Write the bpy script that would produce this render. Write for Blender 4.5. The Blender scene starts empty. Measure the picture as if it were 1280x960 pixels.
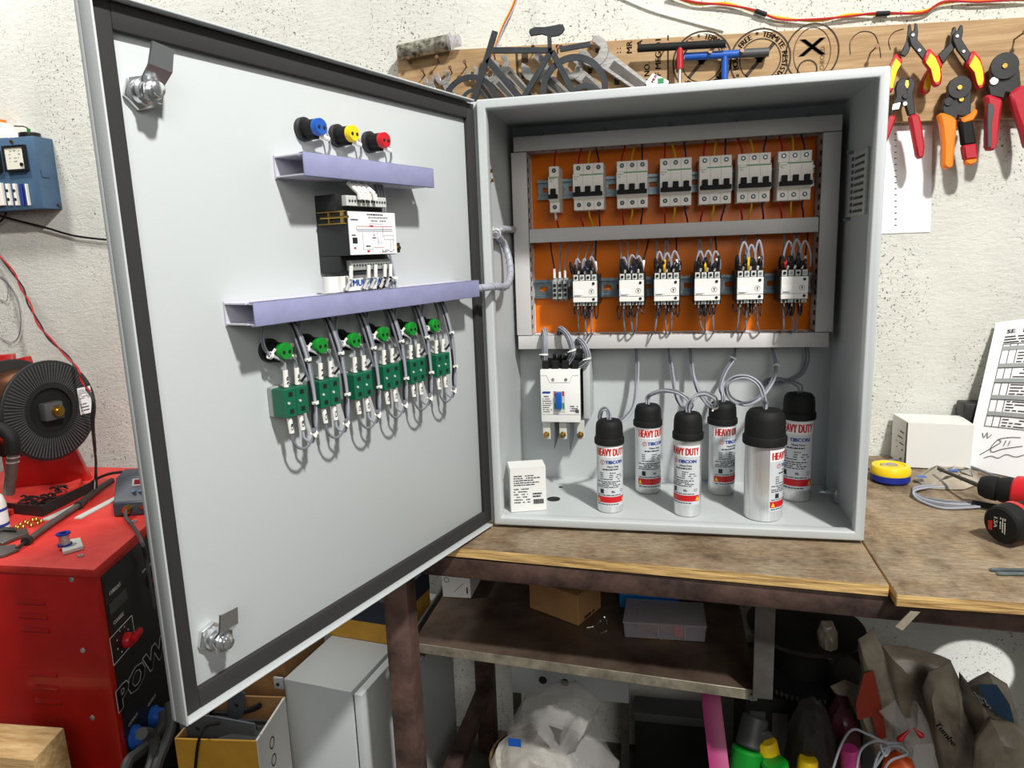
import bpy, bmesh, math, random
from mathutils import Matrix, Vector
C = bpy.context.scene.collection
SC = bpy.context.scene
random.seed(7)
PI = math.pi

# ---------------------------------------------------------------- camera
FPX, CX, CY, CZ, YAW, PITCH, ROLL = 893.35, 0.2901, -1.1519, 0.4713, 0.21294, 0.18461, -0.03682
DOOR_A = 1.25308
_f = Vector((-math.sin(YAW) * math.cos(PITCH), math.cos(YAW) * math.cos(PITCH), -math.sin(PITCH)))
_r = Vector((math.cos(YAW), math.sin(YAW), 0))
_u = _r.cross(_f)
_r, _u = _r * math.cos(ROLL) + _u * math.sin(ROLL), _u * math.cos(ROLL) - _r * math.sin(ROLL)
CAM = Vector((CX, CY, CZ))
cam = bpy.data.cameras.new('camera')
cam.sensor_width = 36.0
cam.lens = 36.0 * FPX / 1280.0
cam.clip_start = 0.01
camo = bpy.data.objects.new('camera', cam)
C.objects.link(camo)
camo.matrix_world = Matrix(((_r.x, _u.x, -_f.x, CX), (_r.y, _u.y, -_f.y, CY), (_r.z, _u.z, -_f.z, CZ), (0, 0, 0, 1)))
SC.camera = camo

# ---------------------------------------------------------------- world, lights, exposure
world = bpy.data.worlds.new('hall_light')
SC.world = world
world.use_nodes = True
world.node_tree.nodes['Background'].inputs[0].default_value = (0.93, 0.97, 1.0, 1)
world.node_tree.nodes['Background'].inputs[1].default_value = 0.085


def area_light(name, loc, target, sx, sy, power, col=(1, 0.98, 0.94)):
    l = bpy.data.lights.new(name, 'AREA')
    l.shape = 'RECTANGLE'
    l.size, l.size_y, l.energy, l.color = sx, sy, power, col
    o = bpy.data.objects.new(name, l)
    C.objects.link(o)
    o.location = loc
    o.rotation_euler = (Vector(target) - Vector(loc)).to_track_quat('-Z', 'Y').to_euler()
    return o


area_light('ceiling_lamp', (1.35, -1.5, 2.45), (0.1, 0.1, 0.3), 0.16, 0.16, 118)
area_light('left_ceiling_lamp', (-1.5, -0.2, 1.95), (-1.0, 0.3, 0.0), 0.25, 0.25, 24)
area_light('front_fill', (1.3, -3.0, 1.5), (0.2, 0.2, 0.4), 1.6, 1.2, 32, (1, 0.96, 0.90))  # added soft fill to brighten the cabinet interior, no known source
SC.view_settings.view_transform = 'Standard'
SC.view_settings.look = 'None'
SC.view_settings.gamma = 1
SC.view_settings.exposure = -0.06
SC.view_settings.use_curve_mapping = False

# ---------------------------------------------------------------- helpers: rays onto the real planes of the place


def ray(px, py):
    return _f + _r * ((px - 640) / FPX) - _u * ((py - 480) / FPX)


def Y(px, py, y):
    d = ray(px, py)
    return CAM + d * ((y - CY) / d.y)


def Z(px, py, z):
    d = ray(px, py)
    return CAM + d * ((z - CZ) / d.z)


def X(px, py, x):
    d = ray(px, py)
    return CAM + d * ((x - CX) / d.x)


DD = Vector((-math.cos(DOOR_A), -math.sin(DOOR_A), 0))
DN = Vector((math.sin(DOOR_A), -math.cos(DOOR_A), 0))
TD = Matrix.Rotation(PI + DOOR_A, 4, 'Z')          # door frame: x along the leaf, y out of its inside face, z up


def DR(px, py, h):
    d = ray(px, py)
    P = CAM + d * ((h - DN.dot(CAM)) / DN.dot(d))
    return Vector((P.dot(DD), h, P.z))


def depth(P):
    return (Vector(P) - CAM).dot(_f)


def PX(n, P):            # size in metres of n pixels seen at the point P
    return n * depth(P) / FPX


# ---------------------------------------------------------------- helpers: mesh building
WM = {}


def lin(c):
    c = c / 255.0
    return c / 12.92 if c <= 0.04045 else ((c + 0.055) / 1.055) ** 2.4


def rgb(c):
    return (lin(c[0]), lin(c[1]), lin(c[2]), 1)


def smooth_path(pts, sub=4):
    pts = [Vector(q) for q in pts]
    if len(pts) < 3 or sub < 2:
        return pts
    out = []
    n = len(pts)
    for i in range(n - 1):
        p0, p1, p2, p3 = pts[max(i - 1, 0)], pts[i], pts[i + 1], pts[min(i + 2, n - 1)]
        for k in range(sub):
            t = k / sub
            out.append(0.5 * ((2 * p1) + (p2 - p0) * t + (2 * p0 - 5 * p1 + 4 * p2 - p3) * t * t + (3 * p1 - p0 - 3 * p2 + p3) * t ** 3))
    out.append(pts[-1])
    return out


class MB:
    def __init__(self, T=None):
        self.v, self.f, self.T = [], [], T or Matrix.Identity(4)

    def add(self, vs, fs, M=None):
        o = len(self.v)
        self.v += [(M @ Vector(q)) if M is not None else Vector(q) for q in vs]
        self.f += [tuple(i + o for i in q) for q in fs]
        return self

    def box(self, x0, x1, y0, y1, z0, z1, M=None):
        vs = [(x, y, z) for x in (x0, x1) for y in (y0, y1) for z in (z0, z1)]
        fs = [(0, 1, 3, 2), (4, 6, 7, 5), (0, 4, 5, 1), (2, 3, 7, 6), (0, 2, 6, 4), (1, 5, 7, 3)]
        return self.add(vs, fs, M)

    def hexa(self, bot, top):
        vs = list(bot) + list(top)
        n = len(bot)
        fs = [tuple(range(n - 1, -1, -1)), tuple(range(n, 2 * n))] + [(i, (i + 1) % n, n + (i + 1) % n, n + i) for i in range(n)]
        return self.add(vs, fs)

    def prism(self, poly, f0, f1):
        """poly: 2D points; f0/f1 map (a, b) to the two end faces."""
        return self.hexa([f0(a, b) for a, b in poly], [f1(a, b) for a, b in poly])

    def ring(self, c, ax, u, w, r, n):
        return [c + (u * math.cos(2 * PI * k / n) + w * math.sin(2 * PI * k / n)) * r for k in range(n)]

    def cyl(self, a, b, r0, r1=None, n=16, caps=True):
        a, b = Vector(a), Vector(b)
        return self.lathe([(r0, 0), (r0 if r1 is None else r1, (b - a).length)], a, b - a, n, caps)

    def lathe(self, prof, o, axis=(0, 0, 1), n=24, caps=True):
        ax = Vector(axis).normalized()
        u = ax.orthogonal().normalized()
        w = ax.cross(u)
        o = Vector(o)
        vs, fs = [], []
        for r, z in prof:
            vs += self.ring(o + ax * z, ax, u, w, r, n)
        for i in range(len(prof) - 1):
            for k in range(n):
                a, b = i * n + k, i * n + (k + 1) % n
                fs.append((a, b, b + n, a + n))
        if caps:
            fs.append(tuple(range(n - 1, -1, -1)))
            m = (len(prof) - 1) * n
            fs.append(tuple(range(m, m + n)))
        return self.add(vs, fs)

    def tube(self, pts, r, n=6, sub=4, caps=True):
        P = smooth_path(pts, sub)
        vs, fs = [], []
        u = None
        m = len(P)
        for i, q in enumerate(P):
            t = (P[min(i + 1, m - 1)] - P[max(i - 1, 0)])
            if t.length < 1e-9:
                t = Vector((0, 0, 1))
            t.normalize()
            if u is None:
                u = t.orthogonal().normalized()
            else:
                u = u - t * u.dot(t)
                if u.length < 1e-6:
                    u = t.orthogonal()
                u.normalize()
            w = t.cross(u)
            rr = r[min(i, len(r) - 1)] if isinstance(r, (list, tuple)) else r
            vs += [q + (u * math.cos(2 * PI * k / n) + w * math.sin(2 * PI * k / n)) * rr for k in range(n)]
        for i in range(m - 1):
            for k in range(n):
                a, b = i * n + k, i * n + (k + 1) % n
                fs.append((a, b, b + n, a + n))
        if caps:
            fs.append(tuple(range(n - 1, -1, -1)))
            fs.append(tuple(range((m - 1) * n, m * n)))
        return self.add(vs, fs)

    def bar(self, a, b, w, h, up=(0, 0, 1)):
        """rectangular bar from a to b, w across, h along up"""
        a, b = Vector(a), Vector(b)
        t = (b - a).normalized()
        s = t.cross(Vector(up))
        if s.length < 1e-6:
            s = t.orthogonal()
        s.normalize()
        v = s.cross(t)
        q = [s * (sx * w / 2) + v * (sz * h / 2) for sx, sz in ((-1, -1), (1, -1), (1, 1), (-1, 1))]
        return self.hexa([a + i for i in q], [b + i for i in q])

    def build(self, name, m, parent=None, bevel=0, seg=2, smooth=True, noise=0, cuts=0):
        M = self.T
        if parent is not None:
            M = WM[parent].inverted() @ M
        vs = [M @ q for q in self.v]
        loc = None
        if parent is None:
            xs, ys, zs = [q.x for q in vs], [q.y for q in vs], [q.z for q in vs]
            loc = Vector(((min(xs) + max(xs)) / 2, (min(ys) + max(ys)) / 2, min(zs)))
            vs = [q - loc for q in vs]
        me = bpy.data.meshes.new(name)
        me.from_pydata([tuple(q) for q in vs], [], self.f)
        bm = bmesh.new()
        bm.from_mesh(me)
        bmesh.ops.recalc_face_normals(bm, faces=bm.faces)
        if bevel:
            es = [e for e in bm.edges if len(e.link_faces) == 2 and e.calc_face_angle(0) > 0.6]
            bmesh.ops.bevel(bm, geom=es, offset=bevel, segments=seg, affect='EDGES', profile=0.5, clamp_overlap=True)
        if cuts:
            bmesh.ops.subdivide_edges(bm, edges=bm.edges[:], cuts=cuts, use_grid_fill=True)
        if noise:
            from mathutils import noise as nz
            for q in bm.verts:
                q.co += nz.noise_vector(q.co * 9) * noise + nz.noise_vector(q.co * 25) * noise * 0.5
        bm.to_mesh(me)
        bm.free()
        if smooth:
            me.polygons.foreach_set('use_smooth', [True] * len(me.polygons))
            me.set_sharp_from_angle(angle=0.6)
        if m is not None:
            me.materials.append(m)
        o = bpy.data.objects.new(name, me)
        C.objects.link(o)
        if parent is not None:
            o.parent = parent
            WM[o] = WM[parent]
        else:
            o.location = loc
            WM[o] = Matrix.Translation(loc)
        return o


def thing(name, label, cat, loc=(0, 0, 0), rotz=0, group=None):
    o = bpy.data.objects.new(name, None)
    o.empty_display_size = 0.02
    C.objects.link(o)
    o.location = loc
    o.rotation_euler = (0, 0, rotz)
    WM[o] = Matrix.Translation(Vector(loc)) @ Matrix.Rotation(rotz, 4, 'Z')
    o['label'] = label
    o['category'] = cat
    if group:
        o['group'] = group
    return o


def tag(o, label, cat, group=None):
    o['label'] = label
    o['category'] = cat
    if group:
        o['group'] = group
    return o


def dup(root, loc, label, group=None, rotz=None):
    r = root.copy()
    C.objects.link(r)
    r.location = loc
    if rotz is not None:
        r.rotation_euler = (0, 0, rotz)
    r['label'] = label
    if group:
        r['group'] = group
    for ch in list(root.children):
        c = ch.copy()
        C.objects.link(c)
        c.parent = r
        for g in ch.children:
            d = g.copy()
            C.objects.link(d)
            d.parent = c
    return r


_TXT = {}


def text_data(s):
    if s not in _TXT:
        cu = bpy.data.curves.new('t', 'FONT')
        cu.body = s
        cu.size = 1
        cu.resolution_u = 2
        o = bpy.data.objects.new('t', cu)
        C.objects.link(o)
        dg = bpy.context.evaluated_depsgraph_get()
        dg.update()
        me = bpy.data.meshes.new_from_object(o.evaluated_get(dg))
        vs = [(q.co.x, q.co.y) for q in me.vertices]
        fs = [tuple(q.vertices) for q in me.polygons]
        bpy.data.objects.remove(o)
        bpy.data.meshes.remove(me)
        xs = [q[0] for q in vs] or [0]
        _TXT[s] = (vs, fs, min(xs), max(xs))
    return _TXT[s]


def put_text(mb, s, f, h, w=None, align=0.5, fat=0):
    """s drawn by f(x, y) -> 3D; h = capital height, w = total width (None keeps the font's)"""
    vs, fs, x0, x1 = text_data(s)
    k = h / 0.72
    kx = k if w is None else w / max(x1 - x0, 1e-6)
    wid = (x1 - x0) * kx
    mb.add([f((q[0] - x0) * kx - wid * align, q[1] * k) for q in vs], fs)
    if fat:
        for dx in (-fat, fat):
            mb.add([f((q[0] - x0) * kx - wid * align + dx, q[1] * k) for q in vs], fs)


def flat(o, ux, uy):
    """mapping of text coordinates onto a plane through o"""
    o, ux, uy = Vector(o), Vector(ux).normalized(), Vector(uy).normalized()
    return lambda x, y: o + ux * x + uy * y


def dashes(mb, f, x0, x1, y0, y1, rows, h, seed=1, fill=0.8):
    """rows of unreadable small print as thin dashes drawn by f"""
    rnd = random.Random(seed)
    for i in range(rows):
        y = y1 - (i + 0.5) * (y1 - y0) / rows
        x = x0
        end = x0 + (x1 - x0) * rnd.uniform(0.65, 1)
        while x < end:
            w = rnd.uniform(0.04, 0.16) * (x1 - x0)
            e = min(x + w, end)
            if rnd.random() < fill:
                q = [f(x, y - h / 2), f(e, y - h / 2), f(e, y + h / 2), f(x, y + h / 2)]
                mb.add(q, [(0, 1, 2, 3)])
            x = e + 0.02 * (x1 - x0)


# ---------------------------------------------------------------- materials
def mat(name, col, rough=0.5, metal=0.0, var=0.0, scale=30, bump=0.0, bscale=80, col2=None, trans=0.0, alpha=1.0, coat=0.0, stretch=None, spec=0.5):
    m = bpy.data.materials.new(name)
    m.use_nodes = True
    nt = m.node_tree
    b = nt.nodes['Principled BSDF']
    b.inputs['Base Color'].default_value = rgb(col)
    b.inputs['Roughness'].default_value = rough
    b.inputs['Metallic'].default_value = metal
    b.inputs['Coat Weight'].default_value = coat
    b.inputs['Specular IOR Level'].default_value = spec
    if trans:
        b.inputs['Transmission Weight'].default_value = trans
    if alpha < 1:
        b.inputs['Alpha'].default_value = alpha
    if var or bump:
        tc = nt.nodes.new('ShaderNodeTexCoord')
        mp = nt.nodes.new('ShaderNodeMapping')
        if stretch:
            mp.inputs['Scale'].default_value = stretch
        nt.links.new(tc.outputs['Object'], mp.inputs[0])
    if var:
        n = nt.nodes.new('ShaderNodeTexNoise')
        n.inputs['Scale'].default_value = scale
        n.inputs['Detail'].default_value = 8
        n.inputs['Roughness'].default_value = 0.65
        nt.links.new(mp.outputs[0], n.inputs['Vector'])
        r = nt.nodes.new('ShaderNodeValToRGB')
        c2 = col2 or tuple(max(0, q * (1 - var)) for q in col)
        r.color_ramp.elements[0].position = 0.35
        r.color_ramp.elements[1].position = 0.65
        r.color_ramp.elements[0].color = rgb(c2)
        r.color_ramp.elements[1].color = rgb(col)
        nt.links.new(n.outputs['Fac'], r.inputs[0])
        nt.links.new(r.outputs[0], b.inputs['Base Color'])
    if bump:
        n2 = nt.nodes.new('ShaderNodeTexNoise')
        n2.inputs['Scale'].default_value = bscale
        n2.inputs['Detail'].default_value = 6
        nt.links.new(mp.outputs[0], n2.inputs['Vector'])
        bp = nt.nodes.new('ShaderNodeBump')
        bp.inputs['Strength'].default_value = bump
        bp.inputs['Distance'].default_value = 0.004
        nt.links.new(n2.outputs['Fac'], bp.inputs['Height'])
        nt.links.new(bp.outputs[0], b.inputs['Normal'])
    return m


def wall_material():
    m = mat('whitewashed_plaster', (224, 225, 216), 0.9, var=0.09, scale=3.0, bump=0.0)
    nt = m.node_tree
    b = nt.nodes['Principled BSDF']
    src = b.inputs['Base Color'].links[0].from_socket
    tc = nt.nodes.new('ShaderNodeTexCoord')

    def noise(sc, det, rough=0.6, stretch=(1, 1, 1)):
        mp = nt.nodes.new('ShaderNodeMapping')
        mp.inputs['Scale'].default_value = stretch
        nt.links.new(tc.outputs['Object'], mp.inputs[0])
        n = nt.nodes.new('ShaderNodeTexNoise')
        n.inputs['Scale'].default_value = sc
        n.inputs['Detail'].default_value = det
        n.inputs['Roughness'].default_value = rough
        nt.links.new(mp.outputs[0], n.inputs['Vector'])
        return n.outputs['Fac']

    def ramp(fac, a, c, lo=(0, 0, 0, 1), hi=(1, 1, 1, 1)):
        r = nt.nodes.new('ShaderNodeValToRGB')
        r.color_ramp.elements[0].position, r.color_ramp.elements[1].position = a, c
        r.color_ramp.elements[0].color, r.color_ramp.elements[1].color = lo, hi
        nt.links.new(fac, r.inputs[0])
        return r.outputs[0]

    def mix(fac, a, c, mode='MIX'):
        x = nt.nodes.new('ShaderNodeMix')
        x.data_type = 'RGBA'
        x.blend_type = mode
        if isinstance(fac, float):
            x.inputs[0].default_value = fac
        else:
            nt.links.new(fac, x.inputs[0])
        for i, s in ((6, a), (7, c)):
            if isinstance(s, tuple):
                x.inputs[i].default_value = s
            else:
                nt.links.new(s, x.inputs[i])
        return x.outputs[2]
    # small dark pits, in clusters, and flaked patches of old grey plaster
    pits = ramp(noise(210, 3), 0.615, 0.655)
    where = ramp(noise(5, 5), 0.42, 0.58)
    k = mix(1.0, pits, where, 'MULTIPLY')
    c1 = mix(k, src, rgb((98, 95, 86)))
    flakes = ramp(noise(24, 8, 0.75, (1, 1, 1.6)), 0.66, 0.69)
    c2 = mix(flakes, c1, rgb((150, 147, 136)))
    nt.links.new(c2, b.inputs['Base Color'])
    bp = nt.nodes.new('ShaderNodeBump')
    bp.inputs['Strength'].default_value = 0.8
    bp.inputs['Distance'].default_value = 0.004
    nt.links.new(noise(60, 9, 0.75, (1, 1, 1.9)), bp.inputs['Height'])
    bp2 = nt.nodes.new('ShaderNodeBump')
    bp2.inputs['Strength'].default_value = 0.5
    bp2.inputs['Distance'].default_value = 0.003
    bp2.invert = True
    nt.links.new(k, bp2.inputs['Height'])
    nt.links.new(bp.outputs[0], bp2.inputs['Normal'])
    nt.links.new(bp2.outputs[0], b.inputs['Normal'])
    return m


def wood_material(name, light, dark, grain=(2, 40, 40), worn=None):
    m = mat(name, light, 0.75, var=1, scale=4, col2=dark, stretch=grain, bump=0.25, bscale=12)
    if worn:
        nt = m.node_tree
        b = nt.nodes['Principled BSDF']
        src = b.inputs['Base Color'].links[0].from_socket
        tc = nt.nodes.new('ShaderNodeTexCoord')
        n = nt.nodes.new('ShaderNodeTexNoise')
        n.inputs['Scale'].default_value = 9
        n.inputs['Detail'].default_value = 10
        n.inputs['Roughness'].default_value = 0.7
        nt.links.new(tc.outputs['Object'], n.inputs['Vector'])
        r = nt.nodes.new('ShaderNodeValToRGB')
        r.color_ramp.elements[0].position, r.color_ramp.elements[1].position = 0.42, 0.62
        nt.links.new(n.outputs['Fac'], r.inputs[0])
        x = nt.nodes.new('ShaderNodeMix')
        x.data_type = 'RGBA'
        nt.links.new(r.outputs[0], x.inputs[0])
        nt.links.new(src, x.inputs[6])
        x.inputs[7].default_value = rgb(worn)
        mp = nt.nodes.new('ShaderNodeMapping')
        mp.inputs['Scale'].default_value = (1, 3.5, 3)
        nt.links.new(tc.outputs['Object'], mp.inputs[0])
        n2 = nt.nodes.new('ShaderNodeTexNoise')
        n2.inputs['Scale'].default_value = 55
        n2.inputs['Detail'].default_value = 8
        n2.inputs['Roughness'].default_value = 0.75
        nt.links.new(mp.outputs[0], n2.inputs['Vector'])
        r2 = nt.nodes.new('ShaderNodeValToRGB')
        r2.color_ramp.elements[0].position, r2.color_ramp.elements[1].position = 0.38, 0.60
        r2.color_ramp.elements[0].color = (0.45, 0.42, 0.38, 1)
        nt.links.new(n2.outputs['Fac'], r2.inputs[0])
        y = nt.nodes.new('ShaderNodeMix')
        y.data_type = 'RGBA'
        y.blend_type = 'MULTIPLY'
        y.inputs[0].default_value = 0.8
        nt.links.new(x.outputs[2], y.inputs[6])
        nt.links.new(r2.outputs[0], y.inputs[7])
        nt.links.new(y.outputs[2], b.inputs['Base Color'])
    return m


M_ = dict(
    wall=wall_material(),
    floor=mat('dusty_concrete', (96, 90, 82), 0.9, var=0.4, scale=8, bump=0.3),
    ral=mat('light_grey_powder_coat', (190, 195, 196), 0.42, bump=0.05, bscale=400),
    rail_zinc=mat('zinc_plated_steel', (150, 168, 176), 0.35, 0.85, var=0.15, scale=60),
    gasket=mat('black_foam_rubber', (42, 41, 42), 0.85, bump=0.1, bscale=300),
    orange=mat('orange_powder_coat', (238, 122, 8), 0.38, bump=0.04, bscale=500),
    duct=mat('grey_pvc', (200, 198, 197), 0.5),
    ductside=mat('pale_grey_pvc_fingers', (196, 195, 206), 0.5),
    lavender=mat('lavender_grey_pvc', (148, 150, 188), 0.45, var=0.06, scale=40),
    chrome=mat('chrome', (222, 225, 227), 0.2, 0.9),
    steel=mat('brushed_steel', (206, 204, 200), 0.38, 0.7, var=0.2, scale=40, stretch=(1, 1, 6)),
    brass=mat('brass', (196, 160, 82), 0.28, 1.0),
    gold=mat('yellow_zinc_plating', (190, 160, 90), 0.3, 1.0, var=0.2, scale=50),
    black=mat('black_plastic', (26, 26, 28), 0.42),
    matblack=mat('matt_black_rubber', (20, 20, 21), 0.68, spec=0.3),
    white=mat('white_plastic', (236, 236, 232), 0.4),
    cream=mat('cream_white_plastic', (244, 239, 231), 0.42),
    ltgrey=mat('pale_grey_plastic', (196, 199, 194), 0.5),
    tgrey=mat('terminal_grey', (150, 154, 152), 0.5),
    dgrey=mat('dark_grey_plastic', (70, 72, 74), 0.5),
    green=mat('green_plastic', (16, 132, 40), 0.35),
    pcb=mat('dark_green_plastic', (8, 96, 68), 0.4),
    blue=mat('blue_plastic', (22, 86, 176), 0.35),
    navy=mat('navy_plastic', (26, 44, 140), 0.4),
    yellow=mat('yellow_plastic', (242, 206, 26), 0.35),
    red=mat('red_plastic', (200, 24, 34), 0.35),
    redlet=mat('red_print', (196, 38, 28), 0.5),
    bluelet=mat('blue_print', (34, 62, 150), 0.5),
    ink=mat('black_print', (34, 34, 36), 0.6),
    greenlet=mat('green_print', (30, 140, 70), 0.5),
    wgrey=mat('grey_wire_pvc', (116, 118, 126), 0.42),
    wlight=mat('light_grey_wire_pvc', (160, 164, 174), 0.4),
    wblack=mat('black_wire_pvc', (26, 24, 28), 0.45),
    wred=mat('red_wire_pvc', (176, 26, 28), 0.45),
    wyel=mat('yellow_wire_pvc', (226, 178, 20), 0.45),
    wblue=mat('dark_blue_wire_pvc', (40, 38, 78), 0.45),
    ferrule=mat('white_wire_marker', (238, 236, 230), 0.5),
    alu=mat('drawn_aluminium', (236, 236, 236), 0.32, 0.72, var=0.08, scale=14, stretch=(30, 30, 1)),
    foil=mat('silver_label_foil', (216, 221, 225), 0.42, 0.15),
    paper=mat('white_paper', (238, 238, 240), 0.8),
    card=mat('brown_cardboard', (176, 132, 84), 0.85, var=0.12, scale=20),
    cardw=mat('white_card', (226, 226, 222), 0.7),
    ply=wood_material('worn_plywood', (168, 142, 108), (74, 54, 38), (1.6, 4, 6), (158, 142, 118)),
    ply2=wood_material('worn_plywood_cross_grain', (172, 148, 114), (80, 60, 42), (5, 1.5, 6), (160, 144, 120)),
    plyedge=wood_material('plywood_edge', (236, 198, 130), (132, 94, 50), (2.5, 2.5, 50)),
    board=wood_material('wall_board_plywood', (182, 152, 112), (152, 120, 82), (1.5, 20, 22)),
    rust=mat('rusty_painted_steel', (112, 86, 76), 0.6, 0.35, var=0.5, scale=14, bump=0.2, col2=(56, 44, 42)),
    shelf=mat('stained_sheet_steel', (122, 104, 90), 0.42, 0.5, var=0.45, scale=7, col2=(70, 54, 46)),
    shelfedge=mat('bare_steel_edge', (190, 182, 162), 0.45, 0.6, var=0.3, scale=30),
    grey_steel=mat('grey_steel', (110, 106, 102), 0.45, 0.6, var=0.2, scale=20),
    bike=mat('blackened_sheet_steel', (70, 74, 78), 0.5, 0.55, var=0.2, scale=30),
    toolblack=mat('blued_tool_steel', (58, 58, 58), 0.42, 0.55, var=0.15, scale=60),
    redtool=mat('red_grip', (178, 28, 44), 0.4),
    orgtool=mat('orange_grip', (244, 128, 16), 0.4),
    yeltool=mat('yellow_grip', (240, 206, 10), 0.4),
    redpaint=mat('red_paint', (192, 28, 24), 0.3, var=0.14, scale=5, bump=0.03, coat=0.3),
    reddusty=mat('dusty_red_paint', (214, 62, 52), 0.55, var=0.25, scale=14, col2=(196, 36, 32)),
    copper=mat('copper_wire', (224, 150, 110), 0.25, 1.0),
    bluebox=mat('blue_grey_enamel', (74, 104, 134), 0.5, var=0.12, scale=12),
    glass=mat('meter_glass', (232, 230, 214), 0.15),
    bag=mat('clear_polythene', (220, 218, 215), 0.18, trans=0.0, alpha=0.28, bump=0.5, bscale=18),
    bagw=mat('milky_polythene', (190, 178, 158), 0.3, alpha=0.9, var=0.28, scale=9, bump=0.3, bscale=26),
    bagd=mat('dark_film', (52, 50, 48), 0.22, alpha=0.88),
    straw=mat('beige_sacking', (196, 190, 178), 0.85, var=0.2, scale=30, bump=0.3),
    pink=mat('magenta_plastic_strip', (158, 44, 104), 0.45),
    clear=mat('cloudy_clear_plastic', (186, 180, 190), 0.2, alpha=0.4),
    wood=wood_material('raw_wood', (206, 176, 126), (164, 126, 78), (3, 20, 30)),
    strap=mat('yellow_strapping', (214, 160, 50), 0.55, var=0.1, scale=18),
)

# ---------------------------------------------------------------- the setting
WALLY = 0.52


def structure(o):
    o['kind'] = 'structure'
    return o


structure(MB().box(-3.2, 2.4, WALLY, WALLY + 0.12, -0.82, 2.3).build('wall_back', M_['wall'], smooth=False))
structure(MB().box(-3.2, 2.4, -2.6, WALLY + 0.12, -0.92, -0.80).build('floor', M_['floor'], smooth=False))
# ---------------------------------------------------------------- electrical enclosure
W, H, D = 0.600, 0.706, 0.266
enc = thing('electrical_enclosure', 'large open light grey steel electrical panel cabinet standing on the wooden workbench', 'cabinet', (W / 2, D / 2, 0))
b = MB()
b.box(0, W, D - 0.002, D, 0, H)
b.box(0, 0.003, 0.004, D - 0.002, 0.003, H - 0.003)
b.box(W - 0.003, W, 0.004, D - 0.002, 0.003, H - 0.003)
b.box(0, W, 0.004, D - 0.002, 0, 0.004)
b.box(0, W, 0.004, D - 0.002, H - 0.003, H)
b.build('enclosure_body', M_['ral'], enc)


def frame(mb, x0, x1, z0, z1, w, y0, y1):
    o = [(x0, z0), (x1, z0), (x1, z1), (x0, z1)]
    i = [(x0 + w, z0 + w), (x1 - w, z0 + w), (x1 - w, z1 - w), (x0 + w, z1 - w)]
    vs, fs = [], []
    for y in (y0, y1):
        vs += [(q[0], y, q[1]) for q in o] + [(q[0], y, q[1]) for q in i]
    for k in range(4):
        n = (k + 1) % 4
        fs += [(k, n, n + 4, k + 4), (k + 8, n + 8, n + 12, k + 12), (k, n, n + 8, k + 8), (k + 4, n + 4, n + 12, k + 12)]
    mb.add(vs, fs)
    return mb


frame(MB(), -0.0005, W + 0.0005, -0.0005, H + 0.0005, 0.0145, 0.0, 0.022).build('front_rim', M_['ral'], enc, bevel=0.003, seg=3)
MB().box(0.0125, 0.583, 0.2545, 0.257, 0.283, 0.676).build('mounting_plate', M_['orange'], enc, bevel=0.0006)
for k in range(5):
    x = 0.06 + 0.12 * k
    MB().cyl((x, D - 0.002, 0.689), (x, D - 0.008, 0.689), 0.004, n=6).build('plate_bolt', M_['rail_zinc'], enc)
for q in ((609, 214), (610, 226), (614.5, 612), (615.5, 625)):
    P = X(q[0], q[1], 0.004)
    P.y = max(P.y, 0.026)
    MB().cyl((0.003, P.y, P.z), (0.009, P.y, P.z), 0.0052, n=6).cyl((0.009, P.y, P.z), (0.013, P.y, P.z), 0.003, n=8).build('hinge_nut', M_['brass'], enc)
v = MB().box(0.5925, 0.597, 0.072, 0.168, 0.506, 0.607)
vent = v.build('vent_grille', M_['ltgrey'], enc, bevel=0.001)
hs = MB()
for k in range(9):
    z = 0.5115 + k * 0.0104
    hs.box(0.5915, 0.5935, 0.150, 0.160, z, z + 0.006)
    hs.box(0.5915, 0.5935, 0.085, 0.140, z, z + 0.004)
hs.build('vent_slots', M_['dgrey'], vent)
for z in (0.503, 0.611):
    MB().cyl((0.597, 0.176, z), (0.586, 0.176, z), 0.003, n=8).build('vent_screw', M_['rail_zinc'], enc)
P = X(1042, 618, 0.59)
MB().box(0.590, 0.597, P.y - 0.012, P.y + 0.012, P.z - 0.012, P.z + 0.012).box(0.566, 0.59, P.y - 0.002, P.y + 0.012, P.z + 0.002, P.z + 0.005).build('latch_catch', M_['chrome'], enc, bevel=0.0006)
for q, r in (((692, 624), 0.0125), ((701, 609), 0.0042)):
    P = Z(q[0], q[1], 0.004)
    MB().cyl((P.x, P.y, 0.0038), (P.x, P.y, 0.0048), r, n=20).build('floor_knockout', M_['black'], enc)

# ---- the door, a child of the enclosure, opened about 108 degrees
S0, S1 = -0.012, 0.6086
d = MB(TD)
d.box(S0, S1, -0.0245, -0.018, 0.0, H)
d.box(S1 - 0.0026, S1, -0.018, 0.0, 0.0, H)
d.box(S0, S0 + 0.0026, -0.018, -0.0065, 0.0, H)
d.box(0.004, S1 - 0.0026, -0.018, 0.0, 0.0, 0.0026)
d.box(0.004, S1 - 0.0026, -0.018, 0.0, H - 0.0026, H)
door = d.build('door', M_['ral'], enc, bevel=0.0012)
GI = 0.0215
for a in ((S1 - 0.0030 - GI, S1 - 0.0030, 0.0035, H - 0.0035), (S0 + 0.003, 0.0113, 0.0035, H - 0.0035),
          (0.0113, S1 - 0.003 - GI, 0.0035, 0.0255), (0.0113, S1 - 0.003 - GI, H - 0.0275, H - 0.0035)):
    MB(TD).box(a[0], a[1], -0.018, -0.0105, a[2], a[3]).build('gasket', M_['gasket'], door, bevel=0.0015)
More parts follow.
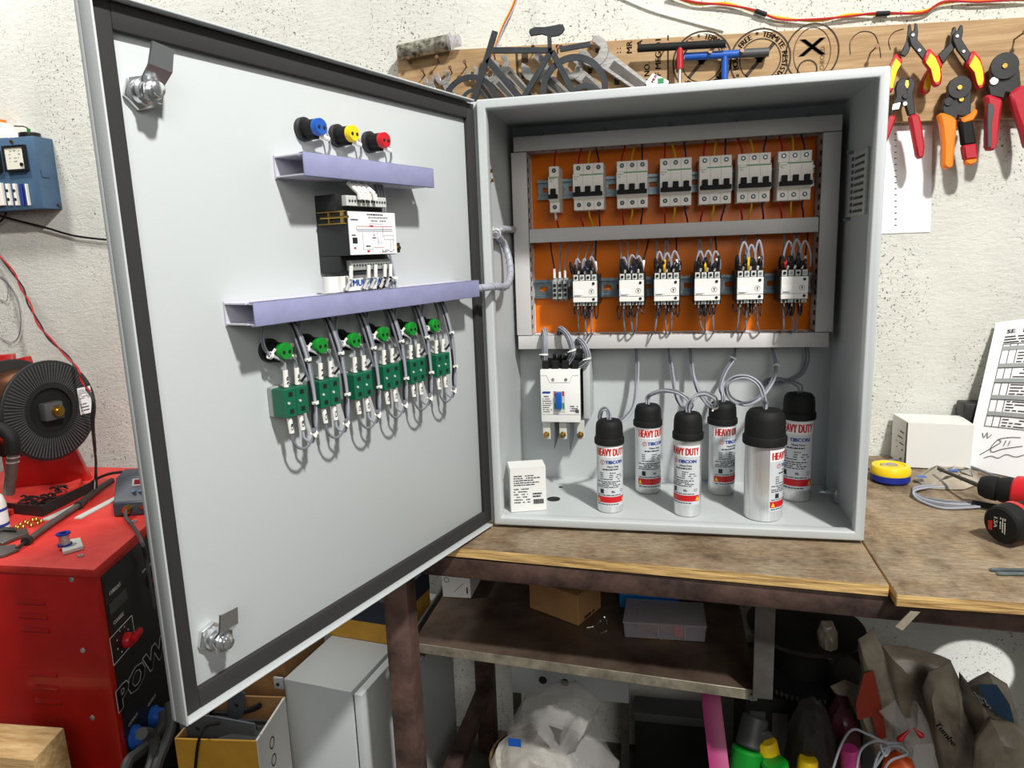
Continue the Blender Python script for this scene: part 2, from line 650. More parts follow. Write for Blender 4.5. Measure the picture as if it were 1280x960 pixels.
for s, z, tilt in ((0.563, 0.6284, 0.16), (0.5585, 0.072, 0.02)):
    MB(TD).cyl((s, -0.018, z), (s, -0.0115, z), 0.0168, n=6).build('lock_nut', M_['chrome'], door, bevel=0.001)
    MB(TD).lathe([(0.0125, -0.0115), (0.0118, -0.004), (0.0095, -0.003), (0.0095, 0.004), (0.0112, 0.0045), (0.0112, 0.0065), (0.0082, 0.007), (0.0082, 0.0105), (0.0066, 0.0115), (0.0066, 0.0145), (0.004, 0.016)], (s, 0, z), (0, 1, 0), 20).build('lock_barrel', M_['chrome'], door)
    dz = Vector((-math.sin(tilt), 0, math.cos(tilt)))
    dx = Vector((math.cos(tilt), 0, math.sin(tilt)))
    lv = MB(TD)
    o = Vector((s, 0, z))
    secs = [(-0.010, 0.004, 0.009), (0.008, 0.004, 0.011), (0.018, 0.014, 0.0115), (0.038, 0.017, 0.0105)]
    for (l0, h0, w0), (l1, h1, w1) in zip(secs[:-1], secs[1:]):
        A = o + dz * l0 + Vector((0, h0, 0))
        B = o + dz * l1 + Vector((0, h1, 0))
        t = Vector((0, 0.0028, 0))
        lv.hexa([A - dx * w0, A + dx * w0, A + dx * w0 + t, A - dx * w0 + t], [B - dx * w1, B + dx * w1, B + dx * w1 + t, B - dx * w1 + t])
    lv.build('cam_lever', M_['chrome'], door)

# ---------------------------------------------------------------- slotted wiring ducts inside the cabinet
def duct(name, label, a0, a1, b0, b1, y0, y1, vertical, m, T=None, pitch=0.0185, group=None, parent_loc=None, rotz=0):
    """a = along, b = across, y0 = cover face, y1 = base"""
    mp = (lambda a, bb, y: (bb, y, a)) if vertical else (lambda a, bb, y: (a, y, bb))
    T_door = T is not None
    YS = 0.035 if T_door else 0.016
    T = T or Matrix.Identity(4)
    c = T @ Vector(mp((a0 + a1) / 2, (b0 + b1) / 2 if vertical else b0, y1))
    if vertical:
        c = T @ Vector(mp(a0, (b0 + b1) / 2, y1))
    t = thing(name, label, 'cable duct', c, rotz, group)
    s = 1 if y1 > y0 else -1

    def bx(mb, a, aa, bb, bbb, y, yy):
        p, q = mp(a, bb, y), mp(aa, bbb, yy)
        mb.box(min(p[0], q[0]), max(p[0], q[0]), min(p[1], q[1]), max(p[1], q[1]), min(p[2], q[2]), max(p[2], q[2]))
    k = MB(T)
    bx(k, a0, a1, b0, b1, y0, y0 + s * 0.002)
    bx(k, a0, a1, b0, b0 + 0.0012, y0, y0 + s * 0.007)
    bx(k, a0, a1, b1 - 0.0012, b1, y0, y0 + s * 0.007)
    k.build('duct_cover', m, t, bevel=0.0006)
    k = MB(T)
    bx(k, a0, a1, b0, b1, y1 - s * 0.002, y1)
    k.build('duct_base', M_['ductside'] if T_door else m, t)
    for bb in (b0 + 0.0013, b1 - 0.0028):
        k = MB(T)
        bx(k, a0, a1, bb, bb + 0.0015, y0 + s * 0.0025, y0 + s * 0.0085)
        bx(k, a0, a1, bb, bb + 0.0015, y1 - s * YS, y1 - s * 0.002)
        n = int((a1 - a0) / pitch)
        for i in range(n + 1):
            a = a0 + i * pitch
            bx(k, a, min(a + pitch * 0.52, a1), bb, bb + 0.0015, y0 + s * 0.0085, y1 - s * YS)
        k.build('slotted_side', M_['ductside'] if T_door else m, t)
    if not T_door:
        k = MB(T)
        bx(k, a0 + 0.001, a1 - 0.001, b0 + 0.0045, b1 - 0.0045, y0 + s * 0.006, y1 - s * 0.004)
        k.build('dark_fill', M_['wblack'], t)  # solid black block put in so the slots look dark, instead of wires
    return t


gd = M_['duct']
duct('cable_duct', 'long grey slotted cable duct along the top of the orange mounting plate', 0.0163, 0.5842, 0.6505, 0.677, 0.205, 0.2535, False, gd)
duct('cable_duct', 'grey slotted cable duct running between the breaker row and the contactor row', 0.0410, 0.5530, 0.4837, 0.5095, 0.205, 0.2535, False, gd)
duct('cable_duct', 'bottom grey cable duct in bright light, above the moulded case breaker and capacitors', 0.0125, 0.5780, 0.2810, 0.3075, 0.205, 0.2535, False, gd)
duct('cable_duct', 'upright grey cable duct at the left edge of the orange plate', 0.3085, 0.6495, 0.0105, 0.0400, 0.205, 0.2535, True, gd)
duct('cable_duct', 'upright shaded grey cable duct at the right edge of the orange plate', 0.3085, 0.6495, 0.5545, 0.5845, 0.205, 0.2535, True, gd)


# ---------------------------------------------------------------- DIN rails
def din_rail(label, x0, x1, zc):
    t = thing('din_rail', label, 'rail', ((x0 + x1) / 2, 0.254, zc))
    k = MB()
    y = 0.2490
    k.box(x0, x1, y, y + 0.0012, zc + 0.0045, zc + 0.0130).box(x0, x1, y, y + 0.0012, zc - 0.0130, zc - 0.0045)
    x = x0
    while x < x1:
        k.box(x, min(x + 0.010, x1), y, y + 0.0012, zc - 0.0045, zc + 0.0045)
        x += 0.025
    k.build('rail_web', M_['rail_zinc'], t)
    for s in (1, -1):
        q = MB()
        z = zc + s * 0.0130
        q.box(x0, x1, y - 0.0065, y + 0.0012, min(z, z + s * 0.0012), max(z, z + s * 0.0012))
        z2 = zc + s * 0.0142
        q.box(x0, x1, y - 0.0065, y - 0.0053, min(z2, z2 + s * 0.004), max(z2, z2 + s * 0.004))
        q.build('rail_flange', M_['rail_zinc'], t)
    for fx in (0.08, 0.92):
        x = x0 + (x1 - x0) * fx
        MB().cyl((x, y, zc), (x, y - 0.003, zc), 0.0045, n=10).build('rail_screw', M_['brass'], t)
    return t


r1 = din_rail('zinc rail behind the row of white circuit breakers', 0.0520, 0.5500, 0.5825)
r2 = din_rail('zinc rail behind the row of contactors and terminal blocks', 0.0410, 0.5530, 0.3945)


# ---------------------------------------------------------------- circuit breakers (front of the nose at y = 0)
def breaker(poles, label, loc, group):
    pw = 0.0182
    w = pw * poles
    t = thing('circuit_breaker', label, 'breaker', (0, 0, 0), 0, group)
    prof = [(0.066, -0.041), (0.014, -0.041), (0.014, -0.0225), (0.003, -0.0205), (0.0, -0.017), (0.0, 0.0215), (0.0025, 0.0222), (0.013, 0.0230), (0.013, 0.0410), (0.066, 0.0410)]
    bd = MB().prism(prof, lambda a, c: (-w / 2, a, c), lambda a, c: (w / 2, a, c))
    bd.build('breaker_body', M_['cream'], t, bevel=0.0006, seg=1)
    g = MB()
    for p in range(1, poles):
        x = -w / 2 + p * pw
        g.box(x - 0.0002, x + 0.0002, 0.0125, 0.0135, 0.0235, 0.041).box(x - 0.0002, x + 0.0002, 0.0135, 0.0145, -0.041, -0.023)
        g.box(x - 0.0002, x + 0.0002, -0.0002, 0.0005, 0.001, 0.0205)
    if poles > 1:
        g.build('pole_seam', M_['tgrey'], t)['kind'] = 'stuff'
    for p in range(poles):
        x = -w / 2 + (p + 0.5) * pw
        MB().box(x - 0.0046, x + 0.0046, -0.006, 0.002, -0.0105, 0.0002).build('toggle', M_['matblack'], t, bevel=0.0006, seg=1)
        for z, y in ((0.0335, 0.013), (-0.0315, 0.014)):
            sc = MB().cyl((x, y + 0.001, z), (x, y - 0.0004, z), 0.0040, n=14).build('screw_hole', M_['black'], t)
            MB().cyl((x, y, z), (x, y - 0.0008, z), 0.0021, n=8).build('screw_head', M_['rail_zinc'], sc)
    for p in range(poles - 1):
        x = -w / 2 + (p + 1) * pw
        MB().box(x - 0.0038, x - 0.0014, -0.0015, 0.001, -0.0105, 0.001).box(x + 0.0014, x + 0.0038, -0.0015, 0.001, -0.0105, 0.001).build('toggle_guide', M_['white'], t)
    MB().box(-w / 2 + 0.001, w / 2 - 0.001, -0.0085, 0.001, -0.0175, -0.0100).build('tie_bar', M_['matblack'], t, bevel=0.0008, seg=1)
    f = flat((-w / 2 + 0.001, -0.0004, 0.0165), (1, 0, 0), (0, 0, 1))
    MB().box(-w / 2 + (0.013 if poles > 1 else 0.002), w / 2 - 0.001, -0.0004, 0.0002, 0.0190, 0.0207).build('green_stripe', M_['greenlet'], t)
    k = MB()
    put_text(k, 'Schneider', f, 0.0024, 0.0115, 0)
    k.build('brand_print', M_['greenlet'], t)
    k = MB()
    dashes(k, f, 0.001, 0.010, -0.005, -0.001, 2, 0.0006, 3)
    k.build('small_print', M_['dgrey'], t)
    t.location = loc
    WM[t] = Matrix.Translation(Vector(loc))
    return t


YB = 0.181


def at(px0, py0, px1, py1, y):
    P, Q = Y(px0, py0, y), Y(px1, py1, y)
    return Vector(((P.x + Q.x) / 2, y, (P.z + Q.z) / 2))


BZ = 0.5802
breaker(1, 'narrow single-pole white breaker at the left end of the breaker row', (at(684.5, 207, 698.5, 264, YB).x, YB, BZ - 0.0015), 'circuit breakers')
xs = [(716.3, 753.5), (771.5, 808.5), (825.5, 864), (874.8, 914.5), (922.5, 964), (972, 1016.5)]
lbs = ['white three-pole breaker nearest to the narrow single-pole breaker', 'white three-pole breaker, second of the six wide ones from the left',
       'white three-pole breaker, third of the six wide ones from the left', 'white three-pole breaker, fourth wide one from the left, third from the right duct',
       'shaded white three-pole breaker, last but one before the right duct', 'shaded white three-pole breaker at the right end of the breaker row']
BX = []
b0 = None
for (xa, xb), lb in zip(xs, lbs):
    x = (Y(xa, 233, YB).x + Y(xb, 232, YB).x) / 2
    BX.append(x)
    if b0 is None:
        b0 = breaker(3, lb, (x, YB, BZ), 'circuit breakers')
    else:
        dup(b0, (x, YB, BZ), lb)


# ---------------------------------------------------------------- contactors (front plate at y = 0)
def contactor(label, loc):
    t = thing('contactor', label, 'contactor', (0, 0, 0), 0, 'contactors')
    MB().box(-0.0228, 0.0245, 0.010, 0.079, -0.0262, 0.0300).build('contactor_base', M_['black'], t, bevel=0.001, seg=1)
    MB().box(-0.0218, 0.0222, 0.0, 0.012, -0.0100, 0.0193).box(-0.0218, 0.0222, 0.002, 0.012, -0.0112, -0.0100).box(-0.0218, 0.0222, 0.0, 0.012, -0.0195, -0.0112).build('front_cover', M_['white'], t, bevel=0.0005, seg=1)
    for s, z0, z1 in ((1, 0.0203, 0.0305), (-1, -0.0262, -0.0204)):
        st = MB()
        for k in range(4):
            x = -0.0165 + 0.0112 * k
            st.box(x - 0.0042, x + 0.0042, 0.004, 0.012, z0, z1)
        tb = st.build('terminal_cap', M_['ltgrey'], t)
        for k in range(4):
            x = -0.0165 + 0.0112 * k
            MB().cyl((x, 0.005, (z0 + z1) / 2), (x, 0.0025, (z0 + z1) / 2), 0.0026, n=10).build('terminal_screw', M_['rail_zinc'] if k % 2 else M_['matblack'], tb)
    MB().box(-0.0195, -0.0035, -0.0008, 0.001, -0.0062, 0.0022).build('marker_window', M_['paper'], t)
    for z in (0.0142, -0.0142):
        MB().cyl((0.0160, 0.001, z), (0.0160, -0.0010, z), 0.0026, n=12).build('coil_screw', M_['black'], t)
    k = MB().lathe([(0.0047, 0), (0.0047, 0.0005), (0.0042, 0.0005), (0.0042, 0)], (0.0122, 0.0002, 0.0), (0, -1, 0), 28, caps=False)
    put_text(k, 'T', flat((0.0122, -0.0004, -0.0024), (1, 0, 0), (0, 0, 1)), 0.0048, fat=0.0005)
    k.build('round_logo', M_['ink'], t)
    k = MB()
    dashes(k, flat((0, -0.0004, 0), (1, 0, 0), (0, 0, 1)), -0.0195, -0.006, -0.0088, -0.0070, 1, 0.001, 5, 1)
    k.build('small_print', M_['ink'], t)
    t.location = loc
    return t


YC = 0.172
cxs = [(715.2, 746.8, 364.5), (773, 805.6, 363.5), (817.3, 849, 362.7), (867.3, 900.8, 362), (920.5, 955, 360.5), (975.5, 1011, 359.5)]
clb = ['contactor nearest the grey terminal blocks, bare rail on its right', 'contactor second from the left, between the rail gap and a close neighbour',
       'contactor third from the left, set close to its left neighbour', 'contactor fourth from the left, third from the right duct',
       'contactor fifth from the left, last but one before the right duct', 'shaded contactor at the right end of the row beside the duct']
CXS = []
c0 = None
for (xa, xb, yy), lb in zip(cxs, clb):
    x = (Y(xa, yy, YC).x + Y(xb, yy, YC).x) / 2
    z = Y((xa + xb) / 2, yy, YC).z
    CXS.append((x, z))
    lb = 'white and black ' + lb
    if c0 is None:
        c0 = contactor(lb, (x, YC, z))
    else:
        dup(c0, (x, YC, z), lb)

# ---------------------------------------------------------------- terminal blocks
for k, px in enumerate((693.2, 699.8, 706.4)):
    P = Y(px, 360, 0.205)
    t = thing('terminal_block', ['grey rail terminal block, leftmost of the three', 'grey rail terminal block, middle of the three', 'grey rail terminal block nearest the first contactor'][k], 'terminal', (P.x, 0.25, 0.376), 0, 'rail terminal blocks')
    MB().prism([(0.246, 0.372), (0.246, 0.416), (0.225, 0.416), (0.207, 0.411), (0.207, 0.377), (0.225, 0.372)], lambda a, c: (P.x - 0.0042, a, c), lambda a, c: (P.x + 0.0042, a, c)).build('block_body', M_['tgrey'], t, bevel=0.0005, seg=1)
    for z in (0.385, 0.394, 0.403):
        MB().box(P.x - 0.0026, P.x + 0.0026, 0.2055, 0.2085, z - 0.0026, z + 0.0026).build('screw_well', M_['black'], t)

# ---------------------------------------------------------------- moulded case breaker
YM = 0.165
m = thing('moulded_case_breaker', 'white moulded case circuit breaker with a blue toggle, left under the bottom duct', 'breaker', (0.099, 0.264, 0.14))
x0, x1 = 0.0605, 0.1358
MB().box(x0, x1, YM + 0.006, 0.2635, 0.1460, 0.2470).build('breaker_base', M_['black'], m, bevel=0.001)
MB().box(x0, x1, YM, YM + 0.02, 0.1455, 0.2476).build('front_cover', M_['white'], m, bevel=0.0015)
MB().box(x0 + 0.001, x1 - 0.001, YM + 0.022, 0.255, 0.2476, 0.2560).build('terminal_cover', M_['black'], m)
for k in range(4):
    x = x0 + 0.0095 + k * 0.0188
    MB().box(x - 0.0062, x + 0.0062, YM + 0.006, YM + 0.03, 0.2476, 0.2630).build('terminal_wall', M_['matblack'], m, bevel=0.001, seg=1)
MB().prism([(x0 + 0.002, 0.2360), (x0 + 0.012, 0.2360), (x0 + 0.018, 0.2225), (x0 + 0.056, 0.2225), (x0 + 0.062, 0.2360), (x0 + 0.0735, 0.2360), (x0 + 0.0735, 0.237), (x0 + 0.0612, 0.237), (x0 + 0.0552, 0.2235), (x0 + 0.0188, 0.2235), (x0 + 0.0128, 0.237), (x0 + 0.002, 0.237)], lambda a, c: (a, YM - 0.0006, c), lambda a, c: (a, YM + 0.001, c)).build('cover_ridge', M_['ltgrey'], m)
for x in (x0 + 0.0245, x0 + 0.0490):
    MB().cyl((x, YM + 0.001, 0.2285), (x, YM - 0.001, 0.2285), 0.0030, n=12).build('cover_screw', M_['steel'], m)
esc = MB().box(x0 + 0.0245, x0 + 0.0465, YM - 0.0008, YM + 0.001, 0.1655, 0.2065).build('toggle_frame', M_['ltgrey'], m)
MB().box(x0 + 0.030, x0 + 0.0410, YM - 0.010, YM + 0.001, 0.1730, 0.2050).build('toggle', M_['blue'], m, bevel=0.001)
for xx in (x0 + 0.0260, x0 + 0.0418):
    MB().box(xx, xx + 0.0034, YM - 0.0012, YM, 0.1970, 0.2060).build('red_mark', M_['redlet'], esc)
    MB().box(xx, xx + 0.0034, YM - 0.0012, YM, 0.1715, 0.1835).build('green_mark', M_['greenlet'], esc)
MB().prism([(x0 + 0.003 + 0.0008 * q, zz) for q, zz in ((0, 0.203), (2, 0.2055), (20, 0.2055), (20, 0.2035), (18, 0.2015), (0, 0.2015))], lambda a, c: (a, YM - 0.0005, c), lambda a, c: (a, YM, c)).build('brand_badge', M_['bluelet'], m)
k = MB()
f = flat((0, YM - 0.0005, 0), (1, 0, 0), (0, 0, 1))
dashes(k, f, x0 + 0.003, x0 + 0.022, 0.1640, 0.1930, 7, 0.0016, 4, 0.9)
dashes(k, f, x0 + 0.006, x0 + 0.016, 0.1940, 0.1975, 1, 0.0022, 6, 1)
dashes(k, f, x0 + 0.056, x0 + 0.073, 0.1660, 0.1790, 3, 0.0022, 5, 0.9)
k.box(x0 + 0.066, x0 + 0.0725, YM - 0.0004, YM, 0.1640, 0.1705)
k.build('small_print', M_['dgrey'], m)
MB().box(x0 + 0.001, x1 - 0.001, YM - 0.0004, YM + 0.001, 0.1606, 0.1614).build('cover_seam', M_['tgrey'], m)
for px in (683, 703.5, 725.5):
    P = Y(px, 543.5, 0.172)
    lug = MB().box(P.x - 0.0075, P.x + 0.0075, 0.176, 0.179, P.z - 0.010, 0.1470).build('terminal_lug', M_['ltgrey'], m, bevel=0.001, seg=1)
    MB().cyl((P.x, 0.176, P.z), (P.x, 0.172, P.z), 0.0062, n=6).cyl((P.x, 0.172, P.z), (P.x, 0.160, P.z), 0.0038, n=10).build('brass_bolt', M_['brass'], lug)
for px, pyb in ((693.5, 560), (713, 562)):
    P = Y(px, pyb, 0.165)
    MB().hexa([(P.x - 0.0007, 0.162, P.z), (P.x + 0.0007, 0.162, P.z), (P.x + 0.0007, 0.225, P.z + 0.012), (P.x - 0.0007, 0.225, P.z + 0.012)], [(P.x - 0.0007, 0.172, 0.150), (P.x + 0.0007, 0.172, 0.150), (P.x + 0.0007, 0.225, 0.150), (P.x - 0.0007, 0.225, 0.150)]).build('phase_barrier', M_['dgrey'], m)
MB().box(0.139, 0.152, 0.190, 0.2635, 0.147, 0.272).build('side_bracket', M_['ral'], m, bevel=0.001)

# ---------------------------------------------------------------- small box on the cabinet floor
P0, P1, P2 = Z(639, 641, 0.004), Z(683.5, 638, 0.004), Z(627.5, 636, 0.004)
u = (P1 - P0)
v = Vector((-u.y, u.x, 0)).normalized() * 0.045
A = P0.copy()
t = thing('relay_box', 'small white printed carton on the cabinet floor in the left corner', 'carton', A + (u + v) / 2)
hb = 0.0815
vv = [A, A + u, A + u + v, A + v]
MB().hexa([(q.x, q.y, 0.0045) for q in vv], [(q.x, q.y, 0.004 + hb) for q in vv]).build('carton_body', M_['cardw'], t, bevel=0.0008, seg=1)
n = Vector((u.y, -u.x, 0)).normalized()
f = flat(A + n * 0.0004 + Vector((0, 0, 0.004)), u, (0, 0, 1))
L = u.length
k = MB()
dashes(k, f, 0.10 * L, 0.88 * L, 0.045, 0.066, 5, 0.0019, 8, 0.95)
dashes(k, f, 0.10 * L, 0.62 * L, 0.012, 0.042, 6, 0.0019, 9, 0.8)
dashes(k, f, 0.62 * L, 0.92 * L, 0.022, 0.032, 2, 0.003, 10, 1)
for i in range(16):
    x = (0.63 + i * 0.0185) * L
    k.add([f(x, 0.010), f(x + 0.0006 + 0.0004 * (i % 3), 0.010), f(x + 0.0006 + 0.0004 * (i % 3), 0.019), f(x, 0.019)], [(0, 1, 2, 3)])
k.build('small_print', M_['ink'], t)
lid = MB()
z = 0.004 + hb
lid.hexa([(q + Vector((0, 0, 0))).to_tuple()[:2] + (z + 0.0002,) for q in vv], [q.to_tuple()[:2] + (z + 0.0016,) for q in vv])
lid.build('carton_lid', M_['cardw'], t)

# ---------------------------------------------------------------- capacitors
def capacitor(label, px, py, toppy, rpx, dome, ang, lab=(0.0, 1.0)):
    P = Z(px, py, 0.004)
    r = PX(rpx, P) / 2
    P = P + Vector((0, r * 0.9, 0))
    zt = Y(px, toppy, P.y).z
    face = math.atan2(CX - P.x, -(CY - P.y))      # direction of the camera seen from the can, 0 = -y, + = towards +x
    t = thing('capacitor', label, 'capacitor', (P.x, P.y, 0.0045), 0, 'cylinder capacitors')
    zc = zt - dome          # top of the can
    z0 = 0.0045
    rb = r * 0.93
    MB().lathe([(rb - 0.004, z0), (rb - 0.001, z0 + 0.0008), (rb, z0 + 0.003), (rb, zc), (rb - 0.002, zc + 0.002)], (P.x, P.y, 0), (0, 0, 1), 48).build('aluminium_can', M_['alu'], t)
    R = r * 1.06
    MB().lathe([(R * 0.97, zc - 0.003), (R, zc - 0.002), (R, zc + dome * 0.17), (R * 0.985, zc + dome * 0.2), (R * 0.93, zc + dome * 0.22), (R * 0.90, zc + dome * 0.70), (R * 0.85, zc + dome * 0.86), (R * 0.72, zc + dome * 0.97), (R * 0.5, zc + dome), (0.001, zc + dome)], (P.x, P.y, 0), (0, 0, 1), 40).build('rubber_cap', M_['matblack'], t)

    def cylf(off):
        rr = rb + off
        return lambda x, y: (P.x + rr * math.sin(face + ang + x / rb), P.y - rr * math.cos(face + ang + x / rb), y)

    def patch(name, x0, x1, za, zb, m, off, parent):
        g = cylf(off)
        k = MB()
        n = 20
        for i in range(n):
            a, c = x0 + (x1 - x0) * i / n, x0 + (x1 - x0) * (i + 1) / n
            k.add([g(a, za), g(c, za), g(c, zb), g(a, zb)], [(0, 1, 2, 3)])
        return k.build(name, m, parent)
    hc = zc - z0
    k = 0.0245 / 0.024 * min(r, 0.028) / 0.0245
    LW = 0.0545 * k
    top = zc - hc * lab[0]
    bot = z0 + hc * (1 - lab[1])
    hh = top - bot
    lb_ = patch('label', -LW / 2 - 0.002, LW / 2 + 0.002, bot, top, M_['foil'], 0.0003, t)
    band = patch('white_band', -LW / 2 - 0.002, LW / 2 + 0.002, top - hh * 0.185, top, M_['paper'], 0.0005, lb_)
    q = MB()
    put_text(q, 'HEAVY DUTY', lambda x, y: cylf(0.0009)(x, y + top - hh * 0.155), hh * 0.125, LW * 0.93, fat=0.0007)
    q.build('red_lettering', M_['redlet'], lb_)
    q = MB()
    put_text(q, 'TIBCON', lambda x, y: cylf(0.0008)(x + LW * 0.10, y + top - hh * 0.285), hh * 0.055, LW * 0.55, fat=0.0005)
    q.build('blue_lettering', M_['bluelet'], lb_)
    q = MB()
    cc = -LW * 0.27
    n = 20
    vs = [cylf(0.0008)(cc + rr * math.cos(2 * PI * i / n), top - hh * 0.26 + rr * math.sin(2 * PI * i / n)) for rr in (0.0040, 0.0032) for i in range(n)]
    q.add(vs, [(i, (i + 1) % n, (i + 1) % n + n, i + n) for i in range(n)])
    put_text(q, 'T', lambda x, y: cylf(0.0008)(x + cc, y + top - hh * 0.278), hh * 0.036)
    q.build('round_logo', M_['redlet'], lb_)
    q = MB()
    g = cylf(0.0007)
    put_text(q, 'Heavy Duty', lambda x, y: g(x + LW * 0.06, y + top - hh * 0.345), hh * 0.030, LW * 0.36, fat=0.0002)
    dashes(q, g, -LW * 0.27, LW * 0.42, top - hh * 0.40, top - hh * 0.36, 1, hh * 0.020, 3, 1)
    dashes(q, g, -LW * 0.36, LW * 0.40, top - hh * 0.56, top - hh * 0.42, 4, hh * 0.013, 4, 0.55)
    dashes(q, g, -LW * 0.47, LW * 0.49, top - hh * 0.69, top - hh * 0.57, 4, hh * 0.014, 11, 0.95)
    q.add([g(-LW * 0.36, top - hh * 0.785), g(-LW * 0.24, top - hh * 0.785), g(-LW * 0.24, top - hh * 0.71), g(-LW * 0.36, top - hh * 0.71)], [(0, 1, 2, 3)])
    dashes(q, g, LW * 0.0, LW * 0.12, top - hh * 0.77, top - hh * 0.73, 2, hh * 0.013, 8, 1)
    dashes(q, g, LW * 0.30, LW * 0.47, top - hh * 0.775, top - hh * 0.715, 2, hh * 0.008, 9, 1)
    dashes(q, g, -LW * 0.47, LW * 0.49, top - hh * 0.825, top - hh * 0.795, 1, hh * 0.013, 12, 1)
    dashes(q, g, -LW * 0.47, LW * 0.49, top - hh * 0.985, top - hh * 0.945, 1, hh * 0.015, 13, 1)
    q.build('small_print', M_['ink'], lb_)
    red = patch('red_band', -LW / 2, LW / 2, top - hh * 0.935, top - hh * 0.835, M_['red'], 0.0006, lb_)
    for sx in (-0.42, 0.42):
        q = MB()
        g2 = cylf(0.0010)
        q.add([g2(LW * sx - 0.0034, top - hh * 0.92), g2(LW * sx + 0.0034, top - hh * 0.92), g2(LW * sx, top - hh * 0.85)], [(0, 1, 2)])
        q.build('warning_triangle', M_['yellow'], lb_)
    return P, zt, r


CAP = []
CAP.append(capacitor('slim capacitor nearest the small white carton, its label facing right of centre', 761.5, 642, 524, 35, 0.040, 0.12, (0.03, 0.90)))
CAP.append(capacitor('slim capacitor in the back row between the first two front ones', 809.5, 618, 505, 34, 0.038, 0.42, (0.02, 0.92)))
CAP.append(capacitor('slim capacitor in the middle of the front row, label turned to the left', 859.5, 647, 515, 36, 0.043, -0.28, (0.08, 0.84)))
CAP.append(capacitor('slim capacitor in the back row, half hidden by the wide one, label turned right', 902.5, 620, 502, 34.5, 0.038, 0.66, (0.03, 0.86)))
CAP.append(capacitor('wide front capacitor showing mostly bare aluminium, label at its right edge', 956, 653, 511, 50.5, 0.056, 1.36, (0.06, 0.86)))
CAP.append(capacitor('capacitor farthest right in the back, standing in the shade behind the wide one', 997.5, 628, 491, 38.5, 0.043, -0.10, (0.03, 0.86)))
# ---------------------------------------------------------------- wiring inside the cabinet
WC = [M_['wred'], M_['wyel'], M_['wblue']]


def wire(pts, m, parent, r=0.0016, T=None, sub=5, n=6, name='wire'):
    return MB(T).tube(pts, r, n, sub).build(name, m, parent)


def sleeve(a, b, parent, r=0.0024, T=None, mark=True, m=None):
    o = MB(T).cyl(a, b, r, n=8).build('wire_marker', m or M_['ferrule'], parent)
    return o


rnd = random.Random(5)
allx = [at(684.5, 207, 698.5, 264, YB).x] + BX
nm = ['the narrow single-pole breaker', 'the three-pole breaker nearest the narrow one', 'the second wide breaker from the left', 'the third wide breaker from the left',
      'the fourth wide breaker from the left', 'the last but one wide breaker', 'the wide breaker at the right end']
for i, x in enumerate(allx):
    t = thing('breaker_wiring', ('single red wire' if i == 0 else 'red, yellow and dark blue wires') + ' above and below ' + nm[i], 'wires', (x, 0.22, 0.5097), 0, 'breaker wires')
    for p in ([1] if i == 0 else [0, 1, 2]):
        xx = x + (p - 1) * 0.0182 - 0.001
        m = M_['wred'] if i == 0 else WC[p]
        j = rnd.uniform(-0.004, 0.004)
        wire([(xx + j * 1.5, 0.226, 0.6512), (xx + j, 0.219, 0.643), (xx, 0.210, 0.630), (xx, 0.207, 0.618)], m, t)
        j = rnd.uniform(-0.004, 0.004)
        wire([(xx, 0.207, 0.542), (xx, 0.212, 0.530), (xx + j, 0.219, 0.519), (xx + j * 1.5, 0.226, 0.5088)], m, t)
        if i == 0:
            sleeve((xx, 0.207, 0.5395), (xx, 0.2155, 0.525), t, 0.0022)

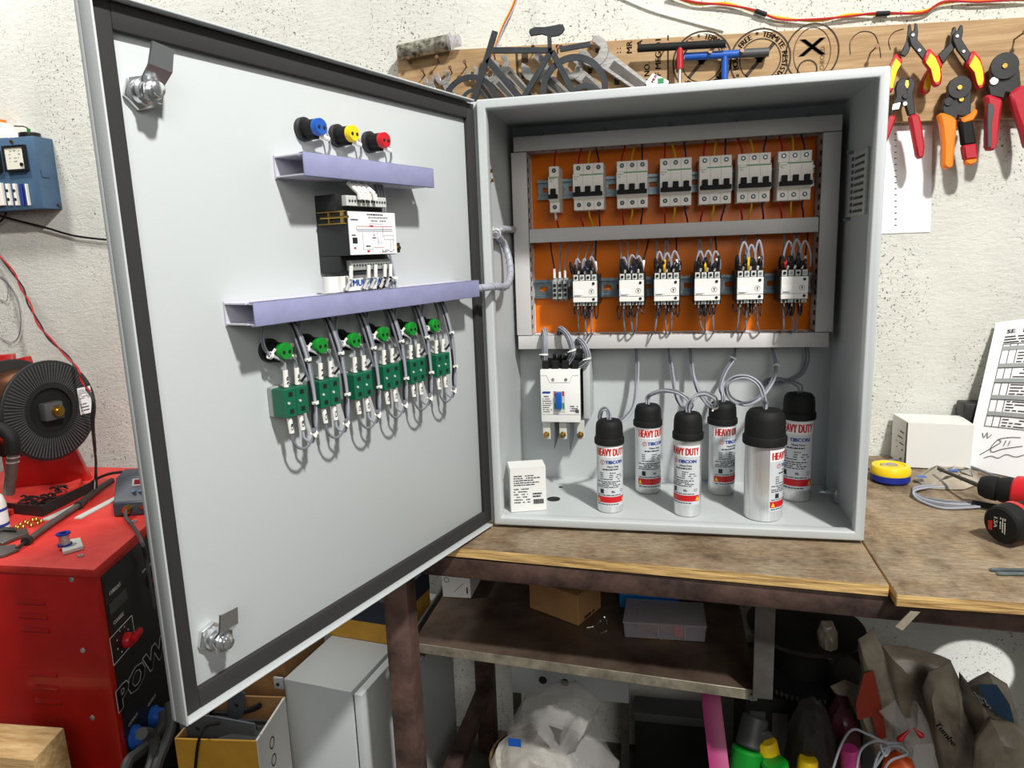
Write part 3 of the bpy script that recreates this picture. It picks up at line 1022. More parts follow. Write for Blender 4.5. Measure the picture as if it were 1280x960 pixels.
for i, (x, z) in enumerate(CXS):
    t = thing('contactor_wiring', ['grey and black wires of the contactor nearest the terminal blocks', 'grey and black wires of the second contactor from the left', 'grey, black and yellow wires of the third contactor from the left',
              'tall looped grey wires with one yellow, at the fourth contactor', 'tall looped grey wires with one yellow, at the fifth contactor', 'looped grey wires with a red one at the rightmost contactor'][i], 'wires', (x, 0.2, 0.31), 0, 'contactor wires')
    zt = z + 0.031
    zb = z - 0.0265
    for k in range(4):                       # grey feeders from the duct above
        dx = -0.018 + 0.012 * k
        j = rnd.uniform(-0.006, 0.012)
        wire([(x + dx + j, 0.226, 0.4850), (x + dx + j * 0.8, 0.214, 0.470), (x + dx + j * 0.3, 0.200, zt + 0.025), (x + dx, 0.190, zt + 0.0016)], M_['wgrey'] if k != 3 else M_['wblack'], t, 0.0015)
        if k == 3:
            sleeve((x + dx + 0.001, 0.1925, zt + 0.006), (x + dx + j * 0.3, 0.199, zt + 0.022), t, 0.0027)
    hgt = (0.034, 0.036, 0.040, 0.044, 0.052, 0.054)[i]
    for k in range(3):                       # looped grey wires
        dx = -0.017 + 0.013 * k
        wd = rnd.uniform(0.008, 0.013) if i < 3 else rnd.uniform(0.011, 0.017)
        h2 = hgt * rnd.uniform(0.8, 1.0)
        wire([(x + dx, 0.186, zt + 0.0016), (x + dx - 0.001, 0.180, zt + h2 * 0.6), (x + dx + wd * 0.4, 0.178, zt + h2), (x + dx + wd, 0.182, zt + h2 * 0.55), (x + dx + wd * 1.1, 0.190, zt + 0.004)], M_['wlight'], t, 0.0019)
    for k in range(10):                      # black resistor leads on top
        dx = -0.020 + 0.0043 * k
        w = rnd.uniform(-0.006, 0.006)
        h2 = rnd.uniform(0.012, 0.027)
        wire([(x + dx, 0.183, zt + 0.0016), (x + dx + w * 0.4, 0.174, zt + h2 * 0.6), (x + dx + w, 0.178, zt + h2), (x + dx + w * 1.3, 0.190, zt + h2 * 0.6), (x + dx + w, 0.196, zt + 0.0016)], M_['wblack'], t, 0.0024)
    for k in range(3):
        dx = -0.012 + 0.012 * k
        sleeve((x + dx, 0.179, zt + 0.0016), (x + dx + 0.001, 0.176, zt + 0.007), t, 0.0020)
    if i in (2, 3, 4):
        wire([(x - 0.003, 0.180, zt), (x - 0.004, 0.172, zt + 0.010), (x - 0.003, 0.180, zt + 0.022)], M_['wyel'], t, 0.0022)
    if i in (0, 1):
        wire([(x + 0.004, 0.180, zt), (x + 0.003, 0.174, zt + 0.012), (x + 0.004, 0.182, zt + 0.024)], M_['wblue'], t, 0.0022)
    if i == 5:
        wire([(x - 0.014, 0.178, zt + 0.004), (x - 0.017, 0.170, zt + 0.010), (x - 0.013, 0.178, zt + 0.016)], M_['wred'], t, 0.0024)
    for k in range(6):                       # black loops below
        dx = -0.017 + 0.0066 * k
        w = rnd.uniform(0.004, 0.010) * rnd.choice((-1, 1))
        h2 = rnd.uniform(0.014, 0.026)
        wire([(x + dx, 0.186, zb - 0.0016), (x + dx + w * 0.2, 0.178, zb - h2 * 0.6), (x + dx + w * 0.6, 0.178, zb - h2), (x + dx + w, 0.186, zb - h2 * 0.5), (x + dx + w * 0.9, 0.194, zb - 0.0016)], M_['wblack'], t, 0.0012)
    for k in range(3):                       # grey leads down to the bottom duct
        dx = -0.015 + 0.013 * k
        j = rnd.uniform(-0.010, 0.016)
        f = rnd.uniform(0.175, 0.196)
        wire([(x + dx, 0.190, zb - 0.0016), (x + dx + j * 0.1, 0.188, zb - 0.012), (x + dx + j * 0.5, f, 0.322), (x + dx + j, f + 0.014, 0.3105), (x + dx + j * 1.2, 0.226, 0.3085)], M_['wgrey'], t, 0.0016)
        sleeve((x + dx, 0.189, zb - 0.002), (x + dx + 0.0005, 0.1885, zb - 0.007), t, 0.0021)

t = thing('terminal_wiring', 'three thin wires with white markers dropping into the grey terminal blocks', 'wires', (0.09, 0.22, 0.41))
for k, px in enumerate((693.2, 699.8, 706.4)):
    P = Y(px, 350, 0.222)
    q = Y((688, 701, 713)[k], 304, 0.224)
    wire([(q.x, 0.226, 0.4850), (q.x * 0.7 + P.x * 0.3, 0.222, 0.465), (P.x, 0.222, 0.435), (P.x, 0.222, 0.414)], M_['wblack'] if k == 0 else M_['wgrey'], t, 0.0015)
    sleeve((P.x, 0.222, 0.416), (P.x, 0.222, (0.434, 0.428, 0.430)[k]), t, 0.0025)


def bundle(path, n, r, spread, mats, parent, T=None, seed=1, sub=6):
    q = random.Random(seed)
    P = [Vector(a) for a in path]
    for k in range(n):
        a = 2 * PI * k / n + 0.4
        pts = []
        for i, c in enumerate(P):
            tn = (P[min(i + 1, len(P) - 1)] - P[max(i - 1, 0)]).normalized()
            u = tn.cross(Vector((0.3, 0.9, 0.2))).normalized()
            w = tn.cross(u)
            s = spread * (1 if n > 1 else 0) * q.uniform(0.85, 1.25)
            ang = a + 0.25 * i
            pts.append(c + u * math.cos(ang) * s + w * math.sin(ang) * s)
        wire(pts, mats[k % len(mats)], parent, r, T, sub)


def tie(c, ax, r, parent, T=None, m=None, tail=True):
    """plastic cable tie: a ring with its tail"""
    c = Vector(c)
    ax = Vector(ax).normalized()
    k = MB(T).lathe([(r, -0.0016), (r + 0.0012, -0.0016), (r + 0.0012, 0.0016), (r, 0.0016), (r, -0.0016)], c, ax, 12, caps=False)
    if tail:
        u = ax.orthogonal().normalized()
        w = ax.cross(u)
        k.bar(c + u * r, c + u * (r + 0.006) + w * 0.002, 0.0030, 0.0014, ax)
    return k.build('cable_tie', m or M_['ferrule'], parent)


GB = [M_['wlight'], M_['wgrey'], M_['wlight'], M_['wblack']]
for i, (pts, lb) in enumerate([
    ([(680, 419, 0.226), (681, 413, 0.200), (681, 425, 0.182), (681, 443, 0.180), (682, 458, 0.190)], 'left grey wire bundle tied with white above the moulded case breaker'),
    ([(699, 419, 0.226), (701, 411, 0.196), (710, 420, 0.178), (716, 438, 0.176), (714, 447, 0.185), (706, 458, 0.190)], 'middle grey wire bundle arching over the duct to the moulded case breaker'),
    ([(721, 433, 0.214), (724, 425, 0.196), (731, 433, 0.180), (735, 448, 0.180), (729, 455, 0.185), (722, 459, 0.192)], 'right grey wire bundle curling down onto the moulded case breaker')]):
    P = [Y(a, bq, c) for a, bq, c in pts]
    t = thing('wire_bundle', lb, 'wires', P[-1], 0, 'feed wire bundles')
    bundle(P, 7, 0.0016, 0.0042, GB, t, seed=i)
    tie(P[3], P[3] - P[2], 0.0055, t)
t = thing('breaker_leads', 'short black and dark blue leads looping above the moulded case breaker', 'wires', (0.1, 0.19, 0.256))
for k in range(8):
    x = 0.066 + 0.0092 * k
    w = rnd.uniform(-0.006, 0.006)
    wire([(x, 0.195, 0.2575), (x + w * 0.4, 0.184, 0.266), (x + w, 0.182, 0.274), (x + w * 1.2, 0.192, 0.270), (x + w, 0.200, 0.2575)], M_['wblack'] if k != 6 else M_['wblue'], t, 0.0024)

# cables from the bottom duct to the capacitors
cpt = []
for P, zt, r in CAP:
    cpt.append((P.x, P.y, zt))
lead = [
    ([(796, 434, 0.235), (797, 470, 0.225), (793, 505, 0.19), (782, 522, 0.15), (766, 530, 0.13), (751, 526, 0.10), (751, 515, 0.09), (757, 510, 0.085)], 'capacitor cable hanging into the slim can beside the small carton', 3),
    ([(836, 434, 0.235), (841, 470, 0.230), (847, 498, 0.21), (858, 512, 0.18), (864, 506, 0.17), (852, 493, 0.17), (832, 488, 0.18), (815, 492, 0.19)], 'capacitor cable looping left onto the slim back can', 3),
    ([(864, 434, 0.235), (866, 466, 0.230), (874, 490, 0.20), (886, 506, 0.15), (894, 508, 0.12), (893, 498, 0.10), (880, 492, 0.09), (867, 497, 0.08)], 'capacitor cable looping onto the middle front can', 3),
    ([(920, 434, 0.235), (917, 448, 0.232), (906, 466, 0.225), (901, 484, 0.215)], 'capacitor cable dropping straight onto the back can behind the wide one', 3),
    ([(966, 434, 0.235), (971, 458, 0.225), (964, 480, 0.19), (948, 498, 0.15), (930, 505, 0.12), (914, 499, 0.10), (908, 485, 0.09), (916, 474, 0.085), (934, 471, 0.08), (950, 481, 0.075), (956, 500, 0.075)], 'capacitor cable making a wide ring above the wide front can', 3),
    ([(1008, 434, 0.240), (1009, 450, 0.238), (1000, 468, 0.240), (975, 478, 0.242), (955, 479, 0.244), (965, 473, 0.242), (985, 476, 0.222)], 'dim capacitor cable in the right rear shade above the farthest can', 2)]
for i, (pts, lb, n) in enumerate(lead):
    P = [Y(a, bq, c) for a, bq, c in pts] + [Vector((cpt[i][0], cpt[i][1], cpt[i][2] + 0.012)), Vector((cpt[i][0], cpt[i][1], cpt[i][2] - 0.001))]
    t = thing('capacitor_cable', lb, 'cable', P[-1], 0, 'capacitor cables')
    bundle(P, n, 0.0018, 0.0028, [M_['wlight'], M_['wgrey'], M_['wlight']] if i < 5 else [M_['wgrey']], t, seed=20 + i)
    if i in (3, 4, 2):
        q = 1 if i != 2 else 4
        tie(P[q], P[q + 1] - P[q], 0.0046, t)

# spiral-wrapped loom from the door to the cabinet wall
t = thing('wiring_loom', 'grey spiral-wrapped cable loom bridging from the door duct into the cabinet', 'cable', (0.01, 0.02, 0.40))
e0 = TD @ Vector((0.063, 0.006, 0.414))
P = [TD @ Vector((0.085, 0.006, 0.415)), e0, Y(616, 358, -0.01) + Vector((0.004, -0.008, 0)), Y(632, 358, 0.05), Y(638, 344, 0.09), Y(636, 322, 0.11), Y(629, 304, 0.11)]
Pc = X(618, 292, 0.010) + Vector((0.0032, 0, 0))
P += [Pc, Y(629.5, 287, 0.12), Y(642, 287, 0.195)]
loom = MB().tube(P, 0.0058, 12, 8).build('wire_core', M_['wlight'], t)
sp = smooth_path(P, 40)
hel = []
u = None
for i in range(0, len(sp) - 1):
    tn = (sp[i + 1] - sp[i]).normalized()
    u = tn.orthogonal() if u is None else (u - tn * u.dot(tn))
    u.normalize()
    w = tn.cross(u)
    a = i * 0.42
    hel.append(sp[i] + (u * math.cos(a) + w * math.sin(a)) * 0.0060)
MB().tube(hel, 0.0011, 5, 1).build('spiral_wrap', M_['clear'], t)
tie(Pc + Vector((0, 0, 0.0)), (0.2, 1, 0.3), 0.0072, t)
MB().box(0.0035, 0.0075, Pc.y - 0.010, Pc.y + 0.010, Pc.z - 0.008, Pc.z + 0.012).build('cable_clip', M_['white'], t, bevel=0.001)

# ---------------------------------------------------------------- things mounted on the door (door frame: s, h, z)
RZ = PI + DOOR_A


def dthing(name, label, cat, s, h, z, group=None):
    return thing(name, label, cat, TD @ Vector((s, h, z)), RZ, group)


lv = M_['lavender']
duct('cable_duct', 'short lavender slotted cable duct high on the door under the indicator lamps', 0.1650, 0.4070, 0.5610, 0.5868, 0.030, -0.0176, False, lv, TD, 0.0075, None, None, RZ)
duct('cable_duct', 'long lavender slotted cable duct across the middle of the door', 0.0610, 0.4950, 0.4025, 0.4283, 0.030, -0.0176, False, lv, TD, 0.0075, None, None, RZ)


def lamp(label, s, z, m, group, lead_to, stub):
    t = dthing('indicator_lamp', label, 'lamp', s, -0.018, z - 0.0138, group)
    MB(TD).lathe([(0.0138, -0.018), (0.0138, -0.0125), (0.0120, -0.0115), (0.0105, -0.0115)], (s, 0, z), (0, 1, 0), 22).build('lock_ring', M_['black'], t)
    MB(TD).lathe([(0.0098, -0.0125), (0.0098, 0.0045), (0.0090, 0.0050)], (s, 0, z), (0, 1, 0), 20).box(s - 0.004, s + 0.004, -0.008, 0.004, z - 0.0125, z - 0.008).build('lamp_body', M_['matblack'], t)
    MB(TD).lathe([(0.0088, 0.0045), (0.0098, 0.0050), (0.0098, 0.0118), (0.0090, 0.0130), (0.0001, 0.0130)], (s, 0, z), (0, 1, 0), 24).build('coloured_end', m, t)
    for q in (-1, 1):
        MB(TD).cyl((s + q * 0.0042, 0.0120, z - 0.0008), (s + q * 0.0042, 0.0134, z - 0.0008), 0.0022, n=10).build('terminal_hole', M_['black'], t)
    # two leads: grey wire with a white marker, leaving sideways
    for q, zz in ((0, 0.002), (1, -0.0075)):
        a = Vector((s - 0.006, 0.0005, z + zz))
        b_ = a + Vector((-0.0180, -0.004 + 0.003 * q, 0.0015 - 0.004 * q))
        sleeve(a, b_, t, 0.0030, TD)
        e = Vector((s - 0.026 + 0.004 * q, -0.006, lead_to))
        wire([b_, b_ + Vector((-0.004, -0.003, -0.003)), (b_ + e) / 2 + Vector((-0.005, 0, 0)), e], M_['wgrey'] if q else M_['wlight'], t, 0.0014, TD)
    return t


for q, lb, c in (((378, 162), 'indicator lamp with a blue end, leftmost of the three above the short duct', 'blue'), ((420, 170), 'indicator lamp with a yellow end, between the blue and the red', 'yellow'), ((460, 178), 'indicator lamp with a red end, nearest the door hinge', 'red')):
    P = DR(q[0], q[1], -0.018)
    lamp(lb, P.x, P.z, M_[c], 'indicator lamps', 0.5885, 1)
gl = ['leftmost green-ended indicator lamp under the long duct', 'second green-ended indicator lamp from the free door edge', 'third green-ended indicator lamp from the free door edge',
      'third green-ended indicator lamp from the hinge', 'second green-ended indicator lamp from the hinge', 'rightmost green-ended indicator lamp under the long duct, nearest the hinge']
GS = []
for q, lb in zip(((357, 439), (402, 432), (444, 425.5), (480, 417.5), (515, 411), (544.5, 407)), gl):
    P = DR(q[0], q[1], 0.011)
    GS.append(P)
    lamp(lb, P.x, P.z, M_['green'], 'indicator lamps', 0.4005, 1)

# green push-button contact blocks
sw = [(383, 478, 519), (424.5, 473, 503), (465, 464, 494), (499.5, 453, 484), (531.5, 448, 474.5), (562, 441, 466.5)]
sl = ['leftmost dark green switch block, its grey base showing', 'second dark green switch block from the free door edge', 'third dark green switch block from the free door edge', 'third dark green switch block from the hinge',
      'second dark green switch block from the hinge', 'rightmost dark green switch block, nearest the hinge']
SB = []
HF = 0.012
zlast = None
for i, ((px, ya, yb), lb) in enumerate(zip(sw, sl)):
    A, B = DR(px, ya, HF), DR(px, yb, HF)
    s0 = A.x
    zc = (A.z + B.z) / 2
    wd, hz = 0.034, 0.0165
    SB.append((s0, zc))
    t = dthing('switch_block', lb, 'switch', s0 + wd / 2, -0.018, zc - hz, 'switch blocks')
    MB(TD).box(s0 + 0.001, s0 + wd - 0.001, -0.018, -0.009, zc - hz - 0.001, zc + hz + 0.001).build('block_base', M_['tgrey'], t, bevel=0.001, seg=1)
    MB(TD).box(s0, s0 + wd * 0.49, -0.009, HF, zc - hz, zc + hz).build('contact_block', M_['pcb'], t, bevel=0.0008, seg=1)
    MB(TD).box(s0 + wd * 0.51, s0 + wd, -0.009, HF, zc - hz, zc + hz).build('contact_block', M_['pcb'], t, bevel=0.0008, seg=1)
    for sx in (0.25, 0.75):
        for zz in (-0.010, 0.0, 0.010):
            c = (s0 + wd * sx + (0.004 if zz == 0 else 0), HF - 0.0005, zc + zz)
            if zz == 0:
                MB(TD).cyl(c, (c[0], HF + 0.0012, c[2]), 0.0016, n=8).build('plunger', M_['ltgrey'], t)
            else:
                MB(TD).box(c[0] - 0.0028, c[0] + 0.0028, HF - 0.002, HF + 0.0004, c[2] - 0.0026, c[2] + 0.0026).build('terminal_hole', M_['black'], t)
    k = MB(TD)
    dashes(k, lambda x, y: (s0 + wd + 0.0004, x, y + zc), 0.010, -0.007, -0.012, 0.012, 6, 0.0012, i + 3, 0.7)
    dashes(k, lambda x, y: (s0 + x, HF + 0.0004, y + zc), wd * 0.95, wd * 0.06, -0.004, 0.004, 3, 0.0010, i + 9, 0.4)
    k.build('small_print', M_['ltgrey'], t)

# wiring of each block: two marked tails above, two below, and the tied bundle to the duct
for i, (s0, zc) in enumerate(SB):
    t = dthing('switch_wiring', 'grey wires with white markers looping round the ' + ['leftmost', 'second from left', 'third from left', 'fourth from left', 'last but one', 'rightmost'][i] + ' green switch block', 'wires', s0 + 0.017, 0.01, zc - 0.06, 'switch wires')
    zt, zb = zc + 0.0165, zc - 0.0165
    sA, sB = s0 + 0.0255, s0 + 0.0085
    hh = 0.006
    su = s0 + 0.040                       # upper feed comes from the left, under the lamp
    zu = zt + 0.040
    for k, sx in enumerate((sA, sB)):
        sleeve((sx, hh, zt + 0.0016), (sx, hh + 0.001, zt + 0.021), t, 0.0030, TD)
        wire([(sx, hh + 0.001, zt + 0.021), (sx + 0.001, hh + 0.002, zt + 0.030), (sx + 0.009, hh + 0.001, zt + 0.036), (su + 0.002, hh - 0.004, zu + 0.002), (su + 0.006 + 0.002 * k, hh - 0.006, zu + 0.016), (su + 0.006 + 0.002 * k, 0.004, 0.4015)], M_['wgrey'] if k else M_['wlight'], t, 0.0015, TD)
        sleeve((sx, hh, zb - 0.0016), (sx - 0.001, hh + 0.001, zb - 0.020), t, 0.0030, TD)
    sd = s0 - 0.0075                      # lower bundle rises on the right of the block
    for k, sx in enumerate((sA, sB)):
        lo = zb - 0.036 - 0.004 * (1 - k)
        wire([(sx - 0.001, hh + 0.001, zb - 0.020), (sx - 0.002, hh + 0.001, zb - 0.030), (sx - 0.009, hh + 0.003, lo), ((sx + sd) / 2 - 0.004, hh + 0.006, lo + 0.001), (sd + 0.001, hh + 0.009, zb - 0.018), (sd + 0.001 * k, hh + 0.010, zc), (sd + 0.004 + 0.003 * k, hh + 0.010, zt + 0.03), (sd + 0.010 + 0.003 * k, 0.010, 0.392), (sd + 0.011 + 0.003 * k, 0.004, 0.4015)], M_['wlight'] if k else M_['wgrey'], t, 0.0017, TD)
    for k, c in enumerate((M_['wblack'], M_['wgrey'])):
        wire([(sd + 0.003 + 0.002 * k, hh + 0.007, zb - 0.024), (sd + 0.0045 - 0.003 * k, hh + 0.007, zb - 0.010), (sd + 0.0035 - 0.003 * k, hh + 0.008, zc), (sd + 0.009 + 0.003 * k, hh + 0.008, zt + 0.028), (sd + 0.016 + 0.003 * k, 0.008, 0.392), (sd + 0.017 + 0.003 * k, 0.002, 0.4015)], c, t, 0.0016, TD)
    for sx in (sA, sB):
        for zz, s_ in ((zt + 0.006, 'L%d' % i), (zb - 0.016, 'C%d' % i)):
            k = MB(TD)
            put_text(k, s_, lambda x, y: (sx - 0.0014 + y, hh + 0.0042, zz + x + 0.004), 0.0034, 0.0070, fat=0.0003)
            k.build('marker_print', M_['ink'], t)
    wire([(sd + 0.012, hh + 0.002, zt + 0.004), (sd + 0.004, hh + 0.008, zt + 0.022), (sd + 0.012, 0.010, 0.392), (sd + 0.014, 0.004, 0.4015)], M_['wblack'], t, 0.0017, TD)
    for c, ax in (((sd + 0.0005, hh + 0.010, zc - 0.006), (0, 0, 1)), ((sd + 0.0060, hh + 0.010, zt + 0.030), (0.1, 0, 1)), ((su + 0.001, hh - 0.003, zu), (1, 0, 0.6)), ((sd + 0.004, hh + 0.008, zb - 0.026), (0.6, 0, 1))):
        tie(c, ax, 0.0032, t, TD)

# controller
s0, s1, z0, z1, HT = 0.2600, 0.3485, 0.4720, 0.5250, 0.034
t = dthing('power_controller', 'black power factor relay with a white circuit diagram label on the door', 'relay', (s0 + s1) / 2, -0.018, 0.452)
MB(TD).box(s0, s1, -0.0176, HT - 0.0012, z0, z1).box(s0 + 0.004, s1, -0.0176, 0.017, z1, z1 + 0.020).box(s0 + 0.004, s1, -0.0176, 0.017, z0 - 0.020, z0).build('relay_body', M_['black'], t, bevel=0.001)
for za, zb, c in ((z1 + 0.006, z1 + 0.0185, M_['ltgrey']), (z0 - 0.018, z0 - 0.0055, M_['tgrey'])):
    k = MB(TD).box(s0 + 0.005, s1 - 0.010, 0.0168, 0.025, za, zb).build('terminal_strip', c, t, bevel=0.0006, seg=1)
    q = MB(TD)
    for i in range(14):
        s = s0 + 0.0085 + i * 0.0050
        q.cyl((s, 0.0245, (za + zb) / 2), (s, 0.0256, (za + zb) / 2), 0.0016, n=8)
    q.build('terminal_screws', M_['dgrey'], k)['kind'] = 'stuff'
lb_ = MB(TD).box(s0 + 0.001, s1 - 0.001, HT - 0.0015, HT, z0 + 0.001, z1 - 0.001).build('white_label', M_['paper'], t)
lw, lh = s1 - s0 - 0.002, z1 - z0 - 0.002


def lf(x, y):
    return (s1 - 0.001 - x * lw, HT + 0.0002, z0 + 0.001 + y * lh)


def rect(mb, x0, y0, x1, y1):
    mb.add([lf(x0, y0), lf(x1, y0), lf(x1, y1), lf(x0, y1)], [(0, 1, 2, 3)])


q = MB(TD)
for a in ((0.03, 0.795, 0.25, 0.83), (0.38, 0.92, 0.85, 0.96)):
    dashes(q, lambda x, y: lf(x, y), a[0], a[2], a[1], a[3], 1, 0.035, 4, 1)
dashes(q, lf, 0.40, 0.86, 0.84, 0.90, 1, 0.02, 6, 0.8)
dashes(q, lf, 0.46, 0.92, 0.77, 0.82, 1, 0.02, 8, 0.8)
for a in ((0.15, 0.60, 0.92, 0.606), (0.15, 0.54, 0.92, 0.546), (0.145, 0.56, 0.15, 0.66), (0.42, 0.72, 0.70, 0.726), (0.70, 0.40, 0.706, 0.72), (0.26, 0.12, 0.266, 0.54), (0.50, 0.30, 0.505, 0.53), (0.58, 0.20, 0.585, 0.53), (0.26, 0.115, 0.48, 0.121),
          (0.72, 0.44, 0.94, 0.446), (0.72, 0.34, 0.94, 0.346), (0.72, 0.34, 0.725, 0.446), (0.935, 0.34, 0.94, 0.446), (0.60, 0.26, 0.69, 0.266), (0.60, 0.26, 0.605, 0.33), (0.86, 0.10, 0.865, 0.34), (0.92, 0.10, 0.925, 0.34), (0.46, 0.38, 0.55, 0.40), (0.50, 0.44, 0.52, 0.47)):
    rect(q, *a)
rect(q, 0.05, 0.26, 0.15, 0.40)
dashes(q, lf, 0.32, 0.44, 0.17, 0.22, 1, 0.035, 9, 1)
dashes(q, lf, 0.66, 0.98, 0.03, 0.10, 2, 0.02, 10, 0.8)
dashes(q, lf, 0.04, 0.14, 0.43, 0.48, 1, 0.03, 12, 1)
q.build('diagram_print', M_['ink'], lb_)['kind'] = 'stuff'
q = MB(TD)
for a in ((0.15, 0.655, 0.92, 0.667), (0.42, 0.65, 0.50, 0.69), (0.48, 0.155, 0.72, 0.165), (0.07, 0.13, 0.11, 0.18), (0.34, 0.05, 0.39, 0.10)):
    rect(q, *a)
q.build('red_print', M_['redlet'], lb_)['kind'] = 'stuff'
q = MB(TD)
rect(q, 0.15, 0.568, 0.92, 0.578)
q.build('blue_print', M_['bluelet'], lb_)
q = MB(TD)
zc = z1 - 0.0075
q.box(s1 + 0.0005, s1 + 0.0030, -0.012, HT - 0.002, zc + 0.006, zc + 0.0075).box(s1 + 0.0005, s1 + 0.0030, -0.012, HT - 0.002, zc - 0.0080, zc - 0.0065)
q.box(s1 + 0.0005, s1 + 0.0042, 0.006, 0.0085, zc - 0.0065, zc + 0.006).box(s1 + 0.0005, s1 + 0.0042, 0.026, 0.030, zc - 0.0065, zc + 0.006).cyl((s1 + 0.0035, -0.006, zc), (s1 + 0.0035, 0.038, zc), 0.0016, n=8)
q.build('gold_clamp', M_['gold'], t)
MB(TD).box(s0 - 0.0105, s0, 0.012, 0.030, z0 + 0.002, z0 + 0.0145).cyl((s0 - 0.006, 0.030, z0 + 0.008), (s0 - 0.006, 0.033, z0 + 0.008), 0.003, n=8).build('gold_clamp', M_['gold'], t)

t = dthing('controller_wiring', 'white-marked wires entering the black relay from the ducts above and below', 'wires', 0.30, 0.01, 0.43)
for i, s in enumerate((0.3200, 0.3115, 0.3035, 0.2930)):
    sleeve((s + 0.004, 0.016, 0.5595), (s, 0.0295, 0.5465), t, 0.0030, TD)
    sleeve((s, 0.0295, 0.5465), (s - 0.001, 0.0295, 0.5390), t, 0.0034, TD)
for i, s in enumerate((0.3440, 0.3120, 0.2990, 0.2810, 0.2700)):
    sleeve((s, 0.0292, 0.4600), (s + 0.001, 0.0285, 0.4440), t, 0.0024, TD)
    wire([(s + 0.001, 0.0285, 0.4440), (s + 0.001, 0.026, 0.438), (s + 0.002, 0.014, 0.4295)], M_['wblack'] if i > 2 else M_['wlight'], t, 0.002, TD)
    sleeve((s + 0.001, 0.0280, 0.4420), (s + 0.0015, 0.021, 0.4315), t, 0.0022, TD)
t = dthing('wire_bundle', 'flat bundle of grey wires running between the two lavender ducts beside the relay', 'wires', 0.245, 0.0, 0.43)
for i in range(6):
    s = 0.2510 - i * 0.0028
    wire([(s + 0.012, 0.006, 0.5615), (s + 0.010, 0.008, 0.545), (s + 0.002, 0.000, 0.50), (s - 0.002, 0.004, 0.455), (s - 0.004, 0.006, 0.4275)], M_['wlight'] if i % 2 else M_['wgrey'], t, 0.0016, TD)
tie((0.2400, 0.005, 0.441), (0, 0, 1), 0.008, t, TD)

# printed plastic strip behind the marked wires
k = MB(TD)
t = dthing('printed_strip', 'curled white plastic strip with blue lettering tucked behind wires above long duct', 'strip', 0.31, 0.0, 0.43)
path = [(0.352, 0.016), (0.356, 0.006), (0.362, 0.000), (0.368, 0.006), (0.368, 0.016), (0.360, 0.020), (0.350, 0.017), (0.34, 0.016), (0.30, 0.016), (0.262, 0.015)]
path = [Vector((a, c, 0)) for a, c in path]
P = smooth_path(path, 5)
vs, fs = [], []
for q in P:
    vs += [(q.x, q.y, 0.4292), (q.x, q.y, 0.4480), (q.x, q.y - 0.0006, 0.4480), (q.x, q.y - 0.0006, 0.4292)]
for i in range(len(P) - 1):
    for a in range(4):
        fs.append((i * 4 + a, i * 4 + (a + 1) % 4, i * 4 + 4 + (a + 1) % 4, i * 4 + 4 + a))
k.add(vs, fs)
k.build('strip_film', M_['cardw'], t)
q = MB(TD)
g = lambda x, y: (0.3290 - x, 0.0170, 0.4350 + y)
put_text(q, 'MULTISPAN', g, 0.0082, 0.062, 0, fat=0.0004)
q.add([g(-0.0100, 0), g(-0.0020, 0), g(-0.0060, 0.0085)], [(0, 1, 2)])
q.build('blue_lettering', M_['blue'], t)
# ---------------------------------------------------------------- workbench
wb = thing('workbench', 'long workbench with worn plywood top on a rusty steel frame and sheet steel shelf', 'workbench', (0.4, 0.2, -0.80))
TZ = -0.006
FL = lambda x: -0.090 - 0.075 * x        # front edge of the left board
k = MB().hexa([(-0.205, FL(-0.2), TZ - 0.0185), (0.5985, FL(0.6) - 0.004, TZ - 0.0185), (0.606, 0.515, TZ - 0.0185), (-0.205, 0.515, TZ - 0.0185)],
              [(-0.205, FL(-0.2), TZ), (0.5985, FL(0.6) - 0.004, TZ), (0.606, 0.515, TZ), (-0.205, 0.515, TZ)])
o = k.build('worktop_board', M_['ply'], wb, bevel=0.0012, seg=1)
o.data.materials.append(M_['plyedge'])
for p in o.data.polygons:
    if abs(p.normal.z) < 0.4:
        p.material_index = 1
k = MB().hexa([(0.6015, -0.1620, TZ - 0.0205), (1.35, -0.178, TZ - 0.0205), (1.35, 0.515, TZ - 0.0205), (0.6095, 0.515, TZ - 0.0205)],
              [(0.6015, -0.1620, TZ - 0.0015), (1.35, -0.178, TZ - 0.0015), (1.35, 0.515, TZ - 0.0015), (0.6095, 0.515, TZ - 0.0015)])
o = k.build('worktop_board', M_['ply2'], wb, bevel=0.0012, seg=1)
o.data.materials.append(M_['plyedge'])
for p in o.data.polygons:
    if abs(p.normal.z) < 0.4:
        p.material_index = 1
a, c = Vector((-0.2, FL(-0.2) + 0.020, -0.044)), Vector((1.33, FL(0.6) - 0.052 + 0.020, -0.045))
MB().bar(a, c, 0.040, 0.036).build('front_beam', M_['rust'], wb, bevel=0.003)
MB().bar((-0.2, 0.47, -0.044), (1.33, 0.47, -0.044), 0.04, 0.036).build('rear_beam', M_['rust'], wb, bevel=0.003)
for x in (-0.153, 1.25):
    MB().box(x - 0.022, x + 0.022, -0.100, -0.056, -0.7995, -0.062).build('leg', M_['rust'], wb, bevel=0.003)
    MB().box(x - 0.022, x + 0.022, 0.425, 0.468, -0.7995, -0.062).build('leg', M_['rust'], wb, bevel=0.003)
    MB().box(x - 0.018, x + 0.018, -0.056, 0.425, -0.640, -0.610).build('side_rail', M_['rust'], wb, bevel=0.002)
MB().bar((-0.172, -0.056, -0.248), (-0.172, 0.425, -0.248), 0.004, 0.036).bar((-0.158, -0.056, -0.264), (-0.158, 0.425, -0.264), 0.028, 0.004).build('shelf_angle', M_['grey_steel'], wb)
SF = lambda x: -0.022 - 0.093 * x
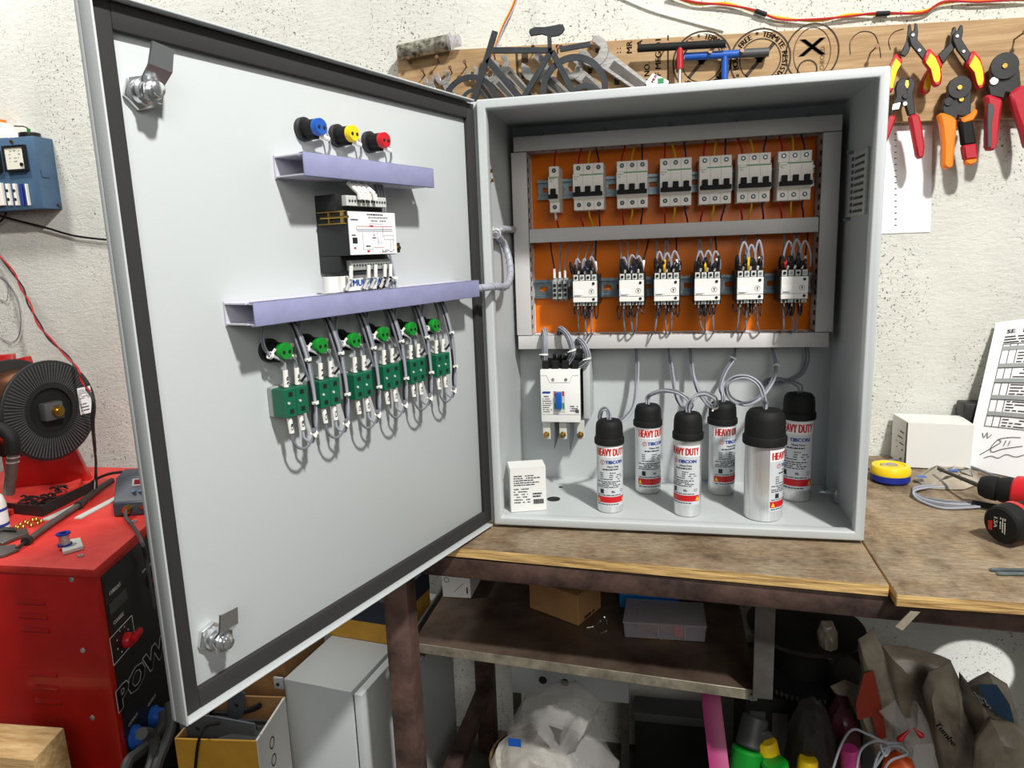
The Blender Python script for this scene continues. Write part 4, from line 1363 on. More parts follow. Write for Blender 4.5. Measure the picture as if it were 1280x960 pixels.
k = MB().hexa([(-0.163, SF(-0.163), -0.2375), (0.438, SF(0.438), -0.2375), (0.438, 0.42, -0.2375), (-0.163, 0.42, -0.2375)],
              [(-0.163, SF(-0.163), -0.2355), (0.438, SF(0.438), -0.2355), (0.438, 0.42, -0.2355), (-0.163, 0.42, -0.2355)])
sh = k.build('shelf_sheet', M_['shelf'], wb)
MB().hexa([(-0.163, SF(-0.163) - 0.0020, -0.2535), (0.438, SF(0.438) - 0.0020, -0.2535), (0.438, SF(0.438), -0.2535), (-0.163, SF(-0.163), -0.2535)],
          [(-0.163, SF(-0.163) - 0.0020, -0.2352), (0.438, SF(0.438) - 0.0020, -0.2352), (0.438, SF(0.438), -0.2352), (-0.163, SF(-0.163), -0.2352)]).build('shelf_lip', M_['shelfedge'], sh, bevel=0.0006, seg=1)
for x in (-0.155, 0.430):
    MB().cyl((x, SF(x) - 0.002, -0.2470), (x, SF(x) - 0.006, -0.2470), 0.0055, n=6).build('shelf_bolt', M_['rail_zinc'], sh)
hx0, hx1 = Y(940, 800, -0.075).x, Y(968, 800, -0.075).x
MB().box(hx0 + 0.003, hx1, -0.078, -0.074, -0.240, -0.060).box(hx1 - 0.004, hx1, -0.074, -0.046, -0.240, -0.060).build('shelf_hanger', M_['grey_steel'], wb, bevel=0.0006, seg=1)

# tape scrap under the seam
k = MB().prism([tuple(Y(px, py, -0.166).xz) for px, py in ((1138, 764), (1150, 765), (1128, 788), (1119, 783))], lambda a, c: (a, -0.1665, c), lambda a, c: (a, -0.1655, c))
tag(k.build('tape_scrap', M_['bagw']), 'torn scrap of tape hanging under the seam of the worktop boards', 'tape')

# ---------------------------------------------------------------- on the bench, right of the cabinet
t = thing('plain_carton', 'plain white carton on the bench against the wall, right of the cabinet', 'carton', (0.842, 0.468, TZ))
MB().hexa([(0.786, 0.425, TZ + 0.0005), (0.904, 0.410, TZ + 0.0005), (0.908, 0.490, TZ + 0.0005), (0.780, 0.505, TZ + 0.0005)],
          [(0.786, 0.425, 0.092), (0.904, 0.410, 0.092), (0.908, 0.490, 0.092), (0.780, 0.505, 0.092)]).build('carton_body', M_['cardw'], t, bevel=0.001, seg=1)
MB().hexa([(0.7848, 0.4246, 0.002), (0.7860, 0.4246, 0.002), (0.7860, 0.4300, 0.002), (0.7848, 0.4300, 0.002)],
          [(0.7848, 0.4246, 0.090), (0.7860, 0.4246, 0.090), (0.7860, 0.4300, 0.090), (0.7848, 0.4300, 0.090)]).build('end_flap_gap', M_['ink'], t)
k = MB()
dashes(k, lambda x, y: (0.7846 - 0.07 * x * 0.06, 0.430 + 0.07 * x, y), 0.15, 0.8, 0.02, 0.07, 4, 0.003, 3, 0.8)
k.build('small_print', M_['ink'], t)
tag(MB().box(0.905, 0.955, 0.470, 0.512, TZ + 0.0005, 0.122).build('black_case', M_['black'], bevel=0.003), 'black plastic case peeking out behind the leaning paper', 'case')

# leaning printed sheet
A, B_ = Vector((0.900, 0.437, TZ + 0.001)), Vector((1.05, 0.290, TZ + 0.001))
Cc, Dd = Vector((0.9665, 0.508, 0.287)), Vector((1.165, 0.440, 0.289))


def sheet(u, v, off=0.0):
    p = (A * (1 - u) + B_ * u) * (1 - v) + (Cc * (1 - u) + Dd * u) * v
    n = Vector((-0.35, -0.9, 0.2))
    return p + n * (0.012 * math.sin(PI * v) * (0.4 + u) - 0.0 + off) + Vector((0, 0, 0.012 * math.sin(PI * u) * v))


k = MB()
N = 14
vs = [sheet(i / N, j / N) for j in range(N + 1) for i in range(N + 1)]
vs += [sheet(i / N, j / N, -0.0004) for j in range(N + 1) for i in range(N + 1)]
m_ = (N + 1) ** 2
fs = []
for j in range(N):
    for i in range(N):
        q = (j * (N + 1) + i, j * (N + 1) + i + 1, (j + 1) * (N + 1) + i + 1, (j + 1) * (N + 1) + i)
        fs += [q, tuple(x + m_ for x in reversed(q))]
k.add(vs, fs)
t = thing('printed_sheet', 'printed white sheet with a table and signature leaning against the wall', 'paper', A)
k.build('paper_sheet', M_['paper'], t)
sf = lambda x, y: sheet(x, y, 0.0016)
k = MB()
put_text(k, 'NIKAI', lambda x, y: sf(x / 0.21 + 0.24, y / 0.297 + 0.912), 0.0105, 0.052, 0)
put_text(k, 'SE', lambda x, y: sf(x / 0.21 + 0.11, y / 0.297 + 0.915), 0.008, 0.014, 0, 0.0006)
dashes(k, sf, 0.10, 0.95, 0.845, 0.90, 3, 0.008, 3, 0.95)
for x in (0.10, 0.16, 0.22, 0.95):
    k.add([sf(x, 0.29), sf(x + 0.005, 0.29), sf(x + 0.005, 0.56), sf(x, 0.56), sf(x + 0.005, 0.84), sf(x, 0.84)], [(0, 1, 2, 3), (3, 2, 4, 5)])
for i, y in enumerate((0.29, 0.36, 0.47, 0.58, 0.68, 0.84)):
    for q in range(8):
        x0_, x1_ = 0.10 + 0.85 * q / 8, 0.10 + 0.85 * (q + 1) / 8
        k.add([sf(x0_, y), sf(x1_, y), sf(x1_, y + 0.004), sf(x0_, y + 0.004)], [(0, 1, 2, 3)])
for y0_, y1_, r_ in ((0.295, 0.355, 3), (0.395, 0.47, 4), (0.50, 0.58, 4), (0.61, 0.68, 3), (0.71, 0.79, 4)):
    dashes(k, sf, 0.24, 0.95, y0_, y1_, r_, 0.006, int(y0_ * 1000), 0.9)
k.build('table_print', M_['ink'], t)['kind'] = 'stuff'
k = MB()
for y in (0.365, 0.474, 0.584, 0.684, 0.80):
    for q in range(8):
        x0_, x1_ = 0.10 + 0.85 * q / 8, 0.10 + 0.85 * (q + 1) / 8
        k.add([sf(x0_, y), sf(x1_, y), sf(x1_, y + 0.026), sf(x0_, y + 0.026)], [(0, 1, 2, 3)])
k.build('table_bands', M_['tgrey'], t)['kind'] = 'stuff'
k = MB()
for pts in (((0.10, 0.245), (0.12, 0.215), (0.14, 0.25), (0.15, 0.215), (0.18, 0.24)), ((0.24, 0.215), (0.32, 0.235), (0.42, 0.245)), ((0.12, 0.10), (0.22, 0.165), (0.27, 0.20), (0.24, 0.21), (0.20, 0.16), (0.22, 0.13), (0.30, 0.16), (0.45, 0.195)),
            ((0.30, 0.18), (0.31, 0.215)), ((0.335, 0.185), (0.345, 0.215)), ((0.16, 0.085), (0.22, 0.105), (0.28, 0.10), (0.34, 0.13), (0.42, 0.125), (0.50, 0.15), (0.66, 0.17))):
    k.tube([sf(*p) for p in pts], 0.0006, 4, 5)
k.build('signature', M_['ink'], t)

# round tape measure
P = (Z(1086, 598, TZ) + Z(1139, 603, TZ)) / 2
r = (Z(1139, 603, TZ) - Z(1086, 598, TZ)).length / 2 * 0.97
t = thing('tape_measure', 'round yellow and blue tape measure lying on the bench', 'tape measure', (P.x, P.y, TZ))
MB().lathe([(r * 0.9, TZ + 0.0005), (r, TZ + 0.004), (r, 0.010)], (P.x, P.y, 0), (0, 0, 1), 36).build('lower_shell', M_['navy'], t)
MB().lathe([(r, 0.010), (r * 1.01, 0.012), (r * 1.01, 0.020), (r * 0.93, 0.026), (r * 0.72, 0.027), (r * 0.70, 0.025), (0.0001, 0.025)], (P.x, P.y, 0), (0, 0, 1), 36).build('upper_shell', M_['yellow'], t)
MB().box(P.x - 0.018, P.x + 0.012, P.y - 0.006, P.y + 0.006, 0.0252, 0.0275).cyl((P.x, P.y, 0.025), (P.x, P.y, 0.029), 0.008, n=16).build('hub_clip', M_['steel'], t)

# cable, coil, plastic pouch
t = thing('cable_offcut', 'thin grey cable bowing across in front of the plain white carton', 'cable', Z(1130, 575, TZ))
wire([Z(1086, 586, TZ + 0.003), Z(1100, 578, 0.004), Z(1135, 573, 0.006), Z(1180, 575, 0.004), Z(1215, 584, 0.002), Z(1250, 598, TZ + 0.003)], M_['wgrey'], t, 0.0028)
t = thing('cable_coil', 'loose coil of grey cable with a black end sleeve lying by the drill', 'cable', Z(1170, 625, TZ))
for j, dy in enumerate((0, 3, 6, 9)):
    wire([Z(1196 - 4 * j, 606 + dy * 0.3, TZ + 0.0025), Z(1160, 606 + dy * 0.4, TZ + 0.0025), Z(1142, 610 + dy * 0.5, TZ + 0.0025 + 0.002 * j), Z(1150, 620 + dy * 0.6, TZ + 0.0025), Z(1180, 626 + dy, TZ + 0.0025), Z(1225, 630 + dy * 0.4, TZ + 0.004)], M_['wlight'] if j % 2 else M_['wgrey'], t, 0.0022)
MB().cyl(Z(1215, 629, TZ + 0.006), Z(1262, 637, TZ + 0.006), 0.0055, n=12).build('end_sleeve', M_['matblack'], t)
tc_ = [Z(px, py, TZ) for px, py in ((1141, 600), (1165, 583), (1200, 583), (1222, 590), (1226, 604), (1205, 612), (1165, 611))]
k = MB()
cc = sum(tc_, Vector()) / len(tc_)
ring0 = [q + Vector((0, 0, 0.0005)) for q in tc_]
ring1 = [cc + (q - cc) * 0.75 + Vector((0, 0, 0.009)) for q in tc_]
ring2 = [cc + (q - cc) * 0.3 + Vector((0, 0, 0.012)) for q in tc_]
n = len(tc_)
k.add(ring0 + ring1 + ring2, [(i, (i + 1) % n, (i + 1) % n + n, i + n) for i in range(2 * n) if i % n < n - 1] + [(n - 1, 0, n, 2 * n - 1), (2 * n - 1, n, 2 * n, 3 * n - 1), tuple(range(2 * n, 3 * n)), tuple(range(n - 1, -1, -1))])
t = thing('plastic_pouch', 'clear plastic pouch with blue print lying behind the drill bit', 'bag', cc)
k.build('pouch_film', M_['bagw'], t, noise=0.0025, cuts=3)
for px, py in ((1152, 596), (1192, 588)):
    q = Z(px, py, 0.007)
    MB().box(q.x - 0.008, q.x + 0.008, q.y - 0.007, q.y + 0.007, 0.0072, 0.0078).build('blue_print', M_['blue'], t)

# cordless drill lying on the bench, its back end beyond the frame
Cq, E_, Bq = Z(1224, 607, 0.033), Z(1250, 657, 0.026), Z(1345, 628, 0.038)
t = thing('cordless_drill', 'red and black cordless drill lying on the bench with its bit pointing left', 'drill', (Bq.x, Bq.y, TZ))
ax = (Bq - Cq)
L = ax.length
bd = ax.normalized()
MB().cyl(Cq + (Z(1173, 586, 0.020) - Cq), Cq, 0.0030, 0.0042, n=10).build('drill_bit', M_['toolblack'], t)
MB().lathe([(0.010, 0), (0.017, 0.003), (0.0205, 0.012), (0.0215, 0.024), (0.0215, 0.028), (0.019, 0.030), (0.0215, 0.033), (0.0235, 0.052)], Cq, bd, 20).build('chuck', M_['matblack'], t)
MB().lathe([(0.0240, 0.0525), (0.028, 0.056), (0.030, 0.075), (0.030, L + 0.03), (0.024, L + 0.05)], Cq, bd, 20).build('drill_housing', M_['red'], t)
hd = (Bq - E_)
HL = hd.length
hd = hd.normalized()
MB().lathe([(0.004, 0.0), (0.026, 0.001), (0.0295, 0.004), (0.0305, 0.010), (0.0305, 0.026)], E_, hd, 28).build('battery_pack', M_['matblack'], t, bevel=0)
MB().lathe([(0.0312, 0.026), (0.0312, 0.034), (0.029, 0.036)], E_, hd, 28).build('battery_collar', M_['red'], t)
MB().lathe([(0.029, 0.036), (0.024, 0.075), (0.022, HL)], E_, hd, 20).build('handle', M_['matblack'], t)
uu = Vector((0, 0, 1)) - hd * hd.z
uu.normalize()
ww = hd.cross(uu) * -1
k = MB()
fe2 = lambda x, y: E_ - hd * 0.0006 + uu * (-x) + ww * y
put_text(k, '12V', lambda x, y: fe2(x - 0.003, y + 0.004), 0.006, 0.017, fat=0.0004)
dashes(k, fe2, -0.014, 0.012, -0.010, 0.001, 3, 0.0018, 4, 0.9)
k.build('battery_print', M_['cream'], t)
MB().hexa([fe2(-0.004, 0.012), fe2(0.012, 0.012), fe2(0.012, 0.018), fe2(-0.002, 0.019)], [Vector(fe2(-0.004, 0.012)) - hd * 0.0006, Vector(fe2(0.012, 0.012)) - hd * 0.0006, Vector(fe2(0.012, 0.018)) - hd * 0.0006, Vector(fe2(-0.002, 0.019)) - hd * 0.0006]).build('battery_badge', M_['redlet'], t)

A_, B2 = Z(1238, 713, TZ), Z(1330, 715, TZ)
for j, lb in enumerate(('upper of two flat metal strips at the front right of the bench', 'lower of two flat metal strips at the front right of the bench')):
    d_ = Vector((0.004 * j, -0.012 * j, 0))
    tag(MB().bar(A_ + d_ + Vector((0, 0, 0.0014)), B2 + d_ + Vector((0, 0.002, 0.0014)), 0.007, 0.002).build('metal_strip', M_['rail_zinc']), lb, 'strip', 'metal strips')

# ---------------------------------------------------------------- tool board on the wall
YBD = 0.500
TL_, TR_ = Y(496, 66, YBD), Y(1340, 18, YBD)
BR_ = Y(1340, 145.5, YBD)
BL_ = Vector((TL_.x, YBD, BR_.z + (TL_.z - TR_.z) * 1.0))
tb = thing('tool_board', 'long light plywood board screwed to the wall with black stamped rings and lettering', 'board', ((TL_.x + TR_.x) / 2, 0.51, min(BL_.z, BR_.z)))
k = MB()
k.hexa([tuple(BL_), tuple(BR_), (BR_.x, WALLY - 0.0005, BR_.z), (BL_.x, WALLY - 0.0005, BL_.z)], [tuple(TL_), tuple(TR_), (TR_.x, WALLY - 0.0005, TR_.z), (TL_.x, WALLY - 0.0005, TL_.z)])
k.build('board_panel', M_['board'], tb, bevel=0.001, seg=1)
bp = lambda px, py: Y(px, py, YBD - 0.0006)
brown = mat('stamped_brown_ink', (64, 50, 36), 0.8)


def ring_text(mb, s, c, R, h, a0, a1):
    n = len(s)
    for i, ch in enumerate(s):
        if ch == ' ':
            continue
        a = a0 + (a1 - a0) * (i + 0.5) / n
        u = Vector((math.sin(a), 0, math.cos(a)))
        w = Vector((math.cos(a), 0, -math.sin(a)))
        put_text(mb, ch, lambda x, y: c + u * (R + y) + w * x, h, fat=0.0007)


def annulus(mb, c, ra, rb, sx=1.0, n=48):
    vs = [(c.x + sx * r_ * math.cos(2 * PI * i / n), c.y, c.z + r_ * math.sin(2 * PI * i / n)) for r_ in (ra, rb) for i in range(n)]
    mb.add(vs, [(i, (i + 1) % n, (i + 1) % n + n, i + n) for i in range(n)])


c1, c2, c3 = bp(877.5, 77), bp(950, 74.5), bp(1015, 66)
for c, words in ((c1, 'BORER FREE * TERMITE RESISTANT * PROOF * '), (c2, 'BORER FREE * TERMITE RESISTANT * PROOF * ')):
    k = MB()
    annulus(k, c, 0.0610, 0.0575)
    annulus(k, c, 0.0415, 0.0392)
    ring_text(k, words, c, 0.0440, 0.0110, -1.9, -1.9 + 2 * PI)
    k.prism([(-0.030, -0.028), (-0.025, -0.033), (0.030, 0.028), (0.025, 0.033)], lambda a, b_: (c.x + a, c.y, c.z + b_), lambda a, b_: (c.x + a, c.y + 0.0004, c.z + b_))
    for q in range(6):
        a = 1.0 * q
        k.prism([(0.004 * math.cos(a) + 0.016 * math.cos(a + i) * (0.5 + 0.5 * (i % 2)), 0.003 + 0.010 * math.sin(a + i)) for i in range(5)], lambda a_, b_: (c.x + a_, c.y, c.z + b_), lambda a_, b_: (c.x + a_, c.y + 0.0004, c.z + b_)) if q < 2 else None
    k.build('stamped_ring', brown, tb)['kind'] = 'stuff'
k = MB()
annulus(k, c3, 0.0570, 0.0535, 0.92)
annulus(k, c3, 0.0490, 0.0470, 0.74)
put_text(k, 'X', lambda x, y: c3 + Vector((x, 0, y - 0.005)), 0.034, 0.050, fat=0.002)
put_text(k, 'CHECKED', lambda x, y: c3 + Vector((0.024 - y, 0, x - 0.012)), 0.0085, 0.044)
annulus(k, c3 + Vector((-0.008, 0, -0.032)), 0.020, 0.017)
k.build('stamped_ring', brown, tb)['kind'] = 'stuff'
k = MB()
for s, px, py, h, w in (('MR', 790, 66, 0.012, 0.024), ('AA', 803, 65, 0.012, 0.024), ('CH NO.', 812, 112, 0.012, 0.055), ('OF MFG. 01', 826, 104, 0.012, 0.088), (': :', 776, 66, 0.012, None)):
    o_ = bp(px, py)
    put_text(k, s, lambda x, y: o_ + Vector((-y, 0, x)), h, w, 0, 0.0006)
for pts in (((834, 44), (836, 44), (836, 110), (834, 110)), ((644, 62), (647, 62), (649, 108), (646, 108)), ((652, 60), (660, 60), (660, 78), (652, 78)), ((652, 90), (664, 90), (664, 98), (652, 98)), ((696, 57), (703, 56), (703, 60), (697, 61)), ((744, 60), (757, 60), (757, 66), (744, 66)), ((735, 80), (740, 80), (740, 92), (735, 92)), ((768, 98), (774, 98), (774, 106), (768, 106))):
    k.add([bp(*q) for q in pts], [(0, 1, 2, 3)])
k.build('stamped_lettering', brown, tb)['kind'] = 'stuff'
for px, py in ((512, 66), (549, 64), (514, 79), (549, 78), (531, 94), (565, 91), (583, 84), (831, 61), (859, 60), (884, 72), (923, 71), (1088, 66), (1268, 49), (619, 74), (667, 66), (697, 66), (738, 61)):
    P = bp(px, py)
    MB().cyl(P, P + Vector((0.004, -0.030, 0.004)), 0.0016, n=6).cyl(P + Vector((0.004, -0.030, 0.004)), P + Vector((0.0043, -0.032, 0.0043)), 0.0042, n=10).build('nail', mat('rusty_nail', (110, 78, 60), 0.5, 0.6) if 'nail_m' not in globals() else nail_m, tb)
    if 'nail_m' not in globals():
        nail_m = bpy.data.materials['rusty_nail']
for pts in (((1063, 68), (1063, 52), (1075, 40), (1092, 42), (1099, 58), (1101, 72)), ((1113, 62), (1111, 50), (1118, 40), (1130, 36))):
    MB().tube([bp(*q) for q in pts], 0.0008, 5, 5).build('drawn_arc', brown, tb)


def plate(name, pts, y, th, m, parent, bevel=0.0015, ox=0, oy=0, sc=1.0):
    q = [tuple(Y(ox + px / sc, oy + py / sc, y).xz) for px, py in pts]
    return MB().prism(q, lambda a, c: (a, y, c), lambda a, c: (a, y + th, c)).build(name, m, parent, bevel=bevel, seg=1)


def shrink(pts, f):
    cx, cy = sum(q[0] for q in pts) / len(pts), sum(q[1] for q in pts) / len(pts)
    return [(cx + (x - cx) * f, cy + (y - cy) * f) for x, y in pts]


def disc(name, px, py, rpx, y, th, m, parent, n=24):
    P = Y(px, py, y)
    return MB().cyl((P.x, y + th, P.z), (P.x, y, P.z), PX(rpx, P), n=n).build(name, m, parent, bevel=0.0006, seg=1)


T6 = dict(ox=1040, oy=0, sc=4.0)


def pliers(label, y, h1, h2, g1, g2, piv):
    t = thing('cutting_pliers', label, 'pliers', Y(1040 + piv[0] / 4, piv[1] / 4 + 30, y + 0.01), 0, 'yellow handled cutters')
    plate('jaw_half', h1, y, 0.006, M_['toolblack'], t, **T6)
    plate('jaw_half', h2, y + 0.006, 0.006, M_['toolblack'], t, **T6)
    for g, yy in ((g1, y - 0.003), (g2, y + 0.001)):
        gr = plate('grip', g, yy, 0.015, M_['red'], t, 0.003, **T6)
        plate('grip_inlay', shrink(g, 0.76), yy - 0.0008, 0.002, M_['yeltool'], gr, 0.0005, **T6)
    disc('pivot', 1040 + piv[0] / 4, piv[1] / 4, 2.2, y - 0.002, 0.004, M_['steel'], t, 12)
    disc('spring_pin', 1040 + piv[0] / 4 + 8, piv[1] / 4 + 19, 2.0, y - 0.002, 0.004, M_['chrome'], t, 10)


pliers('yellow and red handled cutters hung left on the tool board, nearest the cabinet', 0.452,
       [(415, 112), (428, 118), (432, 160), (428, 195), (475, 255), (455, 300), (395, 225), (385, 180), (395, 160), (412, 150)],
       [(383, 122), (395, 118), (400, 150), (412, 170), (400, 215), (385, 260), (365, 285), (340, 270), (372, 210), (380, 160)],
       [(487, 236), (520, 270), (546, 330), (553, 385), (545, 425), (520, 434), (507, 418), (490, 345), (455, 300)],
       [(322, 262), (358, 302), (330, 352), (312, 420), (304, 460), (285, 465), (280, 420), (295, 320)], (406, 174))
pliers('yellow and red handled cutters hung in the middle above the orange crimping tool', 0.476,
       [(643, 122), (655, 124), (657, 160), (650, 195), (695, 265), (675, 315), (625, 250), (605, 200), (610, 165), (630, 150)],
       [(605, 135), (618, 130), (625, 155), (640, 185), (620, 235), (590, 270), (555, 320), (530, 275), (590, 215), (598, 165)],
       [(710, 245), (745, 290), (764, 350), (768, 410), (757, 443), (732, 449), (722, 420), (708, 360), (672, 318)],
       [(530, 268), (558, 325), (520, 380), (500, 420), (490, 462), (465, 474), (446, 455), (452, 415), (480, 350), (505, 310)], (627, 180))

t = thing('wire_stripper', 'red handled wire stripper hung half behind the cabinet edge, below the yellow cutters', 'pliers', Y(1130, 170, 0.47))
plate('stripper_head', [(345, 392), (372, 384), (376, 440), (384, 384), (402, 388), (414, 400), (416, 430), (405, 470), (415, 540), (420, 572), (385, 577), (370, 530), (345, 510), (318, 545), (296, 575), (288, 568), (310, 520), (320, 490), (318, 440), (330, 405)], 0.462, 0.012, M_['toolblack'], t, **T6)
plate('grip', [(388, 575), (438, 567), (455, 640), (467, 730), (462, 780), (447, 797), (427, 788), (415, 720), (400, 640)], 0.458, 0.018, M_['redtool'], t, 0.004, **T6)
plate('grip', [(294, 572), (325, 580), (302, 645), (272, 720), (247, 760), (235, 745), (262, 660)], 0.460, 0.016, M_['redtool'], t, 0.003, **T6)
disc('pivot', 1132, 120, 3.2, 0.458, 0.006, M_['toolblack'], t)
disc('spring_pin', 1131.5, 129.5, 2.6, 0.457, 0.007, M_['chrome'], t)
plate('spring_plate', [(305, 520), (345, 510), (335, 545), (300, 550)], 0.460, 0.003, M_['chrome'], t, 0.0005, **T6)
plate('cutting_edge', [(368, 400), (384, 400), (386, 425), (376, 445), (364, 425)], 0.4612, 0.002, M_['brass'], t, 0.0004, **T6)

t = thing('crimping_tool', 'crimping tool with orange handle and one black taped handle, hung on the board', 'crimper', Y(1198, 210, 0.475))
plate('crimper_head', [(635, 382), (670, 390), (693, 420), (698, 470), (695, 560), (690, 578), (650, 582), (630, 575), (622, 600), (560, 577), (553, 545), (565, 490), (585, 480), (581, 430), (602, 396)], 0.464, 0.014, M_['toolblack'], t, **T6)
disc('turret', 1200, 109, 13.5, 0.459, 0.006, M_['toolblack'], t)
disc('turret_pin', 1200, 109, 3.2, 0.4565, 0.004, M_['brass'], t, 8)
disc('pivot', 1202, 124, 3.0, 0.460, 0.005, M_['brass'], t, 12)
disc('ratchet_screw', 1186, 127, 5.0, 0.461, 0.004, M_['toolblack'], t)
plate('handle', [(535, 566), (560, 564), (600, 578), (626, 594), (625, 650), (614, 760), (610, 828), (597, 845), (570, 842), (557, 822), (560, 720), (550, 630)], 0.458, 0.022, M_['orgtool'], t, 0.005, **T6)
hd_ = plate('handle', [(640, 600), (706, 598), (726, 720), (656, 730)], 0.460, 0.018, M_['matblack'], t, 0.004, **T6)
plate('handle_top', [(650, 588), (690, 570), (724, 540), (733, 560), (712, 602), (655, 620)], 0.459, 0.020, M_['orgtool'], hd_, 0.003, **T6)
plate('red_tape', [(656, 726), (725, 716), (731, 792), (668, 800)], 0.459, 0.020, M_['redtool'], hd_, 0.003, **T6)
plate('handle_tip', [(668, 798), (731, 790), (726, 814), (692, 828), (673, 820)], 0.460, 0.018, M_['orgtool'], hd_, 0.003, **T6)

t = thing('crimping_tool', 'crimping tool with two red and grey handles hung rightmost on the board', 'crimper', Y(1250, 185, 0.475))
plate('crimper_head', [(870, 268), (905, 280), (930, 310), (940, 360), (946, 425), (902, 467), (870, 460), (860, 492), (790, 477), (784, 430), (800, 408), (797, 335), (815, 295), (840, 275)], 0.464, 0.014, M_['toolblack'], t, **T6)
disc('turret', 1256.5, 82, 16, 0.459, 0.006, M_['toolblack'], t)
disc('turret_pin', 1256.5, 82, 3.4, 0.4565, 0.004, M_['brass'], t, 8)
disc('pivot', 1262, 94.5, 3.2, 0.460, 0.005, M_['toolblack'], t, 12)
disc('ratchet_screw', 1243, 101, 5.0, 0.461, 0.004, M_['chrome'], t)
for g, i_ in (([(767, 474), (795, 472), (858, 494), (848, 560), (833, 710), (822, 748), (798, 754), (776, 744), (778, 600), (783, 530)], [(780, 515), (806, 520), (812, 550), (800, 620), (798, 735), (780, 738), (778, 600)]),
              ([(890, 463), (950, 425), (975, 420), (1000, 480), (1014, 640), (1005, 740), (975, 745), (950, 650), (918, 560)], [(965, 500), (985, 500), (996, 640), (990, 720), (975, 700)])):
    q = plate('handle', g, 0.458, 0.022, M_['redtool'], t, 0.005, **T6)
    plate('grip_inlay', i_, 0.4565, 0.004, M_['dgrey'], q, 0.001, **T6)

# T-handled keys
for lb, bar_, stem, y, mb_, ms, low in (('T-handled hex key with a black bar and dark red stem', ((797, 60.5), (907, 54.5)), ((850, 57), (850, 86)), 0.466, M_['matblack'], M_['redtool'], (849.5, 112)), ('T-handled hex key with a blue bar and blue stem', ((856, 71), (960, 65)), ((906, 68), (906, 118)), 0.480, M_['blue'], M_['blue'], (906, 132))):
    a, b_, c, d_ = Y(*bar_[0], y), Y(*bar_[1], y), Y(*stem[0], y), Y(*stem[1], y)
    t = thing('hex_key', lb, 'hex key', d_, 0, 'T-handled keys')
    MB().tube([a, a + (b_ - a) * 0.33, a + (b_ - a) * 0.66, b_], 0.0078, 12, 2).build('cross_bar', mb_, t)
    if mb_ is M_['blue']:
        MB().cyl(a + (b_ - a) * 0.66, b_ + (b_ - a) * 0.01, 0.0088, n=12).build('bar_grip', M_['dgrey'], t)
    MB().cyl(c, d_, 0.0068, n=12).build('stem', ms, t)
    MB().cyl(d_, Y(*low, y), 0.0034, n=10).build('shank', M_['steel'], t)

# spanners
def spanner(label, px, py, qx, qy, wpx, y, rough_jaw, group='spanners on the board'):
    P, Q = Y(px, py, y), Y(qx, qy, y)
    d = (Q - P)
    d.y = 0
    L = d.length
    d.normalize()
    n = Vector((-d.z, 0, d.x))
    w = PX(wpx, P)
    t = thing('spanner', label, 'spanner', Q, 0, group)
    R = w * rough_jaw

    def outline(at_, sgn, mb):
        pts = []
        gap = 0.62
        rot = 0.26
        for i in range(13):
            a = gap + (2 * PI - 2 * gap) * i / 12
            pts.append((R * math.cos(a + rot), R * math.sin(a + rot)))
        inner = [(R * 0.52 * math.cos(gap * 1.1 + rot), -R * 0.52 * math.sin(gap * 1.1 - rot)), (-R * 0.22 + 0, -R * 0.40), (-R * 0.36, 0), (-R * 0.22, R * 0.40), (R * 0.52 * math.cos(gap * 1.1 - rot), R * 0.52 * math.sin(gap * 1.1 + rot))]
        f0 = lambda a, c: at_ + (d * -sgn) * a + n * (c * sgn) + Vector((0, 0, 0))
        f1 = lambda a, c: f0(a, c) + Vector((0, w * 0.38, 0))
        mb.prism(pts + inner, f0, f1)
    k = MB()
    outline(P, 1, k)
    k.build('open_jaw', M_['steel'], t, bevel=w * 0.05, seg=1)
    k = MB()
    outline(Q, -1, k)
    k.build('open_jaw', M_['steel'], t, bevel=w * 0.05, seg=1)
    k = MB()
    yv = Vector((0, w * 0.06, 0))
    th = Vector((0, w * 0.26, 0))
    A0, B0 = P + d * R * 0.7, Q - d * R * 0.7
    k.hexa([A0 - n * w * 0.60 + yv, A0 + n * w * 0.60 + yv, A0 + n * w * 0.60 + yv + th, A0 - n * w * 0.60 + yv + th], [B0 - n * w * 0.42 + yv, B0 + n * w * 0.42 + yv, B0 + n * w * 0.42 + yv + th, B0 - n * w * 0.42 + yv + th])
    sh_ = k.build('shank', M_['steel'], t, bevel=w * 0.06, seg=1)
    k = MB()
    A1, B1 = A0 + d * w * 0.8, B0 - d * w * 0.8
    s2 = yv - Vector((0, 0.0006, 0))
    k.hexa([A1 - n * w * 0.30 + s2, A1 + n * w * 0.30 + s2, A1 + n * w * 0.30 + yv * 1.1, A1 - n * w * 0.30 + yv * 1.1], [B1 - n * w * 0.24 + s2, B1 + n * w * 0.24 + s2, B1 + n * w * 0.24 + yv * 1.1, B1 - n * w * 0.24 + yv * 1.1])
    k.build('recessed_web', M_['grey_steel'], sh_)
    return t


spanner('largest spanner, tilted right of the bicycle cutout, beside the small card', 742, 64, 850, 142, 18, 0.476, 1.05)
spanner('spanner seen through the rear wheel of the bicycle cutout', 714, 84, 790, 150, 13, 0.486, 1.15)
spanner('spanner with a bright jaw between the bicycle seat tube and top tube', 668, 84, 735, 146, 14, 0.477, 1.25)
spanner('spanner right under the top tube of the bicycle cutout', 626, 79, 690, 150, 9, 0.476, 1.2)
spanner('spanner behind the front fork of the bicycle cutout', 612, 92, 664, 150, 9, 0.480, 1.2)
spanner('short spanner crossing the front wheel of the bicycle cutout', 590, 90, 634, 152, 7, 0.484, 1.2)
spanner('small spanner showing its jaw left of the front wheel', 553, 96, 585, 160, 9, 0.484, 1.1)
spanner('smallest spanner, mostly hidden by the door top, leftmost on the board', 536, 100, 564, 160, 6, 0.484, 1.1)

